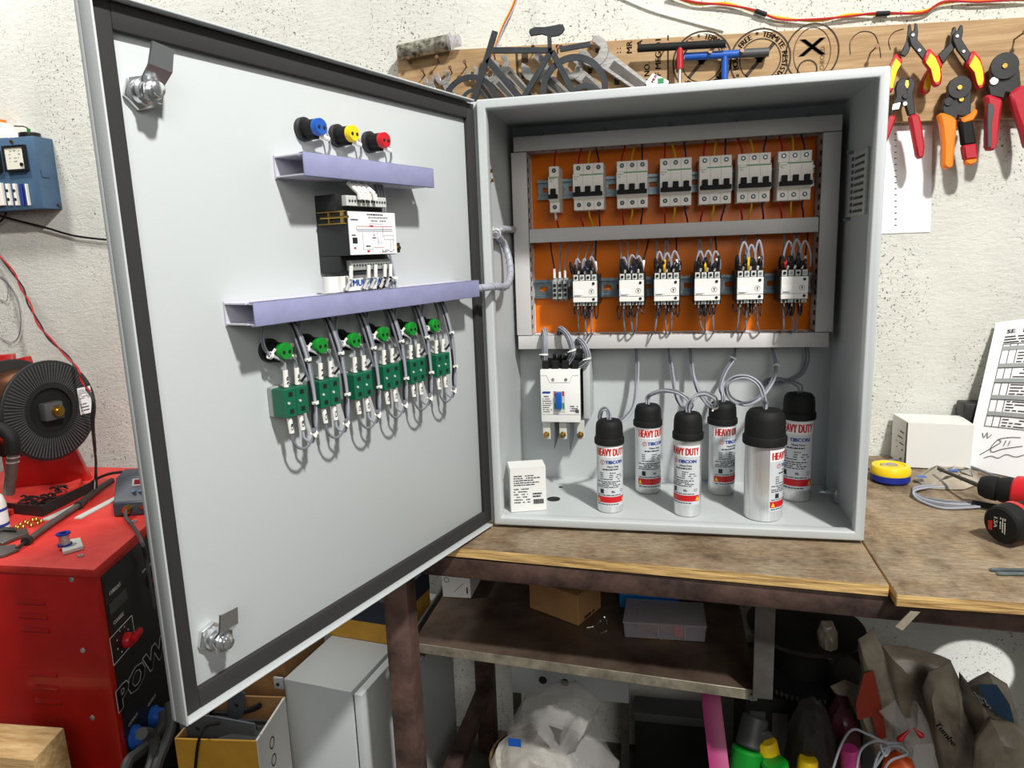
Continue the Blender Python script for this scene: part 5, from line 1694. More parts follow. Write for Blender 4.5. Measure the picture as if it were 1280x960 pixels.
# bicycle cutout
YK = 0.440
by = lambda px, py: Y(px, py, YK)
t = thing('bicycle_cutout', 'dark sheet steel bicycle cutout standing upright behind the cabinet top', 'ornament', Y(655, 165, YK))


def strip(name, pts, wpx, parent=t, y=YK):
    for (a, c) in zip(pts[:-1], pts[1:]):
        A0, B0 = Y(*a, y), Y(*c, y)
        MB().bar(A0, B0, 0.005, PX(wpx, A0), up=(B0 - A0).cross(Vector((0, 1, 0)))).build(name, M_['bike'], parent, bevel=0.0006, seg=1)


def wheel(px, py, ra, rb, name='wheel'):
    c = by(px, py)
    r0_, r1_ = PX(ra, c), PX(rb, c)
    n = 48
    vs = []
    for yy in (YK + 0.001, YK + 0.005):
        for r_ in (r0_, r1_):
            vs += [(c.x + r_ * math.cos(2 * PI * i / n), yy, c.z + r_ * math.sin(2 * PI * i / n)) for i in range(n)]
    fs = []
    for i in range(n):
        j = (i + 1) % n
        fs += [(i, j, n + j, n + i), (2 * n + i, 2 * n + j, 3 * n + j, 3 * n + i), (i, j, 2 * n + j, 2 * n + i), (n + i, n + j, 3 * n + j, 3 * n + i)]
    MB().add(vs, fs).build(name, M_['bike'], t)


wheel(588, 133, 38, 31.5, 'front_wheel')
wheel(592, 128, 17, 13, 'front_hub_ring')
wheel(717, 113, 43, 35, 'rear_wheel')
wheel(731, 122, 18, 11, 'rear_hub_ring')
strip('fork', [(619, 39), (594, 121), (588, 140)], 7.5)
strip('top_tube', [(611, 63), (690, 63)], 7)
strip('down_tube', [(609, 74), (653, 126)], 8)
strip('seat_tube', [(690, 62), (655, 121)], 7)
strip('seat_post', [(686.5, 44), (687.5, 64)], 5)
strip('seat_stay', [(690, 64), (717, 116)], 7.5)
strip('rear_rack', [(700, 62), (738, 55)], 6.5)
strip('chain_stay', [(653, 128), (717, 122)], 6)
plate('saddle', [(661, 40), (662, 36.5), (668, 33.5), (680, 33.5), (690, 32), (700, 29.8), (704, 31), (706, 36), (703, 41), (698, 44.5), (688, 46), (685, 45), (677, 42.5), (669, 44), (663, 44.5)], YK - 0.001, 0.006, M_['bike'], t, 0.001)

# glittery tube on the top left corner of the board
a, c = Y(499, 66, 0.478), Y(561, 53, 0.478)
t = thing('glitter_tube', 'dark tube with flaking silver coat lying on nails at the board left end', 'tube', (a + c) / 2 - Vector((0, 0, 0.018)))
flake = mat('flaking_silver_film', (206, 202, 182), 0.35, 0.6, var=1, scale=70, col2=(26, 24, 20))
MB().cyl(a, c, PX(9.5, a), n=20).build('tube_body', flake, t)
dv = (c - a).normalized()
MB().lathe([(PX(10.5, a), 0), (PX(10.5, a), 0.006), (PX(7, a), 0.008), (PX(7, a), 0.024), (PX(5, a), 0.027)], c, dv, 20).build('tube_cap', M_['clear'], t)

# small card and lined sheet
pts = [(807, 103), (816, 91.5), (836, 101), (833, 118), (812, 118)]
t = thing('small_card', 'small white card with red and green print behind the cabinet top', 'card', Y(820, 118, 0.47))
plate('card_sheet', pts, 0.468, 0.001, M_['paper'], t, 0)
k = MB()
o_ = Y(813, 104, 0.4675)
put_text(k, 'MEB', lambda x, y: o_ + Vector((x * 0.5 - y * 0.85 + 0.006, 0, x * 0.85 + y * 0.5)), 0.006, 0.016, 0, 0.0004)
k.build('red_print', M_['redlet'], t)
P = Y(826, 101, 0.4675)
MB().box(P.x - 0.006, P.x + 0.006, 0.4672, 0.468, P.z - 0.005, P.z + 0.005).build('green_print', M_['greenlet'], t)
t = thing('wall_chart', 'white paper sheet with a row of tick marks on the wall beside the cabinet', 'paper', Y(1130, 294, 0.519))
plate('chart_sheet', [(1060, 158), (1166, 157), (1163, 290), (1056, 294)], 0.5182, 0.0012, M_['paper'], t, 0)
k = MB()
for i in range(16):
    y = 167 + i * 7.6
    k.add([Y(px, py, 0.5178) for px, py in ((1118, y), (1121, y), (1121, y + 1.1), (1118, y + 1.1))], [(0, 1, 2, 3)])
k.build('tick_marks', M_['ink'], t)['kind'] = 'stuff'

# wires on the wall
t = thing('wall_wire', 'twisted yellow and red wire strung along the top right of the wall', 'wire', Y(1060, 25, 0.51))
pp = [(835, -6), (870, 4), (908, 5), (945, 14), (975, 23), (1022, 25), (1062, 19), (1100, 17), (1152, 15), (1180, 3), (1225, 1), (1290, -1)]
for j, m in enumerate((M_['wyel'], M_['wred'])):
    wire([Y(px, py + (1.3 if (i + j) % 2 else -1.0), 0.512 - 0.003 * j) for i, (px, py) in enumerate(pp)], m, t, 0.0022, None, 6)
for px, py, ex, ey in ((944, 13.5, 958, 18.5), (1095, 17.5, 1112, 16.5)):
    MB().cyl(Y(px, py, 0.510), Y(ex, ey, 0.510), 0.0048, n=10).build('tape_joint', M_['matblack'], t)
t = thing('wall_wire', 'yellow, red and white wires hanging from above onto the board by the bicycle', 'wire', Y(620, 60, 0.505))
for j, m in enumerate((M_['wyel'], M_['wred'], M_['wlight'])):
    wire([Y(646 + j * 1.5, -8, 0.505), Y(638 + j * 1.6, 12, 0.500), Y(628 + j * 1.5, 32, 0.494), Y(619 + j, 56, 0.490), Y(612 + j, 75, 0.490)], m, t, 0.0017, None, 5)
t = thing('wall_wire', 'faint grey cord lying along the wall at the top centre', 'wire', Y(850, 20, 0.517))
wire([Y(770, -6, 0.516), Y(812, 12, 0.516), (Y(860, 26, 0.516)), Y(905, 38, 0.516)], M_['cardw'], t, 0.0025)
# ---------------------------------------------------------------- red welding machine at the left
ZT = -0.060
K_ = Vector((-0.7007, -0.1432, 0))
RV = Vector((-0.2640, 0.9645, 0))
LV = Vector((-0.9995, -0.0300, 0))
NRm = Vector((RV.y, -RV.x, 0))       # out of the black front face
NLm = Vector((LV.y, -LV.x, 0))
if NLm.y > 0:
    NLm = -NLm


def RF(px, py, off=0.0):
    d = ray(px, py)
    return CAM + d * ((NRm.dot(K_) + off - NRm.dot(CAM)) / NRm.dot(d))


def LF(px, py, off=0.0):
    d = ray(px, py)
    return CAM + d * ((NLm.dot(K_) + off - NLm.dot(CAM)) / NLm.dot(d))


wm = thing('welding_machine', 'big red welding machine with a black front panel reading POWER, left of the door', 'welder', (-1.0, 0.1, -0.80))
ml, mr = 0.60, 0.60


def foot(e):
    return [K_ - RV * e - LV * e, K_ + RV * (mr + e) - LV * e, K_ + RV * (mr + e) + LV * (ml + e), K_ - RV * e + LV * (ml + e)]


def at_z(pts, z):
    return [Vector((q.x, q.y, z)) for q in pts]


MB().hexa(at_z(foot(0.0), ZT - 0.016), at_z(foot(0.0), ZT)).build('lid', M_['reddusty'], wm, bevel=0.003)
MB().hexa(at_z(foot(-0.004), -0.785), at_z(foot(-0.004), ZT - 0.0165)).build('machine_body', M_['redpaint'], wm, bevel=0.003)
e = -0.003
p0 = K_ + RV * 0.022 + NRm * -0.0035
p1 = K_ + RV * 0.575 + NRm * -0.0035
blackpanel = MB().hexa(at_z([p0, p1, p1 + NRm * 0.0025, p0 + NRm * 0.0025], -0.74), at_z([p0, p1, p1 + NRm * 0.0025, p0 + NRm * 0.0025], ZT - 0.024)).build('front_panel', M_['black'], wm)
OFF = -0.0006
k = MB()
rf = lambda o_, ux: (lambda x, y: o_ + ux * x + Vector((0, 0, y)) + NRm * 0.0)
o_ = RF(137, 745, OFF)
put_text(k, 'CURRENT', rf(o_, RV), 0.0075, (RF(153, 732, OFF) - o_).length * 0.9, 0, 0.0005)
o_ = RF(142.5, 781.5, OFF)
put_text(k, 'COARSE', rf(o_, RV), 0.0075, (RF(156.5, 770, OFF) - o_).length * 0.9, 0, 0.0005)
o_ = RF(178, 717, OFF)
put_text(k, 'ON / OFF', rf(o_, RV), 0.006, 0.05, 0, 0.0004)
for q, s in (((161, 909), 'OUTPUT'), ((185, 884), 'OUTPUT')):
    put_text(k, s, rf(RF(*q, OFF), RV), 0.0060, 0.038, 0, 0.0004)
fr = [RF(135.8, 792, OFF), RF(164, 769, OFF), RF(171, 809, OFF), RF(142, 832, OFF)]
cen = sum(fr, Vector()) / 4
hw = ((fr[1] - fr[0]).dot(RV) + (fr[2] - fr[3]).dot(RV)) / 4
hz = 0.027
for sx in (-1, 1):
    a = cen + RV * (sx * hw)
    k.hexa([a + Vector((0, 0, -hz)), a + RV * 0.0012 + Vector((0, 0, -hz)), a + RV * 0.0012 + Vector((0, 0, hz)), a + Vector((0, 0, hz))], [q + NRm * 0.0003 for q in (a + Vector((0, 0, -hz)), a + RV * 0.0012 + Vector((0, 0, -hz)), a + RV * 0.0012 + Vector((0, 0, hz)), a + Vector((0, 0, hz)))])
    z = Vector((0, 0, sx * hz))
    k.hexa([cen - RV * hw + z, cen + RV * hw + z, cen + RV * hw + z + Vector((0, 0, 0.0012)), cen - RV * hw + z + Vector((0, 0, 0.0012))], [q + NRm * 0.0003 for q in (cen - RV * hw + z, cen + RV * hw + z, cen + RV * hw + z + Vector((0, 0, 0.0012)), cen - RV * hw + z + Vector((0, 0, 0.0012)))])
for i in range(8):
    a = PI * (0.1 + i * 0.25)
    c_ = cen + RV * (0.024 * math.cos(a)) + Vector((0, 0, 0.022 * math.sin(a)))
    k.hexa([c_, c_ + RV * 0.0022, c_ + RV * 0.0022 + Vector((0, 0, 0.003)), c_ + Vector((0, 0, 0.003))], [q + NRm * 0.0003 for q in (c_, c_ + RV * 0.0022, c_ + RV * 0.0022 + Vector((0, 0, 0.003)), c_ + Vector((0, 0, 0.003)))])
k.build('white_print', M_['paper'], blackpanel)['kind'] = 'stuff'
o_ = RF(150, 889, OFF)
k = MB()
for dx, dz in ((-1, 0), (1, 0), (0, 1), (0, -1), (-0.7, -0.7), (0.7, 0.7), (-0.7, 0.7), (0.7, -0.7)):
    put_text(k, 'POWER', lambda x, y: o_ + RV * (x + dx * 0.0030) + Vector((0, 0, y + dz * 0.0022)), 0.044, 0.30, 0, 0.0035)
k.build('power_lettering', M_['paper'], blackpanel)
k = MB()
put_text(k, 'POWER', lambda x, y: o_ + RV * x + Vector((0, 0, y)) + NRm * 0.0006, 0.044, 0.30, 0, 0.0035)
k.build('lettering_fill', M_['black'], blackpanel)
a, c = RF(137, 765, OFF), RF(157, 738, OFF)
sc_ = (a + c) / 2
w_ = abs((c - a).dot(RV)) / 2
sl_ = MB()
sl_.hexa([sc_ - RV * w_ + Vector((0, 0, -0.0115)), sc_ + RV * w_ + Vector((0, 0, -0.0115)), sc_ + RV * w_ + Vector((0, 0, 0.010)), sc_ - RV * w_ + Vector((0, 0, 0.010))], [q + NRm * 0.002 for q in (sc_ - RV * w_ + Vector((0, 0, -0.0115)), sc_ + RV * w_ + Vector((0, 0, -0.0115)), sc_ + RV * w_ + Vector((0, 0, 0.010)), sc_ - RV * w_ + Vector((0, 0, 0.010)))])
sl_.build('meter_slot', M_['dgrey'], blackpanel)
kc = RF(157, 800, OFF)
kn = MB().cyl(kc, kc + NRm * 0.012, 0.0155, 0.0135, 20).build('selector_knob', M_['red'], wm, bevel=0.001)
MB().bar(kc + NRm * 0.016 - RV * 0.004, kc + NRm * 0.018 + RV * 0.026 + Vector((0, 0, 0.006)), 0.009, 0.011).build('knob_pointer', M_['red'], kn, bevel=0.001)
c_ = RF(190, 724, OFF)
MB().cyl(c_, c_ + NRm * 0.004, 0.017, n=16).build('switch_plate', M_['matblack'], wm)
MB().cyl(c_ + NRm * 0.004, c_ + NRm * 0.009, 0.0085, n=14).build('power_button', M_['red'], wm)
for q in ((167, 921), (191, 896)):
    c_ = RF(q[0], q[1], OFF)
    tn = MB().lathe([(0.022, 0), (0.022, 0.006), (0.018, 0.010), (0.016, 0.024)], c_, NRm, 20).build('terminal_boot', M_['blue'], wm)
    c2 = c_ + NRm * 0.024
    MB().cyl(c2, c2 + NRm * 0.010, 0.011, n=6).cyl(c2 + NRm * 0.010, c2 + NRm * 0.026, 0.006, n=10).build('terminal_nut', M_['brass'], tn)
    MB().bar(c2 + NRm * 0.004, c2 + NRm * 0.004 + Vector((0.01, 0, -0.035)), 0.018, 0.004, up=NRm).build('cable_lug', M_['brass'], tn)
b0 = K_ + RV * 0.02 - NRm * 0.003
b1 = K_ + RV * 0.56 - NRm * 0.003
for q in ((90, 724), (104, 813), (116, 897)):
    P = LF(q[0], q[1], -0.004)
    MB().lathe([(0.0052, 0), (0.0050, 0.002), (0.0030, 0.0036), (0.0001, 0.004)], P, NLm, 14).build('panel_screw', M_['steel'], wm)
for rows in (((22, 57, 753.5), (25, 60, 771), (29, 62, 788)), ((38, 72, 843), (42, 74, 860), (45, 77, 877.5)), ((53, 88, 930), (57, 90, 946), (60, 92, 962))):
    for xa, xb, yy in rows:
        A0, B0 = LF(xa, yy, -0.004), LF(xb, yy + 2, -0.004)
        B0.z = A0.z
        up_, dn = Vector((0, 0, 0.0095)), NLm * 0.0030
        k = MB().hexa([A0, B0, B0 + dn - LV * 0.0, A0 + dn], [A0 + up_, B0 + up_, B0 + up_ + NLm * 0.0003, A0 + up_ + NLm * 0.0003])
        k.build('vent_louvre', M_['redpaint'], wm, bevel=0.0015)
        MB().hexa([A0 - up_ * 0.14 + NLm * 0.0001, B0 - up_ * 0.14 + NLm * 0.0001, B0 - up_ * 0.14 + NLm * 0.0022, A0 - up_ * 0.14 + NLm * 0.0022], [A0 - up_ * 0.01 + NLm * 0.0001, B0 - up_ * 0.01 + NLm * 0.0001, B0 - up_ * 0.01 + NLm * 0.0022, A0 - up_ * 0.01 + NLm * 0.0022]).build('louvre_gap', M_['ink'], wm)

t = thing('welding_cable', 'thick dark grey welding cables running down from the blue terminals of the red machine', 'cable', RF(195, 955, 0.05))
for pts, r in (([(177, 917, 0.055), (187, 918, 0.055), (194, 930, 0.06), (192, 948, 0.06), (184, 975, 0.06), (180, 1010, 0.06)], 0.011), ([(205, 890, 0.045), (204, 905, 0.05), (190, 925, 0.04), (172, 942, 0.035), (160, 953, 0.03), (150, 990, 0.03)], 0.010), ([(212, 880, 0.06), (214, 905, 0.075), (207, 930, 0.08), (196, 958, 0.08), (190, 1000, 0.08)], 0.010)):
    wire([RF(a, b_, c) for a, b_, c in pts], M_['dgrey'], t, r, None, 6, 10)

# wire spool on its red stand
Sc = Vector((-1.036, 0.150, 0.160))
cdir = Vector((CX - Sc.x, CY - Sc.y, 0)).normalized()
an = math.radians(36)
aw = Vector((-cdir.x * math.cos(an) + cdir.y * math.sin(an), -cdir.x * math.sin(an) - cdir.y * math.cos(an), 0)).normalized()
t = thing('wire_spool', 'large black spool of copper welding wire standing on the red machine', 'spool', (Sc.x, Sc.y, Sc.z - 0.112))
RS = 0.1115
up_ = Vector((0, 0, 1))
sd = aw.cross(up_).normalized()
for off, nm_ in ((0.0, 'flange'), (0.115, 'flange')):
    c_ = Sc + aw * off
    fl = MB().lathe([(0.050, 0), (RS * 0.97, 0), (RS, 0.002), (RS, 0.006), (RS * 0.97, 0.007), (0.050, 0.007), (0.050, 0)], c_, aw, 48, caps=False).build(nm_, M_['black'], t)
    if off == 0.0:
        k = MB()
        for i in range(84):
            a = 2 * PI * i / 84
            u_ = sd * math.cos(a) + up_ * math.sin(a)
            w_ = sd * -math.sin(a) + up_ * math.cos(a)
            k.hexa([c_ + u_ * 0.062 - w_ * 0.0009, c_ + u_ * 0.106 - w_ * 0.0014, c_ + u_ * 0.106 + w_ * 0.0014, c_ + u_ * 0.062 + w_ * 0.0009], [q - aw * 0.0016 for q in (c_ + u_ * 0.062 - w_ * 0.0009, c_ + u_ * 0.106 - w_ * 0.0014, c_ + u_ * 0.106 + w_ * 0.0014, c_ + u_ * 0.062 + w_ * 0.0009)])
        k.build('flange_ribs', M_['dgrey'], fl)['kind'] = 'stuff'
        lc = c_ - aw * 0.0022 + sd * (-0.082 if (c_ + sd * 0.08 - CAM).dot(_r) < (c_ - CAM).dot(_r) else 0.082) + up_ * 0.006
        lab = MB().hexa([lc + sd * sx * 0.017 + up_ * sz * 0.031 for sx, sz in ((-1, -1), (1, -1), (1, 1), (-1, 1))], [lc + sd * sx * 0.017 + up_ * sz * 0.031 - aw * 0.0004 for sx, sz in ((-1, -1), (1, -1), (1, 1), (-1, 1))]).build('paper_label', M_['paper'], t)
        k = MB()
        sgn = 1 if sd.dot(_r) > 0 else -1
        dashes(k, lambda x, y: lc - aw * 0.0007 + sd * sgn * x + up_ * y, -0.014, 0.014, 0.004, 0.027, 6, 0.0016, 3, 0.9)
        dashes(k, lambda x, y: lc - aw * 0.0007 + sd * sgn * x + up_ * y, -0.014, 0.008, -0.026, -0.004, 3, 0.003, 4, 0.9)
        k.build('label_print', M_['ink'], lab)
MB().lathe([(0.088, 0.0075), (0.088, 0.1145)], Sc, aw, 40).build('copper_winding', M_['copper'], t)
MB().lathe([(0.050, 0.001), (0.050, 0.006), (0.044, 0.006), (0.044, 0.0068), (0.0001, 0.0068)], Sc, aw, 32, caps=False).build('core_tube', M_['matblack'], t)
MB().bar(Sc - sd * 0.026 - aw * 0.004, Sc + sd * 0.018 - aw * 0.004, 0.022, 0.040).build('hub_bracket', M_['dgrey'], t, bevel=0.004)
MB().cyl(Sc - aw * 0.014, Sc - aw * 0.024, 0.0125, n=20).cyl(Sc - aw * 0.024, Sc - aw * 0.027, 0.007, n=12).build('hub_nut', M_['brass'], t)
st = thing('wire_feeder_stand', 'red sheet metal wire feeder stand behind and below the copper spool', 'stand', (-1.2, 0.33, ZT))
fb = Sc + aw * 0.13
q0, q1 = Vector((-1.290, 0.235, 0)), Vector((-1.125, 0.318, 0))
dq = (q1 - q0).normalized()
nq = Vector((-dq.y, dq.x, 0))
MB().hexa(at_z([q0, q1, q1 + nq * 0.02, q0 + nq * 0.02], ZT + 0.0005), at_z([q0, q1 - dq * 0.03, q1 - dq * 0.03 + nq * 0.02, q0 + nq * 0.02], 0.050)).build('stand_plate', M_['redpaint'], st, bevel=0.002)
MB().hexa(at_z([q0, q0 + dq * 0.06, q0 + dq * 0.06 + nq * 0.02, q0 + nq * 0.02], 0.0502), at_z([q0, q0 + dq * 0.06, q0 + dq * 0.06 + nq * 0.02, q0 + nq * 0.02], 0.27)).build('stand_post', M_['redpaint'], st, bevel=0.002)
a, c = Y(-30, 462, 0.30), Y(36, 446, 0.30)
MB().bar(a + Vector((0, 0, -0.012)), c + Vector((0, 0, -0.010)), 0.02, 0.024).build('top_arm', M_['redpaint'], st, bevel=0.002)
MB().cyl(q0 + dq * 0.03 + Vector((0, 0, 0.16)), Sc + aw * 0.124, 0.012, n=12).build('spindle', M_['dgrey'], st)
t = thing('welding_torch_neck', 'bent torch neck with a black elbow and dull metal tube, hanging beside the spool', 'torch', Y(12, 618, 0.015))
wire([Y(-20, 532, 0.015), Y(2, 537, 0.015), Y(14, 548, 0.015), Y(17, 566, 0.015)], M_['matblack'], t, 0.014, None, 6, 12, 'elbow')
MB().cyl(Y(17, 566, 0.015), Y(11, 617, 0.015), 0.0105, n=14).build('metal_tube', M_['grey_steel'], t)
for f_ in (0.08, 0.2):
    a = Y(17, 566, 0.015).lerp(Y(11, 617, 0.015), f_)
    MB().cyl(a, a + Vector((-0.0002, 0, -0.003)), 0.0118, n=14).build('tube_ring', M_['steel'], t)

# odds and ends on the machine top
z = lambda px, py, h=0.0: Z(px, py, ZT + h)
k = MB()
pts = [z(-25, 660), z(4, 638), z(62, 618), z(103, 603), z(99, 612), z(48, 630)]
tag(k.hexa([q + Vector((0, 0, 0.0006)) for q in pts], [q + Vector((0, 0, 0.012)) for q in pts]).build('red_tray', M_['reddusty'], bevel=0.0015), 'flat dusty red metal tray under the copper spool', 'tray')
t = thing('parts_tray', 'open black steel tray full of black clips on the red machine', 'tray', z(60, 625))
A0, B0, C0, D0 = z(8, 641), z(53, 646), z(122, 611), z(70, 618)
for a, c in ((A0, B0), (B0, C0)):
    MB().bar(a + Vector((0, 0, 0.0125)), c + Vector((0, 0, 0.0125)), 0.003, 0.023).build('tray_wall', M_['toolblack'], t)
MB().hexa([q + Vector((0, 0, 0.0010)) for q in (A0, B0, C0, D0)], [q + Vector((0, 0, 0.0025)) for q in (A0, B0, C0, D0)]).build('tray_floor', M_['toolblack'], t)
rr = random.Random(11)
for i in range(22):
    u_, v_ = rr.random(), rr.random()
    q = (A0 * (1 - u_) + B0 * u_) * (1 - v_) + (D0 * (1 - u_) + C0 * u_) * v_
    q = q.lerp((A0 + B0 + C0 + D0) / 4, 0.25)
    a = rr.uniform(0, PI)
    dv = Vector((math.cos(a), math.sin(a), rr.uniform(-0.2, 0.2))) * 0.014
    h_ = Vector((0, 0, 0.008 + 0.016 * rr.random()))
    MB().tube([q + h_ - dv, q + h_ + Vector((0, 0, 0.004)), q + h_ + dv], 0.0024, 6, 3).build('clip', M_['black'], t)
t = thing('torch_lance', 'long dull steel lance lying diagonally across the red machine top', 'lance', z(70, 650))
P = [z(21, 686, 0.006), z(34, 676, 0.008), z(66, 653, 0.008), z(99, 631, 0.010), z(122, 612, 0.012), z(140, 601, 0.014)]
wire(P[:2], M_['toolblack'], t, 0.0035, None, 1, 8, 'tip')
wire(P[1:4], M_['grey_steel'], t, 0.0062, None, 3, 12, 'lance_tube')
wire(P[3:], M_['toolblack'], t, 0.0075, None, 3, 12, 'lance_handle')
for i in (1, 3):
    MB().cyl(P[i] - (P[2] - P[1]).normalized() * 0.006, P[i] + (P[2] - P[1]).normalized() * 0.006, 0.0095, n=8).build('lance_joint', M_['toolblack'], t)
for a, c, w_, lb in (((56, 650), (108, 626), 0.016, 'flat grey metal strip beside the black tray'), ((97, 648), (146, 622), 0.016, 'flat grey metal strip reaching under the soldering station')):
    tag(MB().bar(z(*a, 0.0022), z(*c, 0.0022), w_, 0.003).build('metal_strip', M_['ltgrey']), lb, 'strip', 'flat strips on the machine')
for i in range(12):
    px, py = 18 + 36 * rr.random(), 662 - 14 * rr.random()
    px, py = 17 + 3.1 * i + rr.uniform(-1, 1), 662 - 0.9 * i + rr.uniform(-3, 3)
    q = z(px, py)
    s_ = 0.0042
    a = rr.uniform(0, PI)
    o = MB().cyl(q + Vector((0, 0, 0.0006)), q + Vector((0, 0, 0.0075)), s_, s_ * 0.8, 6).build('brass_fitting', M_['brass'], bevel=0.0005, seg=1)
    tag(o, 'small shiny brass fitting in the loose pile by the black tray', 'fitting', 'pile of brass fittings')
q = z(-4, 664)
t = thing('white_bottle', 'white plastic bottle with a blue label at the left edge', 'bottle', q)
MB().lathe([(0.020, 0.0006), (0.024, 0.003), (0.024, 0.060), (0.020, 0.074), (0.010, 0.084), (0.009, 0.095)], q, (0, 0, 1), 24).build('bottle_body', M_['white'], t)
for z0_, z1_ in ((0.012, 0.018), (0.044, 0.050)):
    MB().lathe([(0.0243, z0_), (0.0243, z1_)], q, (0, 0, 1), 24, caps=False).build('blue_band', M_['bluelet'], t)
MB().lathe([(0.0242, 0.020), (0.0242, 0.042)], q, (0, 0, 1), 24, caps=False).build('label', M_['paper'], t)
t = thing('old_pliers', 'worn dark steel pliers lying at the left edge of the red machine', 'pliers', z(15, 672))
k = MB()
pts = [z(-10, 684), z(-6, 672), z(12, 668), z(35, 665), z(36, 671), z(20, 676), z(4, 683)]
k.hexa([q + Vector((0, 0, 0.001)) for q in pts], [q + Vector((0, 0, 0.009)) for q in pts])
k.build('jaw', M_['grey_steel'], t, bevel=0.0015, seg=1)
k = MB()
pts = [z(-12, 674), z(4, 670), z(22, 671), z(20, 667), z(2, 666), z(-12, 668)]
k.hexa([q + Vector((0, 0, 0.0095)) for q in pts], [q + Vector((0, 0, 0.014)) for q in pts])
k.build('handle', M_['toolblack'], t, bevel=0.001, seg=1)
pts = [z(-8, 700), z(-4, 687), z(20, 684), z(24, 690), z(6, 697)]
tag(MB().hexa([q + Vector((0, 0, 0.0006)) for q in pts], [q + Vector((0, 0, 0.007)) for q in pts]).build('grey_block', M_['grey_steel'], bevel=0.001, seg=1), 'small flat grey metal block at the front left of the red machine', 'block')
pts = [z(79, 694.5), z(105, 687), z(101, 676), z(76, 681)]
tag(MB().hexa([q + Vector((0, 0, 0.0006)) for q in pts], [q + Vector((0, 0, 0.0075)) for q in pts]).build('white_block', M_['ltgrey'], bevel=0.0008, seg=1), 'small white square block under the blue solder reel', 'block')
q = z(82, 686) + Vector((0, 0, 0.0078))
t = thing('solder_reel', 'small reel of solder with blue ends on the white block', 'reel', q)
rs_ = PX(8.2, q)
MB().lathe([(rs_, 0), (rs_, 0.003)], q, (0, 0, 1), 20).lathe([(rs_, 0.022), (rs_, 0.0245), (rs_ * 0.5, 0.0245), (rs_ * 0.5, 0.022)], q, (0, 0, 1), 20).build('reel_flange', M_['navy'], t)
MB().lathe([(rs_ * 0.78, 0.003), (rs_ * 0.72, 0.012), (rs_ * 0.78, 0.022)], q, (0, 0, 1), 20).build('solder_winding', M_['steel'], t)
q = z(101, 696)
tag(MB().lathe([(0.0025, 0.0006), (0.0055, 0.0006), (0.0055, 0.004), (0.0025, 0.004), (0.0025, 0.0006)], q, (0, 0, 1), 6, caps=False).build('loose_nut', M_['steel']), 'loose steel nut near the front corner of the red machine', 'nut')
q = z(168, 653)
tag(MB().lathe([(0.0025, 0.0006), (0.006, 0.0006), (0.006, 0.004), (0.0025, 0.004), (0.0025, 0.0006)], q, (0, 0, 1), 6, caps=False).build('loose_nut', M_['steel']), 'loose steel nut in front of the soldering station', 'nut')

# soldering station
P0 = z(143, 647)
wv = (z(186, 643.5) - P0)
wv = wv.normalized() * 0.115
dv = Vector((-wv.y, wv.x, 0)).normalized() * 0.085
t = thing('soldering_station', 'dark soldering station with a red display, half hidden by the door edge', 'soldering station', P0 + (wv + dv) / 2)
prof = [(0.0, 0.0015), (0.0, 0.030), (0.10, 0.034), (0.42, 0.078), (1.0, 0.082), (1.0, 0.0015)]
k = MB().prism(prof, lambda a, c: P0 + dv * a + Vector((0, 0, c)), lambda a, c: P0 + wv + dv * a + Vector((0, 0, c)))
k.build('station_body', mat('dark_blue_grey_enamel', (52, 58, 68), 0.45, var=0.15, scale=30), t, bevel=0.0015, seg=1)
sf_ = lambda x, y: P0 + wv * x + dv * (0.10 + 0.32 * y - 0.006) + Vector((0, 0, 0.034 + 0.044 * y + 0.0008))
MB().hexa([sf_(0.30, 0.56), sf_(0.66, 0.56), sf_(0.66, 0.86), sf_(0.30, 0.86)], [q + Vector((0, 0, 0.001)) for q in (sf_(0.30, 0.56), sf_(0.66, 0.56), sf_(0.66, 0.86), sf_(0.30, 0.86))]).build('display_bezel', M_['tgrey'], t)
MB().hexa([sf_(0.34, 0.61) + Vector((0, 0, 0.001)), sf_(0.62, 0.61) + Vector((0, 0, 0.001)), sf_(0.62, 0.81) + Vector((0, 0, 0.001)), sf_(0.34, 0.81) + Vector((0, 0, 0.001))], [q + Vector((0, 0, 0.0016)) for q in (sf_(0.34, 0.61), sf_(0.62, 0.61), sf_(0.62, 0.81), sf_(0.34, 0.81))]).build('display', mat('dark_red_display', (112, 26, 34), 0.25), t)
for x in (0.34, 0.46, 0.60):
    a = sf_(x, 0.33)
    MB().cyl(a, a + Vector((0, -0.001, 0.002)), 0.0042, n=12).build('button', M_['bluebox'], t)
fn = Vector((wv.y, -wv.x, 0)).normalized()
a = P0 + wv * 0.27 + Vector((0, 0, 0.0185))
MB().cyl(a, a + fn * 0.016, 0.0088, n=16).build('round_plug', M_['brass'], t)
b_ = P0 + wv * 0.52 + Vector((0, 0, 0.020))
MB().cyl(b_, b_ + fn * 0.004, 0.005, n=12).build('jack', M_['brass'], t)
for x in (0.08, 0.9):
    a2 = P0 + wv * x + dv * 0.15
    MB().cyl(a2, a2 + Vector((0, 0, 0.0015)), 0.006, n=10).build('rubber_foot', M_['matblack'], t)
t = thing('iron_cable', 'dark cable from the soldering station plug hanging over the red machine edge', 'cable', z(170, 665))
wire([a + fn * 0.016, z(158, 648, 0.012), z(165, 656, 0.006), z(173, 668, 0.006), z(179, 682, 0.006), RF(182, 695, 0.012), RF(187, 722, 0.014), RF(193, 760, 0.014)], M_['dgrey'], t, 0.0038, None, 6, 8)
t = thing('station_lead', 'black lead arching from behind the tray to the soldering station', 'cable', z(120, 605))
wire([z(114, 603, 0.003), z(124, 597, 0.012), z(138, 592, 0.020), z(153, 590, 0.022)], M_['matblack'], t, 0.0034, None, 6, 8)

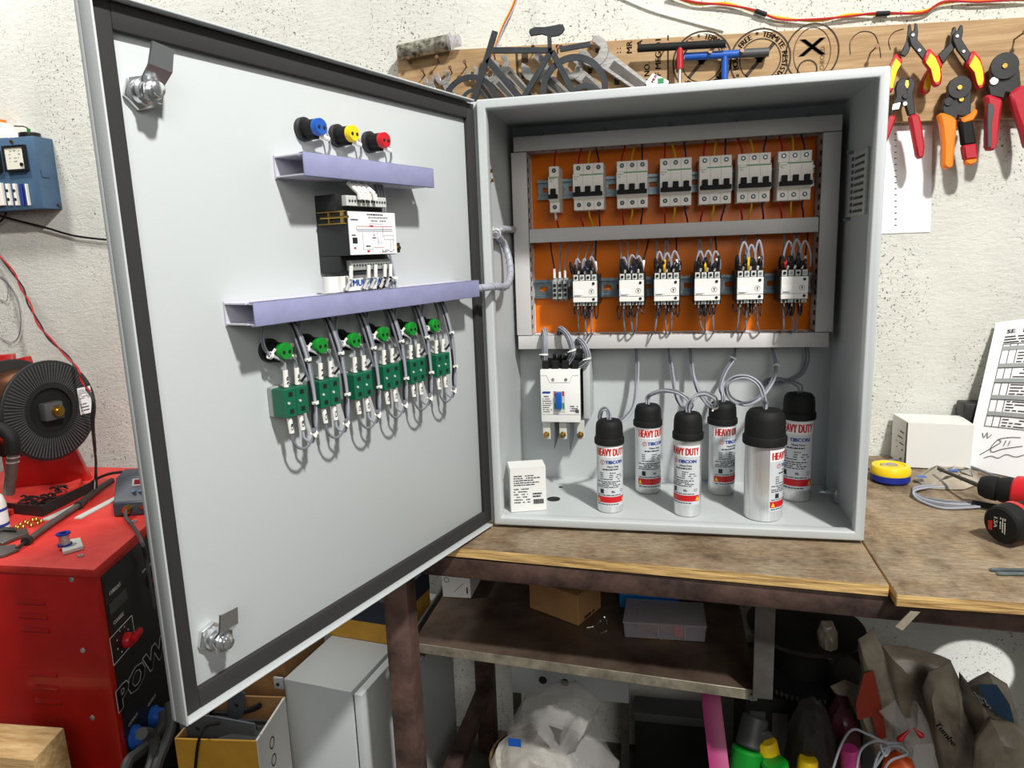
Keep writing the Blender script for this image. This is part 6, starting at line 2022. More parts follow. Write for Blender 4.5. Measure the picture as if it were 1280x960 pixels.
# ---------------------------------------------------------------- left part of the wall
YF = 0.459
x1b = -1.277
pz1, pz0 = Y(50, 171, 0.48).z, Y(60, 261, 0.48).z
t = thing('distribution_box', 'blue grey metal box with a square meter and fuses on the left wall', 'electrical box', (x1b - 0.1, 0.49, pz0))
MB().box(x1b - 0.26, x1b, YF, WALLY - 0.0005, pz0, pz1).build('box_body', M_['bluebox'], t, bevel=0.002)
for pts in (((7, 183), (34, 181), (36, 214), (9, 215)), ((-26, 185), (1, 183), (3, 215), (-24, 217))):
    q = [Y(px, py, YF) for px, py in pts]
    xa, xb, za, zb = (q[0].x + q[3].x) / 2, (q[1].x + q[2].x) / 2, (q[2].z + q[3].z) / 2, (q[0].z + q[1].z) / 2
    fm = MB()
    frame(fm, xa, xb, za, zb, 0.005, YF - 0.010, YF + 0.001)
    fo = fm.build('meter_frame', M_['black'], t)
    MB().box(xa + 0.004, xb - 0.004, YF - 0.007, YF + 0.001, za + 0.004, zb - 0.004).build('meter_face', M_['glass'], fo)
    k = MB()
    f_ = flat((xa, YF - 0.0074, za), (1, 0, 0), (0, 0, 1))
    w_ = xb - xa
    dashes(k, f_, w_ * 0.25, w_ * 0.85, w_ * 0.3, w_ * 0.95, 5, 0.0016, 6, 0.35)
    for i in range(9):
        aa = math.radians(30 + 15 * i)
        k.add([f_(w_ * 0.5 + 0.018 * math.cos(aa) - 0.0005, w_ * 0.5 + 0.018 * math.sin(aa)), f_(w_ * 0.5 + 0.018 * math.cos(aa) + 0.0005, w_ * 0.5 + 0.018 * math.sin(aa)), f_(w_ * 0.5 + 0.021 * math.cos(aa), w_ * 0.5 + 0.021 * math.sin(aa))], [(0, 1, 2)])
    k.build('meter_scale', M_['dgrey'], fo)['kind'] = 'stuff'
    MB().cyl((xb - 0.014, YF - 0.007, za + 0.016), (xb - 0.014, YF - 0.010, za + 0.016), 0.0045, n=12).build('meter_knob', M_['black'], fo)
for px0, px1, m in ((-14, 8.5, M_['cream']), (9, 17, M_['cream']), (18, 25.5, M_['cream']), (26.5, 33, M_['navy']), (33.5, 39, M_['cream'])):
    a, c = Y(px0, 230, YF), Y(px1, 257, YF)
    mo = MB().box(a.x, c.x, YF - 0.008, YF + 0.001, c.z, a.z).build('fuse_module', m, t, bevel=0.001, seg=1)
    if m is M_['cream'] and px0 < 20:
        for i in range(2):
            zz = c.z + (a.z - c.z) * (0.28 + 0.4 * i)
            MB().cyl(((a.x + c.x) / 2, YF - 0.0078, zz), ((a.x + c.x) / 2, YF - 0.0088, zz), 0.004, n=10).build('socket_hole', M_['ink'], mo)
P = X(56, 217, x1b)
MB().box(x1b, x1b + 0.004, P.y - 0.012, P.y + 0.012, P.z - 0.010, P.z + 0.010).build('side_clip', M_['bluebox'], t, bevel=0.001)
P = X(77, 257, x1b)
MB().cyl((x1b, 0.505, pz0 + 0.01), (x1b + 0.008, 0.505, pz0 + 0.01), 0.004, n=8).build('side_screw', M_['grey_steel'], t)
P = Y(16, 183.5, YF)
MB().cyl((P.x, YF, pz1 - 0.010), (P.x, YF - 0.004, pz1 - 0.010), 0.004, n=10).build('front_screw', M_['brass'], t)
q = Y(5, 170, 0.485)
t = thing('white_cone', 'white and orange cone shaped plastic piece on top of the blue box', 'plastic piece', (q.x, q.y, pz1))
MB().lathe([(0.040, 0.0005), (0.040, 0.010), (0.022, 0.034), (0.012, 0.042)], (q.x, 0.488, pz1), (0, 0, 1), 20).build('cone_body', M_['cream'], t) if False else MB().hexa([(q.x - 0.035, 0.462, pz1 + 0.0005), (q.x + 0.033, 0.462, pz1 + 0.0005), (q.x + 0.033, 0.515, pz1 + 0.0005), (q.x - 0.035, 0.515, pz1 + 0.0005)], [(q.x - 0.030, 0.470, pz1 + 0.045), (q.x - 0.002, 0.470, pz1 + 0.045), (q.x - 0.002, 0.51, pz1 + 0.045), (q.x - 0.030, 0.51, pz1 + 0.045)]).build('cone_body', M_['cream'], t, bevel=0.003)
MB().box(q.x - 0.028, q.x - 0.006, 0.474, 0.506, pz1 + 0.0452, pz1 + 0.053).build('orange_top', M_['orgtool'], t, bevel=0.001)
k = MB()
for i in range(3):
    k.tube([(q.x + 0.001 + 0.004 * i, 0.4605, pz1 + 0.012), (q.x + 0.003 + 0.004 * i, 0.462, pz1 + 0.018), (q.x + 0.001 + 0.004 * i, 0.464, pz1 + 0.026)], 0.0007, 4, 3)
k.build('red_mark', M_['redlet'], t)
P = Y(37, 168, 0.49)
t = thing('black_puck', 'low black round adapter with a green plug on top of the blue box', 'adapter', (P.x, 0.49, pz1))
MB().lathe([(0.024, 0.0005), (0.025, 0.002), (0.025, 0.012), (0.023, 0.013)], (P.x, 0.49, pz1), (0, 0, 1), 24).build('puck_body', M_['black'], t)
MB().box(P.x - 0.002, P.x + 0.003, 0.485, 0.492, pz1 + 0.013, pz1 + 0.024).build('green_plug', M_['green'], t)
wire([(P.x, 0.488, pz1 + 0.024), (P.x - 0.012, 0.488, pz1 + 0.030), (P.x - 0.03, 0.49, pz1 + 0.032), (P.x - 0.045, 0.492, pz1 + 0.034)], M_['matblack'], t, 0.0016)
t = thing('wall_cable', 'black cable running along the wall from under the blue box behind the door', 'cable', Y(80, 290, 0.5))
wire([Y(-20, 262, 0.50), Y(4, 271, 0.505), (Y(55, 284, 0.508)), Y(95, 295, 0.510), Y(150, 301, 0.510), Y(200, 303, 0.510)], M_['matblack'], t, 0.0028, None, 6, 8)
wire([Y(8, 262, 0.495), Y(6, 270, 0.498), Y(0, 277, 0.50), Y(-12, 284, 0.50)], M_['matblack'], t, 0.0028, None, 6, 8)
t = thing('twisted_cord', 'twisted red and black cord hanging diagonally across the left wall to the spool', 'cable', Y(60, 420, 0.5))
rb = [(-12, 308), (14, 338), (27, 360), (36, 380), (48, 405), (62, 424), (83, 445), (95, 460), (103, 476), (110, 489)]
for j, m in enumerate((M_['wred'], M_['wblack'])):
    wire([Y(px + (2.2 if (i + j) % 2 else -1.2), py, (0.505, 0.47, 0.435, 0.40, 0.365, 0.32, 0.265, 0.185, 0.175, 0.170)[i]) for i, (px, py) in enumerate(rb)], m, t, 0.0023, None, 6)
wire([Y(110, 489, 0.17), Y(116, 500, 0.17), Y(115, 525, 0.17), Y(117, 550, 0.18), Y(120, 580, 0.22), Z(118, 612, ZT + 0.02)], M_['wblack'], t, 0.0028, None, 6)
wire([Y(111, 489, 0.17), Y(118, 505, 0.17), Y(117, 530, 0.17), Y(119, 560, 0.19), Z(121, 610, ZT + 0.02)], M_['wblack'], t, 0.0024, None, 6)
t = thing('thin_cord', 'thin grey cord curling on the wall left above the spool', 'cable', Y(15, 420, 0.515))
wire([Y(-5, 340, 0.515), Y(8, 352, 0.515), Y(20, 370, 0.515), Y(26, 395, 0.515), Y(24, 418, 0.515), Y(15, 428, 0.515), Y(0, 422, 0.515)], M_['wgrey'], t, 0.0012, None, 6)
wire([Y(-2, 372, 0.515), Y(8, 376, 0.515), Y(10, 362, 0.515), Y(9, 352, 0.515)], M_['tgrey'], t, 0.0012, None, 6)
# ---------------------------------------------------------------- under and beside the bench
def carton(name, label, cat, pts, z0, z1, m, bevel=0.0012):
    cen = sum((Vector((q[0], q[1], 0)) for q in pts), Vector()) / len(pts)
    t = thing(name, label, cat, (cen.x, cen.y, z0))
    MB().hexa([(q[0], q[1], z0 + 0.0006) for q in pts], [(q[0], q[1], z1) for q in pts]).build('carton_body', m, t, bevel=bevel, seg=1)
    return t


# grey wall enclosure standing on the floor
g0, g1 = Vector((-0.431, -0.016, 0)), Vector((-0.281, -0.036, 0))
u1 = (g1 - g0)
u2 = Vector((-u1.y, u1.x, 0)).normalized()
GL = 0.40
GZ = -0.330
t = thing('floor_enclosure', 'closed light grey steel enclosure standing on the floor left of the bench leg', 'cabinet', (-0.33, 0.15, -0.80))
MB().hexa(at_z([g0, g1, g1 + u2 * GL, g0 + u2 * GL], -0.7995), at_z([g0, g1, g1 + u2 * GL, g0 + u2 * GL], GZ)).build('enclosure_body', M_['ral'], t, bevel=0.002)
ud = u1.normalized()
h0, h1 = g1 + ud * 0.0045 + u2 * 0.001, g1 + ud * 0.022 + u2 * 0.001
dr = MB().hexa(at_z([h0, h1, h1 + u2 * (GL - 0.002), h0 + u2 * (GL - 0.002)], -0.795), at_z([h0, h1, h1 + u2 * (GL - 0.002), h0 + u2 * (GL - 0.002)], GZ - 0.004)).build('enclosure_door', M_['ral'], t, bevel=0.002)
MB().hexa(at_z([g1 + u2 * 0.006, g1 + ud * 0.0045 + u2 * 0.006, g1 + ud * 0.0045 + u2 * (GL - 0.01), g1 + u2 * (GL - 0.01)], -0.79), at_z([g1 + u2 * 0.006, g1 + ud * 0.0045 + u2 * 0.006, g1 + ud * 0.0045 + u2 * (GL - 0.01), g1 + u2 * (GL - 0.01)], GZ - 0.01)).build('door_seal', M_['gasket'], t)
q = h1 + u2 * (GL * 0.90) + Vector((0, 0, GZ - 0.085))
lk = MB().cyl(q, q + ud * 0.004, 0.016, n=18).build('door_lock', M_['black'], dr)
MB().cyl(q + ud * 0.004, q + ud * 0.006, 0.008, n=12).build('lock_core', M_['chrome'], dr)
tab = MB().box(-0.452, -0.432, -0.018, -0.013, GZ - 0.022, GZ + 0.002).build('mounting_lug', M_['ral'], t, bevel=0.001)
MB().cyl((-0.443, -0.0182, GZ - 0.012), (-0.443, -0.0188, GZ - 0.012), 0.0035, n=12).build('lug_hole', M_['ink'], tab)

t = carton('parts_carton', 'amber and navy carton lying on top of the grey floor enclosure', 'carton', [(-0.435, 0.150), (-0.262, 0.128), (-0.235, 0.30), (-0.405, 0.325)], GZ, GZ + 0.095, M_['strap'])
pts = [(-0.4352, 0.1498), (-0.2618, 0.1278), (-0.2348, 0.3002), (-0.4052, 0.3252)]
MB().hexa([(q[0], q[1], GZ + 0.045) for q in pts], [(q[0], q[1], GZ + 0.0952) for q in pts]).build('navy_band', mat('navy_card', (38, 44, 62), 0.7), t)

t = thing('open_carton', 'open amber cardboard carton with a white side holding grey brackets, on the floor', 'carton', (-0.48, -0.1, -0.80))
CZ_ = -0.352
ca, cb, cc_, cd = (-0.550, -0.180), (-0.403, -0.163), (-0.418, -0.040), (-0.562, -0.055)
for (a, b_), m in (((ca, cb), M_['strap']), ((cb, cc_), M_['cardw']), ((cc_, cd), M_['card']), ((cd, ca), M_['card'])):
    MB().bar((a[0], a[1], (CZ_ - 0.7995) / 2), (b_[0], b_[1], (CZ_ - 0.7995) / 2), 0.004, CZ_ + 0.7995).build('carton_wall', m, t)
MB().hexa([(q[0] * 0.99 - 0.005, q[1] * 0.96 - 0.004, -0.45) for q in (ca, cb, cc_, cd)], [(q[0] * 0.99 - 0.005, q[1] * 0.96 - 0.004, -0.40) for q in (ca, cb, cc_, cd)]).build('packing', M_['dgrey'], t)
k = MB()
f_ = lambda x, y: Vector((cb[0] + 0.0026, cb[1], 0)) + (Vector((cc_[0], cc_[1], 0)) - Vector((cb[0], cb[1], 0))) * x + Vector((0, 0, y))
for cx_, zz in ((0.42, -0.43), (0.42, -0.395)):
    n = 14
    k.add([f_(cx_ + 0.08 * math.cos(2 * PI * i / n) * r_, zz + 0.012 * math.sin(2 * PI * i / n) * r_) for r_ in (1, 0.75) for i in range(n)], [(i, (i + 1) % n, (i + 1) % n + n, i + n) for i in range(n)])
k.build('printed_symbol', M_['ink'], t)
for lb, pts, y, th in (('flat grey steel bracket with a slot lying at the front in the open amber carton', [(228, 925), (224, 905), (240, 893), (268, 896), (318, 905), (320, 921), (290, 917), (262, 926)], -0.150, 0.003),
                       ('upright blue grey steel bracket standing in the open amber carton', [(283, 893), (285, 870), (300, 862), (306, 868), (303, 896), (296, 900)], -0.080, 0.004)):
    b_ = thing('steel_bracket', lb, 'bracket', Y(pts[0][0], pts[0][1], y), 0, 'grey brackets')
    plate('bracket_plate', pts, y, th, mat('bracket_grey', (104, 112, 122), 0.45, 0.5) if 'bracket_grey' not in bpy.data.materials else bpy.data.materials['bracket_grey'], b_, 0.0006)
    disc('bracket_slot', sum(p[0] for p in pts) / len(pts) - (22 if y < -0.1 else 0), sum(p[1] for p in pts) / len(pts), 3, y - 0.0008, 0.001, M_['ink'], b_, 12)
for pts, lb in (([(250, 905, -0.13), (275, 898, -0.12), (300, 905, -0.12), (320, 912, -0.11)], 'black tool handle lying among the brackets in the amber carton'), ([(255, 890, -0.07), (280, 892, -0.07), (310, 888, -0.06), (325, 882, -0.06)], 'black rod lying at the back of the amber carton')):
    t2 = thing('black_rod', lb, 'rod', Y(*pts[0]))
    wire([Y(*p) for p in pts], M_['matblack'], t2, 0.0055, None, 5, 8, 'rod')
t2 = thing('hanging_cable', 'thin black cable hanging over the front of the amber carton', 'cable', Y(246, 940, -0.186))
wire([Y(275, 904, -0.150), Y(258, 908, -0.165), Y(250, 921, -0.187), Y(246, 940, -0.187), Y(243, 975, -0.187)], M_['matblack'], t2, 0.0026, None, 5)
carton('brown_carton', 'plain brown carton behind the open amber carton, under the door edge', 'carton', [(-0.620, 0.03), (-0.455, 0.03), (-0.455, 0.2), (-0.620, 0.2)], -0.80, -0.275, M_['card'])
t = thing('wood_block', 'rough block of raw wood at the bottom left corner', 'wood block', Y(30, 960, -0.28))
a, c = Y(60, 934, -0.26), Y(-60, 948, -0.26)
MB().hexa([(c.x, -0.29, -0.7995), (a.x, -0.29, -0.7995), (a.x + 0.004, -0.215, -0.7995), (c.x, -0.215, -0.7995)], [(c.x, -0.292, a.z - 0.008), (a.x, -0.290, a.z - 0.002), (a.x - 0.010, -0.215, a.z + 0.004), (c.x, -0.215, a.z - 0.006)]).build('wood_piece', M_['wood'], t, bevel=0.002)

# things on the sheet steel shelf
SZ = -0.2355
carton('white_carton', 'white printed carton at the back left of the steel shelf', 'carton', [(-0.160, 0.170), (-0.100, 0.172), (-0.100, 0.26), (-0.160, 0.26)], SZ, SZ + 0.052, M_['cardw'])
k = MB()
f_ = flat((-0.160, 0.1694, SZ), (1, 0, 0), (0, 0, 1))
for i in range(1):
    n = 16
    k.add([f_(0.010 + 0.006 * math.cos(2 * PI * j / n) * r_, 0.040 + 0.006 * math.sin(2 * PI * j / n) * r_) for r_ in (1, 0.8) for j in range(n)], [(j, (j + 1) % n, (j + 1) % n + n, j + n) for j in range(n)])
k.add([f_(0.026, 0.014), f_(0.046, 0.034), f_(0.0455, 0.0348), f_(0.0255, 0.0148)], [(0, 1, 2, 3)])
k.add([f_(0.052, 0.012), f_(0.055, 0.012), f_(0.055, 0.026), f_(0.052, 0.026)], [(0, 1, 2, 3)])
k.build('carton_print', M_['ink'], [o for o in bpy.data.objects if o.name == 'white_carton'][0])
e0, e1, e2 = Vector((0.133, 0.093, 0)), Vector((-0.105, 0.057, 0)), Vector((0.036, 0.078, 0))
pts = [tuple((e0 + e1)[:2]), tuple(e0[:2]), tuple((e0 + e2)[:2]), tuple((e0 + e1 + e2)[:2])]
bc = carton('brown_carton', 'small brown cardboard carton with dark print set cornerwise on the steel shelf', 'carton', pts, SZ, SZ + 0.062, M_['card'])
nn = Vector((e2.y, -e2.x, 0)).normalized()
f_ = lambda x, y: e0 + nn * 0.0006 + e2 * x + Vector((0, 0, SZ + y))
k = MB()
dashes(k, f_, 0.25, 0.85, 0.004, 0.012, 1, 0.006, 3, 0.9)
k.add([f_(0.70, 0.048), f_(0.86, 0.048), f_(0.86, 0.058), f_(0.70, 0.058)], [(0, 1, 2, 3)])
k.build('carton_print', M_['ink'], bc)
pts = [e0 + e1 + Vector((0, 0, 0)), e0, e0 + e2, e0 + e1 + e2]
t = thing('blue_carton', 'bright blue case at the back of the steel shelf behind the organizer', 'case', (0.26, 0.2, SZ))
MB().box(0.205, 0.320, 0.176, 0.25, SZ + 0.0006, SZ + 0.045).build('case_body', mat('bright_blue_plastic', (8, 132, 196), 0.4), t, bevel=0.002)
MB().box(0.2045, 0.3205, 0.1752, 0.2505, SZ + 0.024, SZ + 0.027).build('case_seam', M_['blue'], t)
t = thing('parts_organizer', 'clear plastic organizer box with brass parts inside on the steel shelf', 'organizer', (0.29, 0.1, SZ))
MB().hexa([(0.221, 0.066, SZ + 0.0006), (0.364, 0.070, SZ + 0.0006), (0.362, 0.150, SZ + 0.0006), (0.223, 0.150, SZ + 0.0006)], [(0.219, 0.064, SZ + 0.030), (0.366, 0.068, SZ + 0.030), (0.364, 0.152, SZ + 0.030), (0.221, 0.152, SZ + 0.030)]).build('organizer_box', M_['clear'], t, bevel=0.001, seg=1)
MB().hexa([(0.218, 0.063, SZ + 0.0302), (0.367, 0.067, SZ + 0.0302), (0.365, 0.153, SZ + 0.0302), (0.220, 0.153, SZ + 0.0302)], [(0.218, 0.063, SZ + 0.0335), (0.367, 0.067, SZ + 0.0335), (0.365, 0.153, SZ + 0.0335), (0.220, 0.153, SZ + 0.0335)]).build('organizer_lid', M_['clear'], t)
for xa, xb, m in ((0.245, 0.280, M_['gold']), (0.284, 0.325, M_['gold']), (0.310, 0.326, M_['redlet'])):
    MB().box(xa, xb, 0.085 if m is M_['gold'] else 0.075, 0.135 if m is M_['gold'] else 0.084, SZ + 0.004, SZ + 0.026).build('brass_parts', m, t)
MB().box(0.281, 0.283, 0.070, 0.148, SZ + 0.003, SZ + 0.028).box(0.328, 0.330, 0.070, 0.148, SZ + 0.003, SZ + 0.028).build('divider', M_['tgrey'], t)['kind'] = 'stuff'
for i, (px, py) in enumerate(((737, 784), (748, 778), (757, 774), (754, 790))):
    q = Z(px, py, SZ + 0.003)
    a = (0.4, 1.1, 2.0, 0.8)[i]
    dv = Vector((math.cos(a), math.sin(a), 0)) * 0.006
    o = MB().cyl(q - dv, q + dv, 0.0016, n=8).cyl(q + dv, q + dv * 1.35, 0.0032, n=6).build('loose_screw', M_['chrome'])
    tag(o, ['loose screw closest to the brown carton on the steel shelf', 'loose screw in the middle of the few on the steel shelf', 'loose screw farthest back on the steel shelf by the carton', 'loose screw nearest the shelf front, beside the brown carton'][i], 'screw', 'loose screws on the shelf')

# white panel with holes, standing by the wall
t = thing('punched_panel', 'plain pale panel with round black holes standing by the wall under the shelf', 'panel', (0.1, 0.46, -0.80))
xa, xb = Y(640, 850, 0.40).x, Y(786, 860, 0.40).x
MB().box(xa, xb, 0.400, 0.412, -0.60, -0.30).build('panel_sheet', M_['ral'], t, bevel=0.001)
MB().box(xa, xa + 0.02, 0.402, 0.411, -0.7995, -0.60).box(xb - 0.02, xb, 0.402, 0.411, -0.7995, -0.60).build('panel_feet', M_['grey_steel'], t)['kind'] = 'stuff'
for px, py in ((678.5, 850), (706, 853)):
    P = Y(px, py, 0.3995)
    MB().cyl(P, P + Vector((0, -0.0008, 0)), 0.010, n=18).build('panel_hole', M_['ink'], t)


def sack(name, label, cat, pts, y, th, m, group=None, marks=(), noise=0.006, build_parts=True):
    """a limp bag: outline in its own upright plane, bulging to both sides"""
    q = [Y(px, py, y) for px, py in pts]
    c = sum(q, Vector()) / len(q)
    n = len(q)
    t = thing(name, label, cat, (c.x, y, min(p.z for p in q)), 0, group)
    k = MB()
    vs, fs = [], []
    rnd_ = random.Random(len(label))
    for s in (-1, 1):
        base = len(vs)
        rings = ((1.0, 0.0), (0.82, 0.55), (0.5, 0.9), (0.2, 1.0))
        for f_, h_ in rings:
            for p in q:
                w = c + (p - c) * f_
                vs.append(Vector((w.x, y + s * th * h_ * (0.75 + 0.5 * rnd_.random()) if h_ else y + s * 0.0008, w.z)))
        for r_ in range(3):
            for i in range(n):
                fs.append((base + r_ * n + i, base + r_ * n + (i + 1) % n, base + (r_ + 1) * n + (i + 1) % n, base + (r_ + 1) * n + i))
        fs.append(tuple(base + 3 * n + i for i in range(n)))
    for i in range(n):
        fs.append((i, (i + 1) % n, 4 * n + (i + 1) % n, 4 * n + i))
    k.add(vs, fs)
    k.build('bag_film', m, t, noise=noise, cuts=2)
    return t


# clear bag in a basket on the floor
bcx, bcy = 0.035, 0.10
t = thing('basket', 'brown round basket on the floor under the shelf, holding a clear bag', 'basket', (bcx, bcy, -0.80))
MB().lathe([(0.09, -0.7995), (0.106, -0.62), (0.109, -0.555), (0.104, -0.555), (0.100, -0.62), (0.085, -0.79), (0.0001, -0.79)], (bcx + 0.012, bcy + 0.03, 0), (0, 0, 1), 32).build('basket_body', mat('dark_woven_straw', (112, 86, 54), 0.8, var=0.4, scale=60, bump=0.6), t)
t = thing('clear_bag', 'clear plastic bag with pale filling bulging out of the basket under the shelf', 'bag', (bcx, bcy, -0.47))
pf = [(0.070, -0.64), (0.088, -0.59), (0.090, -0.555), (0.076, -0.530), (0.045, -0.512), (0.0001, -0.505)]
MB().lathe(pf, (bcx, bcy, 0), (0, 0, 1), 24, caps=False).build('bag_filling', M_['straw'], t, noise=0.008)
pts = [(626, 960), (630, 925), (642, 890), (668, 864), (690, 853), (722, 854), (736, 864), (752, 877), (744, 910), (758, 922), (776, 950), (780, 990), (630, 990)]
q = [Y(px, py, bcy - 0.02) for px, py in pts]
c = sum(q, Vector()) / len(q)
k = MB()
n = len(q)
rnd_ = random.Random(3)
vs, fs = [], []
for s in (-1, 1):
    for f_, h_ in ((1.0, 0.02), (0.85, 0.6), (0.55, 0.95), (0.2, 1.05)):
        for p in q:
            w = c + (p - c) * f_
            vs.append((w.x, bcy - 0.02 + s * 0.075 * h_ * rnd_.uniform(0.55, 1.3), w.z))
for s in range(2):
    o4 = s * 4 * n
    for r_ in range(3):
        for i in range(n):
            fs.append((o4 + r_ * n + i, o4 + r_ * n + (i + 1) % n, o4 + (r_ + 1) * n + (i + 1) % n, o4 + (r_ + 1) * n + i))
    fs.append(tuple(o4 + 3 * n + i for i in range(n)))
for i in range(n):
    fs.append((i, (i + 1) % n, 4 * n + (i + 1) % n, 4 * n + i))
k.add(vs, fs)
k.build('bag_film', M_['bag'], t, noise=0.012, cuts=2)
P = Y(642, 928, -0.02)
MB().box(P.x - 0.010, P.x + 0.014, -0.0206, -0.0200, P.z - 0.008, P.z + 0.008).build('blue_print', M_['blue'], t)

# pink strip
a, c = Y(888, 866, 0.06), Y(905, 1010, -0.03)
t = thing('pink_strip', 'magenta plastic strip leaning under the right end of the steel shelf', 'strip', (c.x, c.y, c.z))
c = c + (c - a).normalized() * ((c.z + 0.799) / max((a - c).normalized().z, 0.2))
MB().bar(a, c, 0.034, 0.006, up=(0, -1, 0.2)).build('strip_body', M_['pink'], t, bevel=0.001)
t.location = (c.x, c.y, c.z)
for o in t.children:
    o.location = -Vector((c.x, c.y, c.z)) + WM[t].translation


# tools and bags on the floor at the right
def capsule(name, label, cat, segs, group=None):
    P0_ = segs[0][0]
    t = thing(name, label, cat, P0_, 0, group)
    for nm_, a, b_, r0_, r1_, m in [(s[2], s[0], s[1], s[3], s[4], s[5]) for s in segs]:
        d_ = (b_ - a)
        L_ = d_.length
        MB().lathe([(r0_ * 0.85, 0), (r0_, 0.004), ((r0_ + r1_) / 2, L_ * 0.5), (r1_, L_ - 0.004), (r1_ * 0.85, L_)], a, d_, 20).build(nm_, m, t)
    return t


yg = 0.10
capsule('power_tool', 'green and grey power tool standing on the floor beside the pink strip', 'power tool',
        [(Y(945, 895, yg + 0.03), Y(936, 935, yg), 'motor_end', 0.024, 0.026, M_['dgrey']), (Y(936, 934, yg), Y(930, 985, yg - 0.02), 'tool_body', 0.030, 0.032, M_['green'])])
capsule('yellow_tool', 'yellow and black tool lying right of the green power tool', 'power tool',
        [(Y(957, 925, yg), Y(962, 952, yg), 'tool_head', 0.020, 0.022, M_['yellow']), (Y(950, 915, yg + 0.02), Y(957, 926, yg), 'tool_neck', 0.016, 0.018, M_['dgrey'])])
capsule('green_case', 'green plastic case at the bottom edge right of the green tool', 'case',
        [(Y(968, 952, yg - 0.03), Y(975, 1000, yg - 0.03), 'case_body', 0.024, 0.026, M_['green'])])
capsule('yellow_bottle', 'round yellow container at the bottom edge near the black film bag', 'container',
        [(Y(1010, 948, yg), Y(1006, 1000, yg), 'container_body', 0.018, 0.020, M_['yellow'])])
tc_ = Y(1012, 845, 0.27)
t = thing('dark_crate', 'black plastic crate in the dark under the bench right of the shelf hanger', 'crate', (tc_.x, 0.36, -0.80))
MB().box(tc_.x - 0.13, tc_.x + 0.14, 0.225, 0.44, -0.7995, tc_.z - 0.030).build('crate_body', M_['matblack'], t, bevel=0.004)
for i in range(6):
    MB().box(tc_.x - 0.12 + i * 0.043, tc_.x - 0.09 + i * 0.043, 0.2235, 0.2255, -0.70, tc_.z - 0.06).build('crate_panel', M_['dgrey'], t)
t = thing('empty_spool', 'black ribbed wire spool lying flat in the dark on the black crate', 'spool', (tc_.x, 0.335, tc_.z - 0.029))
for zz in (tc_.z - 0.0285, tc_.z + 0.070):
    MB().lathe([(0.03, 0), (0.115, 0), (0.118, 0.002), (0.118, 0.010), (0.115, 0.012), (0.03, 0.012)], (tc_.x, 0.335, zz), (0, 0, 1), 40).build('flange', M_['black'], t)
MB().lathe([(0.06, tc_.z - 0.016), (0.06, tc_.z + 0.0695)], (tc_.x, 0.335, 0), (0, 0, 1), 28).build('spool_core', M_['matblack'], t)
k = MB()
for i in range(72):
    a = 2 * PI * i / 72
    k.box(-0.002, 0.002, 0.1180, 0.1190, tc_.z - 0.0285, tc_.z - 0.0175, Matrix.Translation((tc_.x, 0.335, 0)) @ Matrix.Rotation(a, 4, 'Z'))
k.build('flange_ribs', M_['dgrey'], t)['kind'] = 'stuff'
sack('black_sheet', 'crumpled black plastic sheet filling the dark space behind the flat spool', 'sheet', [(952, 775), (1000, 768), (1060, 776), (1090, 800), (1100, 860), (1110, 960), (1000, 985), (945, 985), (950, 880)], 0.482, 0.022, M_['bagd'])  # dark clutter added to darken the wall under the bench
xa, xb = Y(795, 900, 0.42).x, Y(885, 900, 0.42).x
t = thing('dark_crate', 'black low crate added as dark clutter on the floor between the basket and the magenta strip', 'crate', ((xa + xb) / 2, 0.42, -0.80))  # invented crate, put in to darken the low area under the bench
MB().box(xa, xb, 0.36, 0.42, -0.7995, Y(840, 895, 0.36).z).build('crate_body', M_['matblack'], t, bevel=0.004)
MB().box(xa - 0.003, xb + 0.003, 0.357, 0.423, Y(840, 895, 0.36).z - 0.02, Y(840, 895, 0.36).z + 0.002).build('crate_rim', M_['dgrey'], t, bevel=0.002)
sack('film_bag', 'shiny black film bag standing behind the yellow container', 'bag', [(978, 965), (985, 905), (1000, 878), (1018, 872), (1032, 885), (1042, 920), (1052, 965)], 0.14, 0.035, M_['bagd'])
sack('maroon_bag', 'dark maroon bag in the shade between the black film bag and striped bag', 'bag', [(1030, 968), (1034, 890), (1048, 870), (1062, 872), (1072, 905), (1078, 968)], 0.19, 0.035, mat('dark_maroon_film', (74, 30, 42), 0.4))
sack('grey_bag', 'small grey printed bag wedged between the shelf hanger and the striped bag', 'bag', [(1036, 858), (1056, 850), (1078, 858), (1076, 900), (1058, 892)], 0.205, 0.015, M_['bagw'])
sack('clear_bottle', 'slim cloudy clear bottle hanging in the dark under the bench beam', 'bottle', [(1021, 790), (1026, 776), (1040, 776), (1047, 790), (1047, 812), (1038, 825), (1025, 820)], 0.25, 0.02, M_['bagw'], None, (), 0.002)
s = sack('striped_bag', 'beige bag with a brick red band standing upright under the bench beam', 'bag', [(1074, 797), (1094, 784), (1104, 812), (1112, 840), (1118, 870), (1116, 935), (1092, 945), (1074, 905), (1068, 880), (1078, 842)], 0.14, 0.022, M_['bagw'])
k = MB()
pts = [(1080, 842), (1092, 838), (1097, 862), (1103, 888), (1108, 922), (1098, 926), (1090, 896), (1072, 900), (1070, 880)]
P = [Y(px, py, 0.112) for px, py in pts]
k.hexa([q + Vector((0, 0, 0)) for q in P], [q + Vector((0, 0.001, 0)) for q in P])
k.build('red_band', mat('brick_red_film', (150, 52, 34), 0.45), s)
sack('beige_sack', 'large beige plastic sack slumping at the back under the bench beam', 'bag', [(1100, 803), (1130, 806), (1172, 816), (1188, 822), (1200, 850), (1195, 900), (1165, 930), (1130, 930), (1112, 880)], 0.24, 0.04, M_['bagw'])
sack('milky_bag', 'crumpled milky plastic bag in the middle of the bag heap', 'bag', [(1152, 858), (1162, 838), (1186, 828), (1198, 850), (1204, 880), (1222, 930), (1240, 985), (1180, 985), (1165, 930)], 0.155, 0.034, M_['bagw'])
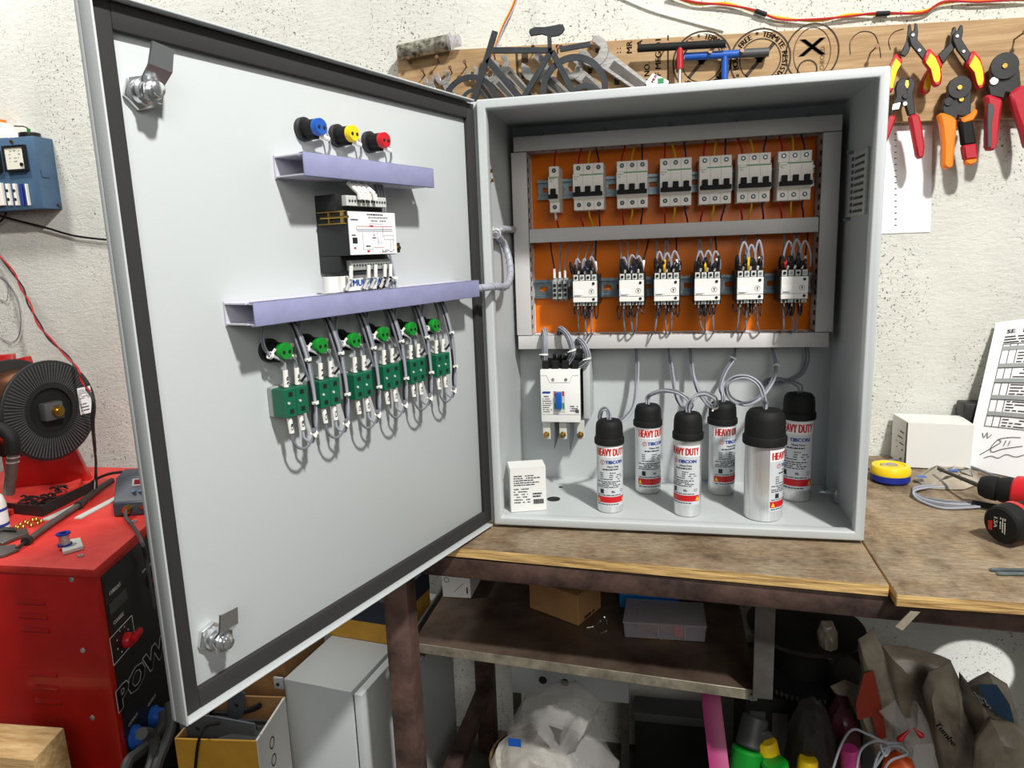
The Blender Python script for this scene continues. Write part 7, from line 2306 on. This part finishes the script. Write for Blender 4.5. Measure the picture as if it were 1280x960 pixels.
sack('milky_bag', 'narrow milky plastic bag with its lower half behind the grey wire loops', 'bag', [(1098, 890), (1120, 876), (1132, 900), (1142, 900), (1148, 876), (1160, 905), (1176, 985), (1130, 985), (1135, 940)], 0.09, 0.022, M_['bag'])
k = MB()
o_ = Y(1168, 905, 0.112)
put_text(k, 'Tumbe', lambda x, y: o_ + Vector((x * 0.62 + y * 0.78, 0, -x * 0.78 + y * 0.62)), 0.010, 0.052, 0, 0.0008)
k.build('black_print', M_['ink'], bpy.data.objects['milky_bag'])
s = sack('printed_sack', 'beige plastic sack with blue lettering leaning at the right edge', 'bag', [(1200, 870), (1198, 838), (1212, 852), (1236, 838), (1258, 852), (1272, 890), (1282, 935), (1286, 985), (1235, 985), (1215, 930)], 0.17, 0.042, M_['bagw'])
k = MB()
P = [Y(px, py, 0.118) for px, py in ((1222, 856), (1246, 856), (1262, 880), (1268, 904), (1250, 896), (1234, 880))]
k.hexa(P, [q + Vector((0, 0.001, 0)) for q in P])
k.build('blue_print', mat('dull_blue_print', (44, 74, 104), 0.5), s)
k = MB()
o_ = Y(1234, 884, 0.1165)
put_text(k, 'B', lambda x, y: o_ + Vector((x * 0.8 - y * 0.5, 0, y * 0.8 + x * -0.5)), 0.030, fat=0.002)
k.build('pale_letter', M_['ltgrey'], s)
sack('milky_bag', 'milky plastic bag bulging at the bottom right corner in front of the printed sack', 'bag', [(1214, 985), (1218, 930), (1238, 902), (1262, 905), (1285, 920), (1300, 985)], 0.07, 0.03, M_['bagw'])
t = thing('wire_loops', 'loose loops of grey wire lying on the bags at the bottom right', 'wire', Y(1110, 950, 0.04))
for pts in ([(1040, 965), (1052, 930), (1066, 912), (1085, 918), (1108, 928), (1125, 928)], [(1070, 968), (1076, 938), (1095, 926), (1110, 932), (1100, 950), (1085, 972)], [(1090, 970), (1100, 940), (1120, 932), (1134, 942), (1112, 952), (1100, 975)], [(1105, 925), (1112, 935), (1106, 945), (1100, 930)]):
    wire([Y(px, py, 0.045 + 0.004 * (i % 2)) for i, (px, py) in enumerate(pts)], M_['wlight'], t, 0.0022, None, 6)
for px, py, qx, qy, lb in ((1136, 913, 1122, 927, 'red rubber teat left of its twin above the grey wire loops'), (1142, 910, 1154, 922, 'red rubber teat right of its twin above the grey wire loops')):
    a, c = Y(px, py, 0.050), Y(qx, qy, 0.046)
    o = MB().lathe([(0.0015, 0), (0.0025, 0.006), (0.0050, (c - a).length * 0.7), (0.0052, (c - a).length * 0.85), (0.002, (c - a).length)], a, c - a, 12).build('rubber_teat', M_['red'])
    tag(o, lb, 'rubber part', 'red rubber teats')
sack('orange_pouch', 'clear pouch with orange contents under the grey wire loops', 'bag', [(1098, 985), (1104, 948), (1120, 938), (1140, 948), (1152, 985)], 0.075, 0.02, mat('orange_film', (214, 84, 24), 0.35, alpha=0.9))
capsule('pink_bundle', 'bright pink rolled bundle at the bottom left of the wire loops', 'bundle', [(Y(1062, 935, 0.10), Y(1066, 1000, 0.10), 'bundle_roll', 0.016, 0.018, mat('bright_pink_film', (214, 70, 150), 0.45))])

# bright round patch on the wall under the bench: an added unseen spot stands in for a reflection
sp = bpy.data.lights.new('patch_spot', 'SPOT')
sp.energy = 55
sp.spot_size = math.radians(8.2)
sp.spot_blend = 0.12
sp.shadow_soft_size = 0.004
so = bpy.data.objects.new('patch_spot', sp)
C.objects.link(so)
so.location = (1.55, -0.45, -0.50)
so.rotation_euler = (Y(1214, 840, WALLY) - Vector(so.location)).to_track_quat('-Z', 'Y').to_euler()
